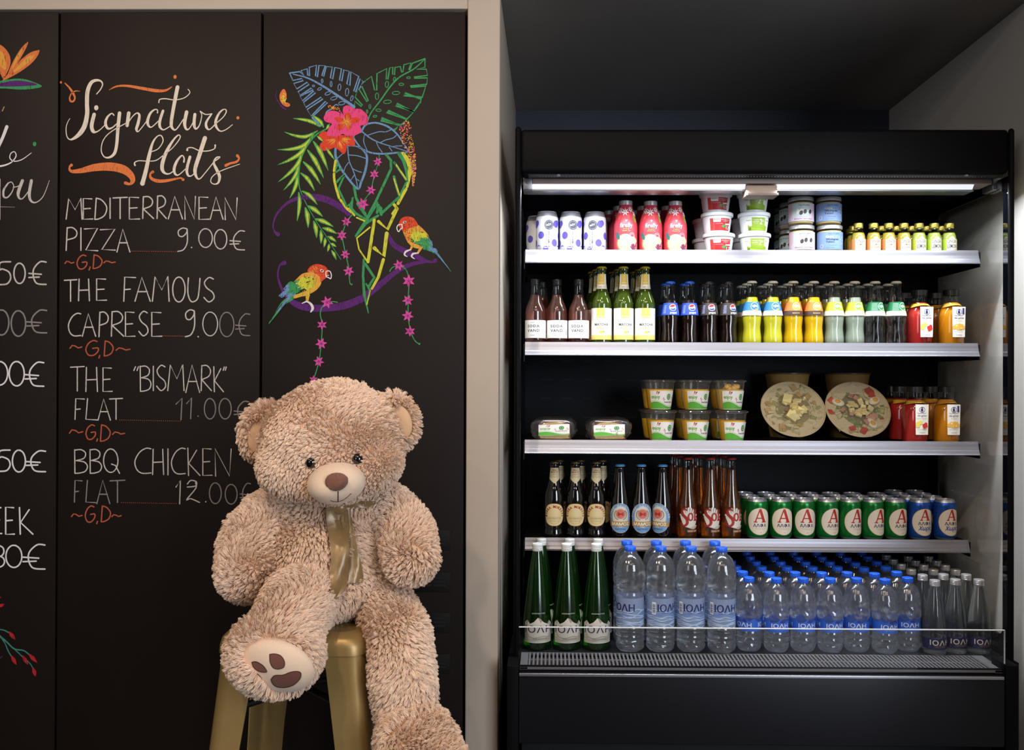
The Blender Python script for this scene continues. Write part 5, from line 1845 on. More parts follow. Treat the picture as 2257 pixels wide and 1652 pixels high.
def tub(col, kind):
    root = empty('yogurt_tub')
    pt = [(.034, 0), (.036, .0015), (.0425, .048), (.0428, .050)]
    MB().lathe(pt + [(0, .05)], tub_w, 36).build('tub', root)
    MB().lathe([(.0435, .0485), (.0468, .0492), (.0476, .0515), (.0478, .0560), (.0470, .0590), (.0452, .0600), (.0440, .0580), (0, .0578)], tub_w, 40).build('lid', root)
    d = Decal()
    pl = [(.0361, .0015), (.0426, .048)]
    sleeve(d, pl, .006, .042, tub_w, 0)
    if kind == 'r':
        d.rect(-.033, .006, -.018, .041, C_(226, 72, 66), 1); d.rect(-.018, .006, .034, .041, col, 1)
        for k in range(9): d.rect(-.031, .010 + k * .0032, -.021 - (k % 3) * .001, .0112 + k * .0032, C_(140, 24, 24), 2)
        d.poly([(-.022, .044), (.0005, .044), (.0005, .032), (-.001, .030), (-.020, .030), (-.022, .032)], white_p, 3); d.text('Μαράτα', -.011, .036, .0042, C_(190, 40, 48), .018, 4, .02)
        d.text('Επιδόρπιο γιαουρτιού', .017, .0355, .0026, white_p, .029, 3); d.text('με φράουλα', .017, .0315, .0026, white_p, .016, 3)
        d.text('ΧΩΡΙΣ ΓΛΟΥΤΕΝΗ', -.004, .0245, .0015, white_p, .024, 3)
        d.oval(.013, .0135, .007, .005, C_(196, 34, 34), 3, 14); d.oval(.012, .018, .008, .0042, C_(88, 158, 66), 4, 12); d.oval(.018, .0165, .005, .003, C_(66, 136, 56), 5, 12)
        d.text('1.7', .0265, .0095, .0092, white_p, .012, 5, .03); d.text('%', .034, .014, .005, white_p, .004, 5)
        d.poly([(.016, .0215), (.034, .0225), (.034, .0265), (.016, .0255)], white_p, 4)
    else:
        d.poly([(-.032, .006), (-.008, .006), (.034, .006), (.034, .018), (.020, .024), (-.024, .018), (-.032, .022)], C_(140, 176, 30), 1)
        d.rect(-.019, .016, .0235, .043, C_(150, 182, 40), 2); d.rect(-.030, .006, -.022, .015, col, 2)
        d.text('Γιαούρτι', -.006, .0345, .0042, white_p, .017, 3, .01); d.text('αγελάδος', -.006, .0288, .0042, white_p, .019, 3, .01); d.text('ΣΤΡΑΓΓΙΣΤΟ', -.006, .0245, .0016, white_p, None, 3)
        d.text('2', .0095, .0235, .0155, white_p, .009, 4, .03); d.text('%', .017, .031, .006, white_p, .006, 4)
        for u in (-.0285, .0335): d.poly([(u - .009, .041), (u + .009, .041), (u + .009, .027), (u - .007, .026), (u - .009, .028)], C_(244, 246, 236), 3); d.text('Μαράτα', u, .0335, .0038, C_(120, 150, 40), .015, 4, .02)
    dress(d, 'label', root, pl, dv=.02)
    return root


tr, tg = tub(C_(190, 34, 42), 'r'), tub(C_(96, 132, 16), 'g')
yf = Y1 + .012 + .048
for proto, xs, nm, hid in ((tr, (1584, 1580, 1577), 'red strawberry', 1560), (tg, (1663, 1661.5, 1660), 'green plain', 1644)):
    g = nm + ' yogurt tubs'
    for k in range(3):
        put(proto, xs[k], 500, yf - .002 * k, Z1 + .0603 * k, '%s yogurt tub at the %s of its front stack of three' % (nm, ('bottom', 'middle', 'top')[k]), 'yogurt tub', g, (-.05, .08, 0)[k])
    for k in range(2):
        put(proto, hid, 500, yf + .1, Z1 + .0603 * k, '%s yogurt tub, %s one of the stack behind the front stack' % (nm, ('lower', 'upper')[k]), 'yogurt tub', g, .5)

# ---------------------------------------------------------------- nut butter jars
def jar(kind):
    root = empty('spread_jar')
    pj = [(.030, 0), (.0345, .002), (.0368, .007), (.0368, .062), (.0355, .067), (.0325, .071)]
    MB().lathe(pj, shell, 36).build('glass', root)
    MB().lathe([(.029, .0025), (.0345, .006), (.0352, .010), (.0352, .060), (.033, .066), (0, .066)], liquid('nut_paste', (206, 180, 120), 0.0, .5), 32).build('spread', root)
    m = MB()
    m.lathe([(.0352, .0705), (.0362, .0715), (.0362, .0800), (.0352, .0818), (.030, .0824), (.029, .0816), (0, .0816)], pm('silver_lid', (186, 186, 186), 0.28, metal=0.55), 40)
    m.build('lid', root)
    d = Decal()
    if kind == 'mix':
        d.rect(-.056, .010, .056, .062, C_(188, 204, 204), 1); d.rect(.016, .010, .056, .062, C_(208, 190, 202), 2); d.rect(-.056, .010, -.036, .062, C_(214, 176, 190), 2); d.rect(-.056, .010, .056, .022, C_(204, 186, 204), 3)
        d.text('NUTLERS', 0, .0535, .0046, C_(60, 70, 84), .032, 4, .0); d.text('Mixt', -.001, .031, .016, C_(236, 236, 224), .040, 4, .05)
        for u, v in ((-.009, .0335), (.002, .037), (.018, .037)): d.oval(u, v, .005, .0068, C_(58, 48, 56), 5, 14, -.3)
        d.text('Almond & Cashew Butter', -.002, .0145, .0042, C_(84, 66, 84), .056, 4, .01); d.text('NATURAL NUT BUTTER', -.002, .0215, .0016, grey_p, None, 4)
    else:
        d.rect(-.056, .010, .056, .062, C_(124, 152, 196), 1)
        d.text('NUTLERS', .002, .0535, .0046, C_(44, 58, 92), .032, 4, 0); d.text('Cocoa', -.011, .0445, .0058, C_(240, 234, 206), .021, 4, .03); d.text('Wholegrain', -.0035, .0370, .0058, C_(44, 56, 84), .036, 4, .03); d.text('Tahini.', -.009, .0295, .0058, C_(44, 56, 84), .025, 4, .03)
        d.text('Cocoa, dates, tahini', -.002, .0215, .0022, C_(60, 76, 110), None, 4); d.text('Product of Greece', -.008, .0145, .0022, C_(60, 76, 110), None, 4)
        rj = random.Random(3)
        for k in range(16): d.oval(rj.uniform(.018, .036), rj.uniform(.026, .05), .0008, .0011, white_p, 4, 8)
    d.ring(-.034, .020, .005, .0058, .0008, white_p, 5)
    d.rect(-.018, .012, -.0172, .013, ink, 5)
    dress(d, 'label', root, pj, dv=.02)
    return root


jm, jc = jar('mix'), jar('cocoa')
yf = Y1 + .012 + .0368
g = 'nut butter jars on the top shelf'
for proto, nm, xs in ((jm, 'pastel nut butter jar', (1767, 1765)), (jc, 'blue cocoa tahini jar', (1828.5, 1826))):
    for k in range(2):
        put(proto, xs[k], 490, yf, Z1 + .0828 * k, '%s, the %s one of its pair on the top shelf' % (nm, ('lower', 'upper')[k]), 'jar', g)
for r_ in range(2):
    for k in range(2):
        put(jm, (1745, 1733)[r_], 490, yf + .08 * (r_ + 1), Z1 + .0828 * k, '%s nut butter jar %s the front pastel jars' % (('lower', 'upper')[k], ('directly behind', 'two rows behind')[r_]), 'jar', g, -.9)

# ---------------------------------------------------------------- ginger shots
def shot(kind):
    ps = [(.0165, 0), (.0198, .0015), (.0205, .005), (.0205, .044), (.0195, .052), (.0165, .061), (.0125, .068), (.0112, .071), (.0112, .078)]
    root = bottle('ginger_shot', ps, shell, liquid('ginger_' + kind, (206, 180, 66) if kind == 't' else (196, 206, 96), .25), .060, n=28)
    screw_cap(root, .0735, .0885, .0131, gold_cap)
    d = Decal()
    base = C_(214, 138, 74) if kind == 't' else C_(166, 192, 54)
    d.rect(-.030, .004, .030, .041, base, 1)
    d.poly([(-.0155, .006), (.0155, .006), (.0155, .040), (.008, .041), (.006, .0455), (.002, .048), (-.002, .048), (-.006, .0455), (-.008, .041), (-.0155, .040)], C_(238, 228, 206), 2)
    d.text('SHOT', 0, .0405, .0026, ink, None, 3, .03)
    d.text('GINGER', 0, .0295, .0092, C_(70, 52, 56) if kind == 't' else C_(46, 62, 78), .026, 3, .012)
    if kind == 't':
        d.text('TURMERIC', 0, .0215, .0058, C_(110, 62, 44), .026, 3, .012); d.text('& PINEAPPLE', 0, .0138, .0058, C_(110, 62, 44), .026, 3, .01)
    else:
        d.text('LEMON', 0, .0145, .0115, C_(46, 62, 78), .026, 3, .015)
    d.text('SHOT OF GOOD', 0, .009, .0018, C_(110, 80, 60), .022, 3)
    dress(d, 'label', root, ps, dv=.02)
    return root


st_, sl_ = shot('t'), shot('l')
yf = Y1 + .012 + .0205
g = 'ginger shots on the top shelf'
for i, x in enumerate((1893.5, 1926, 1959, 1991)):
    put(st_, x, 520, yf, Z1, 'small ginger bottle with orange label, %s of four on the top shelf' % ORD[i], 'bottle', g)
for i, x in enumerate((2026.5, 2058, 2090)):
    put(sl_, x, 520, yf, Z1, 'small ginger bottle with green label, %s of the three at the right end' % ORD[i], 'bottle', g)
for i, x in enumerate((1881, 1943, 1976)):
    put(st_, x, 520, yf + .048, Z1, 'small ginger bottle standing behind the orange-labelled row, %s of three' % ORD[i], 'bottle', g, .5)
put(st_, 1874, 520, yf + .098, Z1, 'small ginger bottle deepest behind the first orange-labelled one', 'bottle', g, .5)
for i, x in enumerate((2011, 2042, 2074)):
    put(sl_, x, 520, yf + .048, Z1, 'small ginger bottle standing behind the green-labelled row, %s of three' % ORD[i], 'bottle', g, .5)

# ---------------------------------------------------------------- shelf 2: pink soda
ps = [(.0265, 0), (.0295, .0015), (.0303, .005), (.0303, .095), (.0285, .107), (.0225, .122), (.0165, .136), (.0138, .152), (.0128, .168), (.0128, .178)]
root = bottle('soda_bottle', ps, shell, water_glass('pink_soda', (.80, .40, .32), 1.33, .42, haze=.10, hazecol=(.72, .30, .22)), .146)
screw_cap(root, .174, .192, .0142, black_cap)
d = Decal()
d.rect(-.043, .017, .043, .071, C_(70, 66, 62), 0); d.rect(-.043, .018, .043, .070, C_(240, 240, 236), 1)
d.text('SODA', -.006, .049, .0082, C_(44, 46, 56), .036, 3, .015, 1.2); d.text('VAND', -.006, .036, .0082, C_(44, 46, 56), .036, 3, .015, 1.2)
d.text('økologisk', -.008, .062, .0026, grey_p, None, 3); d.text('RABARBER', -.008, .025, .0022, grey_p, None, 3)
d.rect(.0175, .018, .0179, .070, grey_p, 2); d.ring(.026, .036, .005, .009, .0008, C_(60, 64, 76), 3, rot=.4); d.rect(.021, .060, .033, .0605, grey_p, 3)
d.ring(.026, .036, .0025, .005, .0006, C_(60, 64, 76), 3, rot=.4)
dress(d, 'label', root, ps, dv=.03)
yf = Y2 + .012 + .0303
g = 'pink soda bottles on the second shelf'
for i, (x, rz) in enumerate(((1181, 0), (1226.5, .15), (1273, .03))):
    put(root, x, 680, yf - .003 * (i == 0), Z2, 'pink soda bottle with white label and black cap, %s of three' % ORD[i], 'bottle', g, rz)
put(root, 1196, 680, yf + .07, Z2, 'pink soda bottle in shadow behind the first white-labelled one', 'bottle', g, 1)

# matcha
ps = [(.0255, 0), (.0288, .0015), (.0296, .006), (.0296, .118), (.0275, .131), (.0215, .148), (.0165, .163), (.0142, .180), (.0132, .205), (.0130, .214), (.0140, .216), (.0140, .221), (.0128, .222), (.0128, .226)]
gdark = pm('dark_green_glass', (46, 60, 10), 0.06, spec=0.6, coat=0.5)
root = bottle('matcha_bottle', ps, gdark)
crown_cap(root, .224, pm('yellow_cap', (206, 178, 40), 0.35), .0138)
d = Decal()
d.rect(-.043, .014, .043, .106, C_(228, 222, 212), 1); d.rect(-.043, .014, .043, .027, C_(226, 204, 110), 2)
d.rect(-.0145, .077, .0095, .106, C_(214, 188, 78), 2); d.ring(-.0025, .0945, .009, .0095, .0006, C_(240, 230, 190), 3); d.stroke([(-.005, .099), (.0, .096), (-.005, .0925), (.0, .0895)], .0009, C_(240, 230, 190), 3); d.text('SEICHA', -.0025, .0795, .0045, C_(240, 230, 190), .020, 3, .02)
d.text('SPARKLING', -.001, .0655, .0022, grey_p, None, 3); d.text('MATCHA', 0, .0545, .0078, C_(58, 56, 48), .041, 3, .018)
d.text('YUZU', -.006, .0445, .0068, C_(206, 184, 66), .019, 3, .02); d.text('GREEN TEA', .010, .049, .002, C_(70, 90, 50), None, 3); d.oval(-.001, .036, .0045, .004, C_(226, 208, 60), 3, 12); d.poly([(.002, .037), (.009, .040), (.008, .034)], C_(120, 170, 50), 3)
for v in (.098, .086): d.ring(.026, v, .0035, .0038, .0006, grey_p, 3)
u = 2.15
d.rect(-.0155 * u, .163, .0155 * u, .207, C_(232, 226, 212), 1); d.rect(-.010 * u, .176, .0075 * u, .207, C_(206, 178, 62), 2); d.ring(-.001 * u, .1965, .006 * u * .8, .0065, .0006, C_(240, 230, 190), 3); d.text('SEICHA', -.001 * u, .179, .0042, C_(240, 230, 190), .030, 3, .02); d.text('CLEAN', -.004 * u, .1672, .0028, ink, .016, 3, .02); d.text('FOCUS', .006 * u, .1672, .0028, C_(206, 178, 62), .014, 3)
dress(d, 'label', root, ps, dv=.012)
yf = Y2 + .012 + .0296
g = 'green matcha bottles on the second shelf'
for i, (x, rz) in enumerate(((1326, -.06), (1374, .18), (1421.5, .06))):
    put(root, x, 660, yf, Z2, 'tall green matcha bottle with yellow cap, %s of the front three' % ORD[i], 'bottle', g, rz)
for r_, xs in enumerate(((1316, 1363, 1408), (1306, 1352, 1397))):
    for i, x in enumerate(xs):
        put(root, x, 660, yf + .062 * (r_ + 1), Z2, 'green matcha bottle %s the %s front one' % (('right behind', 'two rows behind')[r_], ORD[i]), 'bottle', g, .3)

# cola
pcola = [(.0215, 0), (.0250, .002), (.0262, .007), (.0255, .020), (.0236, .040), (.0235, .052), (.0252, .070), (.0262, .080), (.0258, .086), (.0240, .098), (.0200, .120), (.0165, .138), (.0140, .154), (.0128, .168), (.0142, .170), (.0142, .174), (.0126, .176), (.0126, .181)]


def swirl(a, z):
    return 1 + (.022 * math.sin(4 * a + z * 95) * min(1, max(0, (.082 - z) / .02)) * min(1, z / .012))


def cola(dark):
    root = bottle('cola_bottle', pcola, shell, liquid('cola', (26, 11, 7), .12, .1), .130, swirl, 36)
    crown_cap(root, .180, pm('cola_cap_black', (26, 24, 24), .35) if dark else blue_cap, .0136)
    d = Decal()
    base = C_(52, 46, 44) if dark else C_(34, 70, 186)
    sleeve(d, pcola, .0865, .122, base, 1)
    cu, cv, q = .004, .1085, .0098
    d.oval(cu, cv, q * 1.25, q, white_p, 2, 26)
    n = 14
    up = [(cu + q * 1.12 * math.cos(a), cv + q * .9 * math.sin(a)) for a in np.linspace(R(12), R(172), n)]
    d.poly(up + [(cu - q * .55, cv + q * .02), (cu + q * .2, cv + q * .12), (cu + q * .7, cv + q * .42)], C_(200, 28, 44), 3)
    lo = [(cu + q * 1.12 * math.cos(a), cv + q * .9 * math.sin(a)) for a in np.linspace(R(200), R(335), n)]
    d.poly(lo + [(cu + q * .55, cv - q * .2), (cu, cv - q * .38), (cu - q * .6, cv - q * .3)], C_(28, 66, 160), 3)
    d.text('pepsi', cu + .001, .0905, .0062, white_p, .021, 3, .01)
    for k in range(6): d.rect(-.030 + .0012 * (k % 2), .092 + k * .0042, -.019, .0938 + k * .0042, C_(150, 160, 210), 2)
    d.rect(.022, .092, .032, .116, C_(90, 100, 150) if not dark else C_(96, 90, 86), 2)
    dress(d, 'label', root, pcola, dv=.008)
    return root


cb, ck = cola(False), cola(True)
yf = Y2 + .012 + .0262
g = 'cola bottles on the second shelf'
for proto, xs, hid, nm, rz0 in ((cb, (1477.5, 1520), (1467, 1508), 'blue-capped', .0), (ck, (1563.5, 1605.5), (1551, 1592), 'black-capped', .0)):
    for i in range(2):
        put(proto, xs[i], 680, yf, Z2, '%s cola bottle, %s of the pair in the front row' % (nm, ('left', 'right')[i]), 'bottle', g, (.06, .04, .0, .3)[i + (2 if nm[1] == 'l' and nm[2] == 'a' else 0)])
    for i in range(2):
        put(proto, hid[i], 680, yf + .06, Z2, '%s cola bottle standing behind the %s one of the front pair' % (nm, ('left', 'right')[i]), 'bottle', g, .8)

# sodas with the round emblem
pso = [(.0245, 0), (.0278, .002), (.0290, .007), (.0286, .022), (.0262, .042), (.0262, .054), (.0282, .072), (.0288, .082), (.0280, .090), (.0250, .104), (.0205, .124), (.0170, .142), (.0145, .157), (.0130, .170), (.0144, .172), (.0144, .177), (.0128, .179), (.0128, .183)]
cream_cap = pm('cream_cap', (206, 200, 184), 0.4)


def soda(nm, drink, thr, top, bottom, ringc, txt):
    if nm == 'clear':
        root = bottle('emblem_soda_bottle', pso, shell, water_glass('soda_water', (.96, .97, .96), 1.33, .4), .140, swirl, 36)
    else:
        root = bottle('emblem_soda_bottle', pso, shell, liquid('soda_' + nm, drink, thr), .140, swirl, 36)
    crown_cap(root, .182, cream_cap, .0140)
    d = Decal()
    sleeve(d, pso, .086, .100, C_(*bottom), 1)
    sleeve(d, pso, .100, .126, C_(*top), 1)
    d.oval(.003, .1125, .0148, .0118, white_p, 2, 26); d.oval(.003, .1125, .0134, .0107, C_(*ringc), 3, 26)
    d.text('ηβη', .003, .1108, .0068, white_p, .019, 4, .03)
    d.text(txt, .0, .0915, .0034, C_(150, 110, 80) if sum(bottom) > 400 else C_(230, 190, 140), .022, 3)
    d.oval(.008, .1035, .005, .003, C_(230, 150, 50) if nm in ('orange', 'fizzy') else C_(150, 190, 60), 5, 12)
    if nm == 'clear':
        for k in range(5): d.rect(-.034, .103 + k * .0042, -.014, .1045 + k * .0042, C_(150, 200, 170), 2)
    dress(d, 'label', root, pso, dv=.008)
    return root


kinds = [
    ('fizzy', soda('fizzy', (214, 206, 50), .12, (52, 130, 190), (232, 222, 206), (40, 110, 170), 'πορτοκαλάδα'), 'yellow soda with blue label', (1657, 1708)),
    ('orange', soda('orange', (232, 186, 20), .10, (222, 122, 46), (66, 46, 34), (228, 140, 60), 'πορτοκαλάδα'), 'yellow soda with orange label', (1751, 1798)),
    ('lemon', soda('lemon', (176, 186, 168), .30, (176, 176, 40), (226, 218, 200), (120, 160, 50), 'λεμονάδα'), 'cloudy soda with lime label', (1839.5, 1884.5)),
    ('clear', soda('clear', (230, 234, 232), .9, (26, 112, 66), (226, 220, 206), (40, 130, 80), 'σόδα'), 'clear soda with green label', (1930, 1972))]
yf = Y2 + .012 + .0290
for nm, proto, lab, xs in kinds:
    g = lab.replace(' with ', ' bottles with ')
    for i, x in enumerate(xs):
        put(proto, x, 680, yf, Z2, '%s, %s bottle of the front pair on the second shelf' % (lab, ('left', 'right')[i]), 'bottle', g, .05 if nm != 'clear' else .42)
    for r_ in range(2):
        for i, x in enumerate(xs):
            f = (x - 1215) * (2.38 + yf) / (2.38 + yf + .064 * (r_ + 1)) + 1215
            put(proto, f - (1, 2)[r_], 680, yf + .064 * (r_ + 1), Z2, '%s, %s row behind the %s front bottle' % (lab, ('next', 'third')[r_], ('left', 'right')[i]), 'bottle', g, .5 + r_)

# juices with a hang tag
pj = [(.030, 0), (.0345, .002), (.036, .008), (.036, .085), (.0345, .098), (.0290, .113), (.0225, .123), (.0205, .128), (.0200, .142), (.0212, .143), (.0212, .146), (.0195, .147)]


def juice(col, red):
    root = bottle('juice_bottle', pj, shell, liquid('juice_red' if red else 'juice_orange', col, .08), .126, n=32)
    screw_cap(root, .147, .164, .0222, black_cap, 30, False)
    d = Decal()
    mk = C_(242, 238, 226)
    d.poly([(-.0165, .024), (.019, .024), (.021, .112), (-.0175, .112)], mk, 1)
    b = C_(48, 50, 120)
    d.ring(.001, .0965, .0085, .0085, .0012, b, 2); d.poly([(-.003, .092), (.004, .092), (.003, .099), (.0, .1015), (-.003, .099)], b, 3); d.oval(.0005, .1025, .002, .002, b, 3, 10)
    d.stroke([(-.012, .0875), (-.006, .0855), (0, .0868), (.006, .0855), (.013, .0875)], .0009, b, 2)
    d.text('the gomes', .001, .0775, .0052, b, .027, 3, .01, slant=.2)
    d.text('Λεμόνι φράουλα' if red else 'Βερίκοκο', .001, .0702, .003, C_(206, 150, 100), None, 3)
    if red:
        for u, v in ((-.010, .057), (-.004, .060), (-.011, .0505)): d.oval(u, v, .0062, .0056, C_(238, 214, 100), 3, 14)
        for u, v in ((.006, .0515), (.012, .055), (.013, .049), (.008, .0465)): d.oval(u, v, .005, .0048, C_(214, 52, 46), 4, 14)
    else:
        for u, v in ((-.012, .052), (-.006, .057), (.002, .058), (.009, .0565), (.014, .052), (.007, .0495), (-.002, .0495)): d.oval(u, v, .0058, .0055, C_(240, 186, 78), 3, 14)
        for u, v in ((-.006, .057), (.007, .0495)): d.oval(u, v, .0022, .003, C_(250, 226, 150), 4, 10)
        d.rect(.011, .090, .017, .108, b, 3)
    d.text('100% φυσικός χυμός', .001, .0385, .0026, C_(150, 110, 90), .026, 3); d.text('15/06/2022', .001, .029, .003, C_(90, 90, 130), None, 3)
    d.items = [([(u, v) for u, v in vs], fs, m_, l_) for vs, fs, m_, l_ in d.items]
    tagp = d.build('hang_tag', root, lambda u, v, l: (u + .004, -.0375 - .00025 * l - .004 * (1 - abs(u) / .02), v), du=.006, label='white hang tag')
    m = MB()
    c2 = C_(206, 150, 60) if not red else C_(214, 178, 60)
    vs, fs = [], []
    for i, a in enumerate(np.linspace(0, TAU, 29)):
        q = math.cos(a - R(-90))
        r1 = .0235; r2 = .0375 if math.sin(a) < 0 else .030
        vs += [(r1 * math.cos(a), r1 * math.sin(a), .1225), (r2 * math.cos(a) * .82, r2 * math.sin(a), .1135 - .003 * math.cos(2 * a))]
    fs = [(2 * i, 2 * i + 1, 2 * i + 3, 2 * i + 2) for i in range(28)]
    m.add(vs, fs, c2)
    m.build('tag_collar', root, label='yellow paper collar')
    return root


jr, jo = juice((196, 48, 44), True), juice((226, 142, 24), False)
g = 'juice bottles with white hang tags'
yf = Y2 + .012 + .038
put(jr, 2028, 690, yf, Z2, 'red juice bottle with a white hang tag at the front of the second shelf', 'bottle', g)
put(jo, 2082.5, 690, yf, Z2, 'orange juice bottle with a white hang tag at the front of the second shelf', 'bottle', g)
put(jr, 1999, 690, yf + .085, Z2, 'red juice bottle in second row of the second shelf, by the clear sodas', 'bottle', g, .1)
put(jo, 2055, 690, yf + .085, Z2, 'orange juice bottle in the second row of the second shelf', 'bottle', g, .1)
yf = Y3 + .012 + .040
put(jr, 2022, 910, yf, Z3, 'red juice bottle with strawberry tag at the front of the third shelf', 'bottle', g)
put(jo, 2079, 910, yf, Z3, 'orange juice bottle with apricot tag at the front of the third shelf', 'bottle', g)
for k in range(2):
    put(jr, (1991, 1972)[k], 910, yf + .082 * (k + 1), Z3, 'dark red juice bottle, %s behind the front one on the third shelf' % ('one row', 'two rows')[k], 'bottle', g, .2)
    put(jo, (2052, 2034)[k], 910, yf + .082 * (k + 1), Z3, 'orange juice bottle, %s behind the front one on the third shelf' % ('one row', 'two rows')[k], 'bottle', g, .2)

# ---------------------------------------------------------------- shelf 3: wrapped sandwiches
def enjoy(d, w, h, u0=0.0, v0=0.0, hill=.30):
    """the fresh-food label: w wide and h high, its lower left corner at u0, v0"""
    d.rect(u0, v0, u0 + w, v0 + h, C_(240, 236, 228), 1)
    pts = [(u0 + w * t, v0 + h * (hill * .95 + .12 * math.sin(t * 5.6 + .2) - .10 * t)) for t in np.linspace(0, 1, 14)]
    d.poly([(u0, v0 + h * .02)] + pts + [(u0 + w, v0 + h * .02)], C_(92, 174, 56), 2)
    d.stroke([(a, b + h * .05) for a, b in pts], h * .02, C_(150, 200, 110), 3, False)
    g_ = C_(96, 170, 50)
    d.text('enjoy', u0 + w * .22, v0 + h * .58, h * .20, g_, w * .33, 3, .03)
    rd = C_(196, 60, 80)
    for a, b, k in ((.26, .82, .8), (.31, .80, .3), (.33, .84, -.3)):
        d.stroke([(u0 + w * a, v0 + h * b), (u0 + w * (a + .03), v0 + h * (b + .10) + h * .04 * k)], [h * .02, h * .07], rd if k > 0 else C_(120, 70, 130), 3, False)
    d.oval(u0 + w * .74, v0 + h * .67, w * .085, h * .17, C_(60, 140, 52), 3, 18); d.ring(u0 + w * .74, v0 + h * .67, w * .05, h * .10, h * .02, C_(220, 236, 210), 4)
    for a, b in ((.50, .52), (.53, .45), (.90, .56), (.93, .47)): d.stroke([(u0 + w * a, v0 + h * b), (u0 + w * (a + .03), v0 + h * (b + .09))], [h * .015, h * .05], rd, 3, False)
    d.text('fresh food', u0 + w * .73, v0 + h * .34, h * .105, C_(70, 56, 60), w * .36, 4, .01)


def sandwich(seed):
    rs_ = random.Random(seed)
    root = empty('wrapped_sandwich')
    crust = pm('bread_crust', (122, 74, 38), 0.8, var=0.4, scale=60, bump=0.4)
    crumb = pm('bread_crumb', (214, 178, 110), 0.85, var=0.2, scale=110, bump=0.5)
    out = [(-.036, .002), (.036, .002), (.039, .010), (.039, .034), (.034, .044), (.018, .051), (0, .0525), (-.018, .051), (-.034, .044), (-.039, .034), (-.039, .010)]
    q, _ = catmull(out + [out[0]], [0] * 12, 4)
    q = q[:-1]
    m = MB()
    n = len(q)
    ys = ((-.038, .94), (-.041, .86), (-.041, .0))
    vs = [(x, .04, z) for x, z in q] + [(x, -.034, z) for x, z in q] + [(x * .94, -.0378, .0265 + (z - .0265) * .89) for x, z in q] + [(x * .88, -.0390, .0265 + (z - .0265) * .82) for x, z in q] + [(0, -.0392, .027)]
    fs = [(k, (k + 1) % n, n + (k + 1) % n, n + k) for k in range(n)] + [(n + k, n + (k + 1) % n, 2 * n + (k + 1) % n, 2 * n + k) for k in range(n)]
    m.add(vs, fs + [tuple(range(n))], crust)
    fs2 = [(2 * n + k, 2 * n + (k + 1) % n, 3 * n + (k + 1) % n, 3 * n + k) for k in range(n)] + [(3 * n + k, 3 * n + (k + 1) % n, 4 * n) for k in range(n)]
    m.add(vs, fs2[:n], crust)
    m.add(vs, fs2[n:], crumb)
    m.build('bread', root)
    bm2 = bmesh.new()
    bmesh.ops.create_uvsphere(bm2, u_segments=56, v_segments=34, radius=1)
    for v in bm2.verts:
        p = v.co
        s_ = lambda t, e: math.copysign(abs(t) ** e, t)
        x, y, z = s_(p.x, .45) * .055, s_(p.y, .5) * .049, s_(p.z, .45) * .0285
        edge = max(0, abs(x) / .055 - .72) / .28
        z *= 1 - .25 * edge
        nz = mnoise(Vector((x * 75 + seed, y * 75, z * 75))) * .0035 + mnoise(Vector((x * 200, y * 200 + seed, z * 200))) * .0018
        v.co = Vector((x + nz * (1 + edge), y + nz, max(.0006, .0305 + z + nz * .8)))
    MB().bm(bm2, thin_glass('film_wrap', (.95, .95, .96), 2.6, .12, 1.45, .05)).build('film_wrap', root, label='crinkled clear film')
    d = Decal()
    enjoy(d, .074, .0275, -.037, .0150)
    d.build('label', root, lambda u, v, l: (u, -.0515 - .0002 * l + .0015 * math.sin(u * 60), v + .0012 * math.sin(u * 50)), du=.01)
    return root


yf = Y3 + .012 + .052
g = 'film-wrapped sandwiches'
yf += .014
s1, s2 = sandwich(1), sandwich(5)
s1.scale = s2.scale = (1.22, 1.22, 1.16)
put(s1, 1221, 935, yf, Z3, 'film-wrapped dark-crusted sandwich at the left end of the third shelf', 'sandwich', g)
put(s2, 1340, 935, yf, Z3, 'film-wrapped pale sandwich between the first sandwich and the fruit cups', 'sandwich', g)

# fruit cups
pc = [(.030, 0), (.033, .0015), (.0345, .010), (.0440, .082), (.0462, .0835), (.0470, .086)]


def cup(kind):
    root = empty('fruit_cup')
    MB().lathe(pc, clear_pl, 36).build('cup', root)
    MB().lathe([(.0468, .0835), (.0490, .0845), (.0495, .0875), (.0480, .0895), (.0440, .0905), (.0430, .0895), (0, .0895)], clear_pl, 44, wave=lambda a, z: 1 + (.008 * math.cos(40 * a) if z < .086 else 0)).build('lid', root)
    f = .062
    col = liquid('fruit_pulp', (255, 198, 14), .05, .3) if kind == 'pulp' else liquid('fruit_chunks', (232, 190, 96), .08, .4)
    m = MB()
    m.lathe([(.0285, .003), (.033, .010), (.0398, f), (0, f + .001)], col, 30)
    if kind != 'pulp':
        rr = random.Random(4)
        for k in range(16):
            a, q = rr.uniform(0, TAU), rr.uniform(0, .026)
            m.ell((q * math.cos(a), q * math.sin(a), f + rr.uniform(0, .010)), (.009, .009, .008), col, Matrix.Rotation(a, 3, 'X'), 8, 6)
    m.build('fruit', root)
    d = Decal()
    enjoy(d, .088, .054, -.040, .004, .34)
    dress(d, 'label', root, [(p[0] + .0004, p[1]) for p in pc[1:4]], dv=.03)
    return root


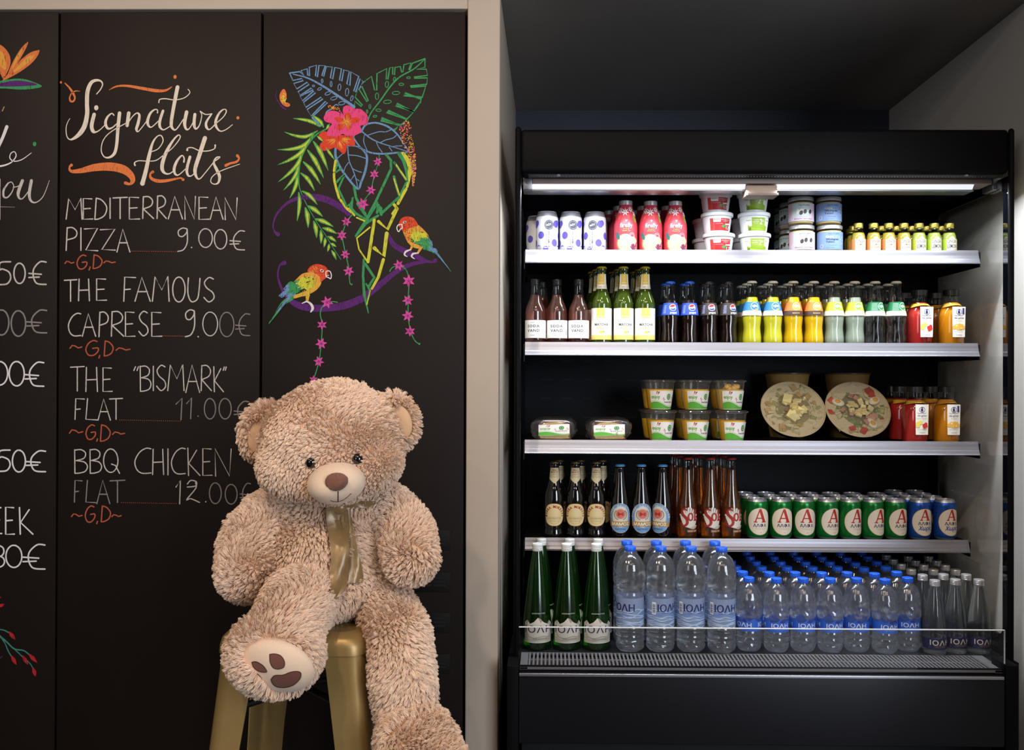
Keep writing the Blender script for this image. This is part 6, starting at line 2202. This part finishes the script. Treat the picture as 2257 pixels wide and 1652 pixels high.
cu1, cu2 = cup('pulp'), cup('chunk')
yf = Y3 + .012 + .0495
g = 'fruit cups on the third shelf'
for lv, xs in ((0, (1455.5, 1531.5, 1612.5)), (1, (1453.5, 1532, 1608))):
    for i, x in enumerate(xs):
        put(cu2 if (lv == 1 and i == 2) else cu1, x, 900, yf, Z3 + .0908 * lv, 'fruit cup with green and white label, %s one of the %s front layer' % (('left', 'middle', 'right')[i], ('lower', 'upper')[lv]), 'cup', g, (.05, .15, .16)[i])
    for i, x in enumerate((1443, 1516, 1592)):
        put(cu1, x, 900, yf + .101, Z3 + .0908 * lv, 'fruit cup behind the %s column of front cups, %s layer' % (('left', 'middle', 'right')[i], ('lower', 'upper')[lv]), 'cup', g, .3)

# salad bowls
bowl_m = pm('black_paper_bowl', (24, 22, 22), 0.45)
rim_m = pm('cream_bowl_rim', (226, 206, 160), 0.5)
kraft_m = pm('kraft_paper', (150, 116, 62), 0.7, var=0.1, scale=40)


def salad(seed, mix):
    rs_ = random.Random(seed)
    root = empty('salad_bowl')
    d0 = .056
    m = MB()
    m.lathe([(.068, -d0), (.070, -d0 + .001), (.0925, -.006), (.094, 0), (.090, -.002), (.068, -d0 + .004), (0, -d0 + .004)], bowl_m, 48)
    m.build('bowl', root)
    MB().lathe([(.0938, -.002), (.0965, -.001), (.0970, .0015), (.0957, .0033), (.0940, .0033), (.0935, .0)], rim_m, 48).build('rim', root)
    lid = MB().lathe([(.0958, .0036), (.094, .006), (.086, .0065), (.082, .013), (.072, .0155), (.071, .0145), (.050, .0150), (.049, .0162), (.047, .0152), (0, .0152)], clear_lid, 48).build('lid', root, label='clear domed lid')
    m = MB()
    base = C_(206, 188, 136) if not mix else C_(190, 176, 120)
    m.lathe([(.062, -.030), (.088, -.008), (.070, -.002), (.030, .003), (0, .004)], pm('salad_bed_%d' % seed, (150, 138, 84) if not mix else (128, 124, 72), .6, var=.35, scale=70, bump=.5), 36)
    m.build('salad', root)

    def chunk(name, n, cols, size, rmax, rmin=0.0, z0=.003):
        for c in cols:
            mm = MB()
            for k in range(n):
                a, q = rs_.uniform(0, TAU), rmin + (rmax - rmin) * math.sqrt(rs_.random())
                s_ = size * rs_.uniform(.7, 1.3)
                bmx = bmesh.new()
                bmesh.ops.create_cube(bmx, size=1)
                rot = Matrix.Rotation(rs_.uniform(-.5, .5), 3, 'X') @ Matrix.Rotation(rs_.uniform(0, 6), 3, 'Z') @ Matrix.Rotation(rs_.uniform(-.4, .4), 3, 'Y')
                for v in bmx.verts: v.co = rot @ Vector((v.co.x * s_ * 1.3, v.co.y * s_, v.co.z * s_ * .3)) + Vector((q * math.cos(a), q * math.sin(a), z0 + (.085 - q) * .05 + rs_.uniform(0, .003)))
                bmesh.ops.bevel(bmx, geom=bmx.edges[:], offset=s_ * .06, segments=1, affect='EDGES')
                mm.bm(bmx, c)
            ch = mm.build(name, root)
            ch['kind'] = 'stuff'
    if mix:
        chunk('cheese_cube', 16, [C_(232, 216, 156)], .014, .036, 0, .006)
        chunk('ham_strip', 10, [C_(196, 142, 120)], .013, .05)
        chunk('tomato_piece', 7, [C_(196, 62, 36)], .014, .084, .055, -.001)
        chunk('lettuce_leaf', 30, [C_(126, 146, 62), C_(196, 192, 130), C_(214, 206, 164)], .016, .082, .022, -.006)
        eg = MB()
        for a in (.6, 2.9, 5.4):
            eg.ell((.060 * math.cos(a), .060 * math.sin(a), .004), (.019, .013, .006), C_(236, 226, 196), Matrix.Rotation(a, 3, 'Z'), 16, 10)
            eg.ell((.062 * math.cos(a), .062 * math.sin(a), .0088), (.009, .007, .003), C_(226, 164, 50), Matrix.Rotation(a, 3, 'Z'), 12, 8)
        eg.build('egg_half', root)['kind'] = 'stuff'
    else:
        chunk('cheese_slice', 10, [C_(234, 218, 150)], .020, .032, 0, .006)
        chunk('ham_strip', 5, [C_(170, 120, 96)], .012, .034)
        chunk('lettuce_leaf', 32, [C_(160, 156, 86), C_(206, 192, 130), C_(222, 208, 158)], .016, .082, .022, -.006)
        chunk('crouton', 10, [C_(196, 160, 90)], .014, .08, .05, -.002)
    d = Decal()
    pb = [(.070, -d0 + .001), (.0925, -.006)]
    for k in range(4):
        o = (k - 1.5) * TAU * .0925 / 4
        d.text('VENETI', o, -.030, .007, C_(176, 140, 84), .040, 2, .0, 1.2)
        d.text('FOOD', o, -.037, .0025, C_(176, 140, 84), None, 2)
        d.stroke([(o - .04, -.020), (o - .03, -.034), (o - .024, -.05)], .0006, C_(150, 120, 80), 2)
    dress(d, 'lettering', root, pb)
    return root


tl = 1.00
Yb = Y3 + .118
for seed, mixed, x, nm in ((2, False, 1748, 'salad bowl with pale cheese slices under clear lid, tilted toward the front, left'), (9, True, 1890.5, 'salad bowl with egg, tomato and ham under clear lid, tilted toward the front')):
    put(salad(seed, mixed), x, 897, Yb, Z3 + .094, nm, 'salad bowl', 'tilted salad bowls', tilt=(tl, R(6), R(-5)))
root = empty('soup_tub')
MB().lathe([(.050, 0), (.053, .001), (.068, .094), (.070, .096), (.0705, .098)], kraft_m, 40).build('tub', root)
MB().lathe([(.0702, .0962), (.0725, .0970), (.0728, .1000), (.071, .1020), (.066, .1025), (.065, .1010), (0, .1010)], pm('smoky_lid', (66, 56, 44), .3), 40).build('lid', root)
Yk = Y3 + .265
for i, x in enumerate((1735, 1867)):
    for k in range(2):
        put(root, x, 860, Yk, Z3 + .1031 * k, '%s brown paper tub of the stack behind the %s tilted salad bowl' % (('lower', 'upper')[k], ('left', 'right')[i]), 'tub', 'brown paper tubs')

# ---------------------------------------------------------------- shelf 4: beers
pbeer = [(.0250, 0), (.0280, .002), (.0288, .008), (.0288, .018), (.0272, .022), (.0272, .030), (.0285, .036), (.0285, .118), (.0270, .132), (.0215, .150), (.0175, .166), (.0152, .184), (.0138, .204), (.0134, .212), (.0142, .214), (.0142, .219), (.0130, .221), (.0130, .225)]
brown = pm('brown_beer_glass', (16, 10, 8), 0.05, spec=0.6, coat=0.6)
root = bottle('beer_bottle', pbeer, brown)
crown_cap(root, .222, pm('dark_gold_cap', (112, 92, 60), .35, metal=.6), .0140)
d = Decal()
cr = C_(236, 216, 160)
d.oval(0, .071, .0330, .0335, C_(206, 150, 70), 1, 40, 0, 2.3); d.oval(0, .071, .0318, .0323, cr, 2, 40, 0, 2.3)
d.arc_text('BIRRA MORETTI', 0, .068, .0235, 190, -10, .0078, C_(176, 40, 40), 4, .05, .85)
d.ring(0, .069, .0225, .0235, .0004, C_(206, 176, 110), 3)
d.text("L'AUTENTICA", 0, .058, .0048, C_(130, 104, 66), .040, 4, 0); d.rect(-.017, .0548, .017, .0552, C_(160, 130, 80), 4); d.rect(-.017, .0645, .017, .0649, C_(160, 130, 80), 4)
d.text('RICETTA ORIGINALE 1859', 0, .0508, .0018, C_(130, 104, 66), None, 4)
d.stroke([(-.016, .050), (-.008, .0452), (0, .0438), (.008, .0452), (.016, .050)], .0005, C_(176, 146, 90), 4)
k = 2.05
d.poly([(-.0145 * k, .209), (.0145 * k, .209), (.0165 * k, .178), (0, .163), (-.0165 * k, .178)], C_(220, 204, 160), 1)
d.text('BIRRA', 0, .2005, .0045, C_(150, 50, 44), .026, 3, .04); d.text('MORETTI', 0, .1945, .0045, C_(150, 50, 44), .040, 3, .04); d.text('PREMIUM', 0, .1895, .0018, grey_p, .03, 3); d.stroke([(-.018, .180), (-.008, .183), (.002, .1805), (.016, .183)], .0006, grey_p, 3)
dress(d, 'label', root, pbeer)
yf = Y4 + .014 + .0288
g = 'brown beer bottles with cream oval label'
for i, x in enumerate((1222, 1268, 1314)):
    put(root, x, 1100, yf, Z4, 'brown beer bottle with cream oval label, %s of the front three' % ORD[i], 'beer bottle', g, -.02)
for i, x in enumerate((1233, 1280, 1327)):
    put(root, x, 1100, yf + .062, Z4, 'brown beer bottle in shadow behind the %s cream-labelled one' % ORD[i], 'beer bottle', g, .1)

pm2 = [(.0262, 0), (.0292, .002), (.0300, .007), (.0300, .085), (.0288, .104), (.0252, .128), (.0205, .152), (.0168, .174), (.0146, .194), (.0138, .203), (.0146, .205), (.0146, .210), (.0132, .212), (.0132, .216)]
root = bottle('beer_bottle', pm2, brown)
crown_cap(root, .214, pm('pale_blue_cap', (90, 158, 206), .35), .0140)
d = Decal()
bl = C_(112, 160, 206)
d.oval(0, .062, .0375, .044, C_(226, 222, 206), 1, 40); d.oval(0, .062, .0362, .043, C_(58, 78, 110), 2, 40); d.oval(0, .062, .0355, .0424, bl, 3, 40); d.oval(0, .066, .0255, .0310, C_(222, 214, 196), 4, 36)
d.arc_text('ΖΥΘΟΣ ΠΟΙΟΤΗΤΟΣ', 0, .0630, .0318, 182, -2, .0062, white_p, 5, .03, .9)
d.ring(0, .0745, .0145, .0145, .0012, C_(184, 74, 58), 6); d.oval(0, .0745, .0124, .0126, C_(214, 110, 90), 6, 26); d.text('M', 0, .0692, .0108, C_(176, 40, 34), .016, 7, .03)
for s_ in (-1, 1):
    for q in range(7):
        a = R(-60 + q * 17)
        x, y = s_ * .0185 * math.cos(a), .0725 + .0158 * math.sin(a)
        d.oval(x, y, .0026, .0012, C_(90, 104, 70), 6, 8, s_ * (a + 1.2))
d.poly([(-.0372, .052), (.0372, .052), (.0345, .037), (-.0345, .037)], C_(176, 136, 70), 5); d.text('ΜΑΜΟΣ', 0, .0398, .0098, C_(240, 232, 206), .054, 6, .05)
d.text('ΠΑΤΡΑΙΣ', 0, .0268, .0050, C_(60, 76, 120), .032, 6, .02)
dress(d, 'label', root, pm2)
g = 'brown beer bottles with blue oval label'
yf = Y4 + .014 + .0300
for i, (x, rz) in enumerate(((1367, 0), (1414, .05), (1459, -.62))):
    put(root, x, 1100, yf, Z4, 'brown beer bottle with blue oval label, %s of three' % ORD[i], 'beer bottle', g, rz)

ps2 = [(.0255, 0), (.0285, .002), (.0293, .008), (.0293, .088), (.0280, .108), (.0242, .126), (.0192, .148), (.0166, .172), (.0150, .200), (.0140, .224), (.0148, .227), (.0148, .232), (.0134, .234), (.0134, .238)]
root = bottle('beer_bottle', ps2, shell, water_glass('amber_beer', (.78, .38, .07), 1.33, .38, haze=.13, hazecol=(.62, .24, .03)), .205)
crown_cap(root, .236, pm('red_cap', (166, 40, 36), .35), .0140)
d = Decal()
for k in range(9):
    a = R(30 + k * 15)
    d.stroke([(0, .052), (.030 * math.cos(a), .052 + .040 * math.sin(a))], [.003, .006], C_(226, 216, 200), 1, False)
d.poly([(-.026, .066), (-.020, .052), (-.014, .038), (.004, .034), (.024, .046), (.028, .060), (.02, .074), (-.01, .078)], C_(226, 216, 200), 1)
for k in range(10):
    a = R(190 + k * 16)
    d.stroke([(.014, .046), (.014 + .015 * math.cos(a), .046 + .015 * math.sin(a))], [.001, .0025], C_(226, 216, 200), 1, False)
rd = C_(178, 34, 26)
d.stroke([(-.006, .086), (-.010, .090), (-.019, .086), (-.020, .076), (-.012, .068), (-.005, .060), (-.004, .048), (-.012, .040), (-.022, .044), (-.022, .050)], [.004, .005, .006, .008, .009, .009, .008, .006, .005, .004], C_(60, 24, 16), 2)
d.stroke([(-.006, .086), (-.010, .090), (-.019, .086), (-.020, .076), (-.012, .068), (-.005, .060), (-.004, .048), (-.012, .040), (-.022, .044), (-.022, .050)], [.0025, .0035, .0045, .0062, .0072, .0072, .0062, .0045, .0035, .0025], rd, 3)
d.oval(.006, .067, .0092, .0125, C_(60, 24, 16), 2, 22); d.oval(.006, .067, .0082, .0115, rd, 3, 22); d.oval(.006, .067, .0036, .0080, C_(226, 216, 200), 4, 18)
Lp = [(.0165, .088), (.0255, .088), (.0255, .0845), (.0232, .0835), (.0232, .0600), (.0290, .0600), (.0300, .0660), (.0325, .0660), (.0320, .0555), (.0165, .0555), (.0165, .0585), (.0182, .0595), (.0182, .0835), (.0165, .0845)]
d.poly([(a + (a - .024) * .10, b + (b - .072) * .05) for a, b in Lp], C_(60, 24, 16), 2); d.poly(Lp, rd, 3)
d.rect(-.004, .021, .028, .029, C_(120, 66, 20), 2); d.text('DESDE 1899', .012, .0228, .0042, C_(226, 206, 170), .027, 3, .02); d.text('CERVEZA', .008, .033, .0026, C_(206, 196, 170), None, 3)
dress(d, 'label', root, ps2)
g = 'amber beer bottles with red lettering'
yf = Y4 + .014 + .0293
for i, (x, rz) in enumerate(((1515.5, -.05), (1566, .0), (1612, .1))):
    put(root, x, 1095, yf, Z4, 'amber beer bottle with red lettering and red cap, %s of the front three' % ORD[i], 'beer bottle', g, rz)
for r_, xs in enumerate(((1495, 1541, 1592), (1484, 1530, 1577))):
    for i, x in enumerate(xs):
        put(root, x, 1095, yf + .062 * (r_ + 1), Z4, 'amber beer bottle %s the %s front one' % (('just behind', 'two rows behind')[r_], ORD[i]), 'beer bottle', g, .9)

ag, ab = can('drink_can', can_green, d_alfa(False), .1195, .0320), can('drink_can', can_blue, d_alfa(True), .1195, .0320)
yf = Y4 + .016 + .0320
gx = (1668.6, 1721, 1771.5, 1823, 1876, 1921.5, 1970.5)
rot = (.05, .04, .02, .35, .38, .42, .28)
g = 'green beer cans on the fourth shelf'
for i, x in enumerate(gx):
    put(ag, x, 1138, yf, Z4, 'green beer can, %s from the left in the front row' % ORD[i], 'can', g, rot[i])
for r_, xs in enumerate(((1652, 1702, 1749, 1797, 1847, 1895, 1950), (1641, 1689, 1735, 1783, 1831, 1878, 1932))):
    for i, x in enumerate(xs):
        put(ag, x, 1138, yf + .0665 * (r_ + 1), Z4, 'green beer can in the %s row, %s from the left' % (('second', 'third')[r_], ORD[i]), 'can', g, .4 + .5 * i)
g = 'blue beer cans on the fourth shelf'
for i, x in enumerate((2026.5, 2082)):
    put(ab, x, 1138, yf, Z4, 'blue beer can at the front right of the fourth shelf, the %s one' % ('left', 'right')[i], 'can', g, (.12, .22)[i])
for r_, xs in enumerate(((2002, 2055), (1983, 2033), (1970, 2016))):
    for i, x in enumerate(xs):
        put(ab, x, 1138, yf + .0665 * (r_ + 1), Z4, 'blue beer can %s the %s front blue can' % (('one row behind', 'two rows behind', 'three rows behind')[r_], ('left', 'right')[i]), 'can', g, .7)

# ---------------------------------------------------------------- bottom deck
YD = .058
pg = [(.036, 0), (.0405, .002), (.0418, .008), (.0418, .075), (.0395, .098), (.0335, .150), (.0265, .205), (.0200, .248), (.0160, .270), (.0146, .280)]
green_g = water_glass('green_bottle_glass', (.16, .46, .07), 1.46, .2, 0.0, tint=(.06, .24, .03), haze=.07, hazecol=(.05, .28, .02))
root = bottle('green_water_bottle', pg, green_g, n=40)
screw_cap(root, .279, .300, .0158, pm('white_cap', (214, 216, 214), .35))
d = Decal()
pl_ = C_(206, 198, 186)
mt = [(-.046, .022), (.046, .022), (.046, .076), (.036, .084), (.028, .075), (.016, .080), (.004, .092), (-.002, .094), (-.014, .082), (-.026, .076), (-.036, .086), (-.042, .082), (-.046, .078)]
d.poly(mt, pl_, 1)
d.poly([(-.002, .094), (.004, .092), (.012, .084), (.006, .079)], C_(150, 138, 126), 2); d.poly([(.036, .084), (.041, .079), (.034, .072), (.028, .075)], C_(160, 148, 136), 2); d.poly([(-.036, .086), (-.033, .081), (-.038, .072), (-.042, .082)], C_(170, 158, 148), 2)
for k in range(4):
    d.stroke([(-.046, .050 - .007 * k), (-.038, .050 - .007 * k), (-.030, .040 - .005 * k), (-.012, .036 - .003 * k), (.012, .041 - .004 * k), (.030, .038 - .004 * k), (.037, .046 - .006 * k), (.046, .048 - .006 * k)], .0022, C_(176, 170, 150) if k % 2 else C_(150, 146, 136), 2)
d.text('ΙΟΛΗ', 0, .0515, .0195, navy, .084, 3, .006, 1.1)
d.text('ΑΝΘΡΑΚΟΥΧΟ', 0, .104, .0036, C_(206, 206, 190), .042, 3, 0, 1.2); d.text('ΦΥΣΙΚΟ ΜΕΤΑΛΛΙΚΟ ΝΕΡΟ', .006, .0325, .0028, C_(70, 66, 84), .046, 3)
dress(d, 'label', root, pg)
yf = .107
root.scale = (.955, .955, .97)
g = 'green sparkling water bottles'
for i, (x, rz) in enumerate(((1180.5, .12), (1246.5, .13), (1314, .10))):
    put(root, x, 1320, yf, Z_DECK, 'tall green glass water bottle, %s of the front three on the bottom deck' % ORD[i], 'bottle', g, rz)
for i, x in enumerate((1193, 1256, 1319)):
    put(root, x, 1320, yf + .079, Z_DECK, 'tall green glass water bottle behind the %s front one' % ORD[i], 'bottle', g, .9)


def dense(prof, step=.0035):
    out = [prof[0]]
    for (r0, z0), (r1, z1) in zip(prof, prof[1:]):
        k = max(1, int(abs(z1 - z0) / step))
        out += [(r0 + (r1 - r0) * i / k, z0 + (z1 - z0) * i / k) for i in range(1, k + 1)]
    return out


def pet(name, prof, lab, waves, bump):
    root = empty(name)
    n = 72
    MB().lathe(dense(prof), water_glass('water_in_clear_bottle', (.97, .98, 1.0), 1.44, .22, 0.0, .0, haze=.035, soft=.15), n, waves).build('bottle', root)
    lab(root)
    return root


def rib(v0, v1, r, n, amp, base=None):
    o = []
    for i in range(n * 6 + 1):
        t = i / (n * 6)
        o.append((r - amp * (.5 - .5 * math.cos(t * n * TAU)), v0 + (v1 - v0) * t))
    return o


p15 = [(.012, .006), (.024, .0), (.034, .001), (.0400, .008), (.0412, .016)] + rib(.018, .062, .0415, 3, .0018) + [(.0415, .066), (.0402, .070), (.0415, .074)] + [(.0398, .078), (.0398, .172), (.0412, .175)] + rib(.178, .196, .0415, 1, .0025) + [(.0418, .200), (.0418, .250), (.0410, .260), (.0375, .276), (.0310, .290), (.0220, .300), (.0150, .305), (.0140, .312)]
p05 = [(.010, .005), (.020, .0), (.029, .001), (.0345, .008), (.0358, .016)] + rib(.018, .055, .0360, 2, .0018) + [(.0360, .058), (.0345, .062), (.0345, .100), (.0360, .104), (.0372, .112), (.0374, .140), (.0366, .158), (.0335, .176), (.0270, .191), (.0195, .199), (.0150, .203), (.0142, .208)]


def embossed(zlo, zhi):
    """ripples pressed into the clear plastic above the label and at the foot"""
    def f(a, z):
        q = 1.0
        if z > zlo: q += (.026 * math.sin(7 * a + 110 * z) * math.sin(z * 170 + 2 * math.sin(3 * a)) + .016 * math.sin(4 * a - 150 * z) + .010 * math.sin(13 * a + 260 * z)) * min(1, (z - zlo) / .01) * max(0, min(1, (zhi - z) / .03))
        if z < .052: q += .02 * math.cos(5 * a) * max(0, (.03 - z) / .03) + .020 * math.sin(7 * a + z * 200) * math.sin(z * 60)
        return q
    return f


film_blue = pm('clear_blue_film', (150, 176, 220), .3)


def lab15(root):
    pl = [(.0400, .078), (.0400, .172)]
    lt = liquid('printed_clear_film', (176, 194, 226), .5, .3)
    d = Decal()
    sleeve(d, pl, .080, .170, lt, 0)
    lb, mb, pb_ = C_(176, 200, 232), C_(96, 134, 206), C_(140, 168, 220)
    rj = random.Random(8)
    for q in range(3):
        o = (q - 1) * TAU * .04 / 3
        for k in range(9):
            v = .084 + k * .0058 + rj.uniform(-.002, .002)
            d.stroke([(o - .042, v), (o - .02, v + rj.uniform(-.006, .006)), (o, v + rj.uniform(-.007, .007)), (o + .02, v + rj.uniform(-.006, .006)), (o + .042, v)], [.0012, .0034, .0016, .0040, .0012], rj.choice((lb, mb, pb_, lb)), 1)
    for o in (.002, .002 + math.pi * .04):
        d.text('ΙΟΛΗ', o, .130, .0225, C_(26, 28, 92), .066, 3, .022)
        d.text('ΦΥΣΙΚΟ ΜΕΤΑΛΛΙΚΟ ΝΕΡΟ', o + .002, .1235, .0026, C_(60, 70, 130), .046, 3)
    o = -.042
    d.rect(o - .006, .120, o + .006, .158, C_(232, 234, 240), 2)
    for k in range(11): d.rect(o - .0045, .124 + k * .0027, o + .0045, .1252 + k * .0027 + (k % 3) * .0004, navy, 3)
    dress(d, 'label', root, pl, label='clear film label with dark blue letters', dv=.1)
    screw_cap(root, .3115, .3265, .0165, blue_cap, 40)
    MB().lathe([(.0142, .3055), (.0178, .3060), (.0178, .3078), (.0146, .3085), (.0146, .3120)], shell, 28).build('neck_ring', root)


def lab05(root):
    pl = [(.0352, .060), (.0352, .103)]
    bb, db = C_(44, 96, 200), C_(44, 50, 130)
    d = Decal()
    n = 34
    top = [((i / n * 2 - 1) * math.pi * .0352, .096 + .005 * math.sin(i * 1.9) * (i % 2) + .003 * math.sin(i * .8)) for i in range(n + 1)]
    vs = [(u, .063) for u, _ in top] + top
    d.raw(vs, [(i, i + 1, n + 2 + i, n + 1 + i) for i in range(n)], bb, 0)
    for o in (0.0, -TAU * .0352 / 3, TAU * .0352 / 3):
        d.poly([(o - .004, .094), (o + .004, .100), (o + .014, .093), (o + .008, .090)], db, 1)
        if o == 0 or o < 0:
            d.text('ΙΟΛΗ', o, .0765, .0125, C_(222, 224, 226), .052, 2, .010); d.text('ΦΥΣΙΚΟ ΜΕΤΑΛΛΙΚΟ ΝΕΡΟ', o, .0712, .0020, C_(150, 180, 226), .034, 2)
    o = TAU * .0352 / 3
    d.rect(o - .006, .064, o + .006, .094, C_(190, 196, 216), 2)
    for k in range(9): d.rect(o - .0045 + k * .001, .066, o - .0040 + k * .001 + (k % 3) * .0002, .092, navy, 3)
    dress(d, 'label', root, pl, label='blue label with pale letters', dv=.1)
    screw_cap(root, .2065, .2205, .0160, blue_cap, 40)
    MB().lathe([(.0144, .2010), (.0172, .2016), (.0172, .2032), (.0146, .2040), (.0146, .2070)], shell, 28).build('neck_ring', root)


b15 = pet('large_water_bottle', p15, lab15, embossed(.20, .262), 0)
b05 = pet('small_water_bottle', p05, lab05, embossed(.10, .17), 0)
yf = YD + .033
b15.scale = (.955, .955, .88)
b05.scale = (.945, .945, .912)
g = 'large clear water bottles'
for i, (x, rz) in enumerate(((1399, 2.5), (1467.7, .45), (1531, .12), (1596.6, .10))):
    put(b15, x, 1320, yf, Z_DECK, 'large clear water bottle with blue cap, %s of the front four' % ORD[i], 'bottle', g, rz)
for i, x in enumerate((1386, 1449, 1513.5, 1582)):
    put(b15, x, 1320, yf + .079, Z_DECK, 'large clear water bottle behind the %s of the front four' % ORD[i], 'bottle', g, (-.9, 1.2, 1.0, 1.3)[i])
yf = YD + .0356
g = 'small clear water bottles'
fx = (1664, 1720, 1776, 1830, 1882, 1937.5, 1993)
fr_rot = (1.35, .1, .12, .15, -.25, 2.2, -.12)
for i, x in enumerate(fx):
    put(b05, x, 1350, yf, Z_DECK, 'small water bottle with blue label, %s from the left in the front row' % ORD[i], 'bottle', g, fr_rot[i])
for r_ in range(1, 6):
    Yr = yf + .0725 * r_
    for i, x in enumerate(fx):
        f = (x - VPX) * (2.38 + yf) / (2.38 + Yr) + VPX
        if Yr + .036 < YBACK:
            put(b05, f + (1.5 if r_ == 1 else 0), 1350, Yr, Z_DECK, 'small blue-capped water bottle in %s row, %s from the left' % (ORD[r_], ORD[i]), 'bottle', g, 1.1 * i + r_)

pgl = [(.026, 0), (.0305, .0015), (.0322, .006), (.0324, .012), (.0322, .060), (.0308, .082), (.0268, .120), (.0215, .158), (.0165, .186), (.0138, .198), (.0132, .206)]
root = bottle('glass_water_bottle', pgl, water_glass('water_in_glass', (.93, .96, .97), 1.42, .30, haze=.015, soft=.10), n=40)
screw_cap(root, .2045, .2225, .0146, silver_cap)
d = Decal()
dn = C_(30, 32, 72)
sleeve(d, pgl, .018, .050, dn, 0, .62)
d.poly([(-.030, .050), (-.018, .056), (-.004, .050), (.008, .058), (.022, .050), (.032, .055), (.034, .049)], C_(44, 44, 96), 1)
d.text('ΙΟΛΗ', .0, .031, .0150, C_(226, 216, 200), .060, 3, .008, 1.1)
d.text('ΦΥΣΙΚΟ ΜΕΤΑΛΛΙΚΟ ΝΕΡΟ', .002, .0275, .0022, C_(176, 140, 110), .040, 3); d.text('ΠΗΓΗ ΔΙΚΤΗΣ', .0, .0238, .0018, C_(176, 140, 110), .030, 3)
rj = random.Random(2)
for k in range(20): d.oval(rj.uniform(-.034, .034), rj.uniform(.022, .052), .0005, .0005, C_(200, 200, 220), 2, 6)
dress(d, 'label', root, pgl, label='dark blue label')
yf = YD + .0312
root.scale = (.945, .945, .904)
g = 'glass water bottles with silver caps'
gxs = (2041.5, 2094, 2148)
for r_ in range(6):
    Yr = yf + .0645 * r_
    for i, x in enumerate(gxs):
        f = (x - VPX) * (2.38 + yf) / (2.38 + Yr) + VPX
        put(root, f, 1350, Yr, Z_DECK, ('glass water bottle with silver cap, %s of the front three' % ORD[i]) if r_ == 0 else 'silver-capped glass water bottle in the %s row, %s from the left' % (ORD[r_], ORD[i]), 'bottle', g, .12 if r_ == 0 else .5 + r_)

# ------------------------------------------------------------------ nothing stands inside its neighbour
def settle():
    size = {}
    its = []
    for proto, o, tilt in ITEMS:
        if tilt or proto.name.startswith('wrapped'): continue
        if proto.name not in size:
            r = h = 0.0
            for ch in proto.children:
                for v in ch.data.vertices:
                    r = max(r, math.hypot(v.co.x, v.co.y)); h = max(h, v.co.z)
            size[proto.name] = (r * proto.scale.x, h * proto.scale.z)
        r, h = size[proto.name]
        its.append((o, r + 0.0006, o.location.z, o.location.z + h))
    n = len(its)
    xy = np.array([[o.location.x, o.location.y] for o, *_ in its])
    rr = np.array([i[1] for i in its]); z0 = np.array([i[2] for i in its]); z1 = np.array([i[3] for i in its])
    near = [(i, j) for i in range(n) for j in range(i) if z0[i] < z1[j] and z0[j] < z1[i] and np.hypot(*(xy[i] - xy[j])) < rr[i] + rr[j] + 0.03]
    for it in range(160):
        moved = 0
        for i, j in near:
            d = xy[i] - xy[j]
            l = np.hypot(*d)
            g = rr[i] + rr[j] - l
            if g > 1e-6:
                u = d / l * (g / 2 + 5e-5)
                if abs(d[1]) > abs(d[0]):                            # the one behind gives way
                    k, s = (i, 1) if d[1] > 0 else (j, -1)
                    xy[k] += s * 2 * u
                else:
                    xy[i] += u; xy[j] -= u
                moved += 1
        xy[:, 0] = np.clip(xy[:, 0], FX0 + rr + .006, FX1 - rr - .006)
        xy[:, 1] = np.minimum(xy[:, 1], YBACK - rr - .004)
        if not moved: break
    for (o, *_), p in zip(its, xy):
        o.location.x, o.location.y = p


settle()
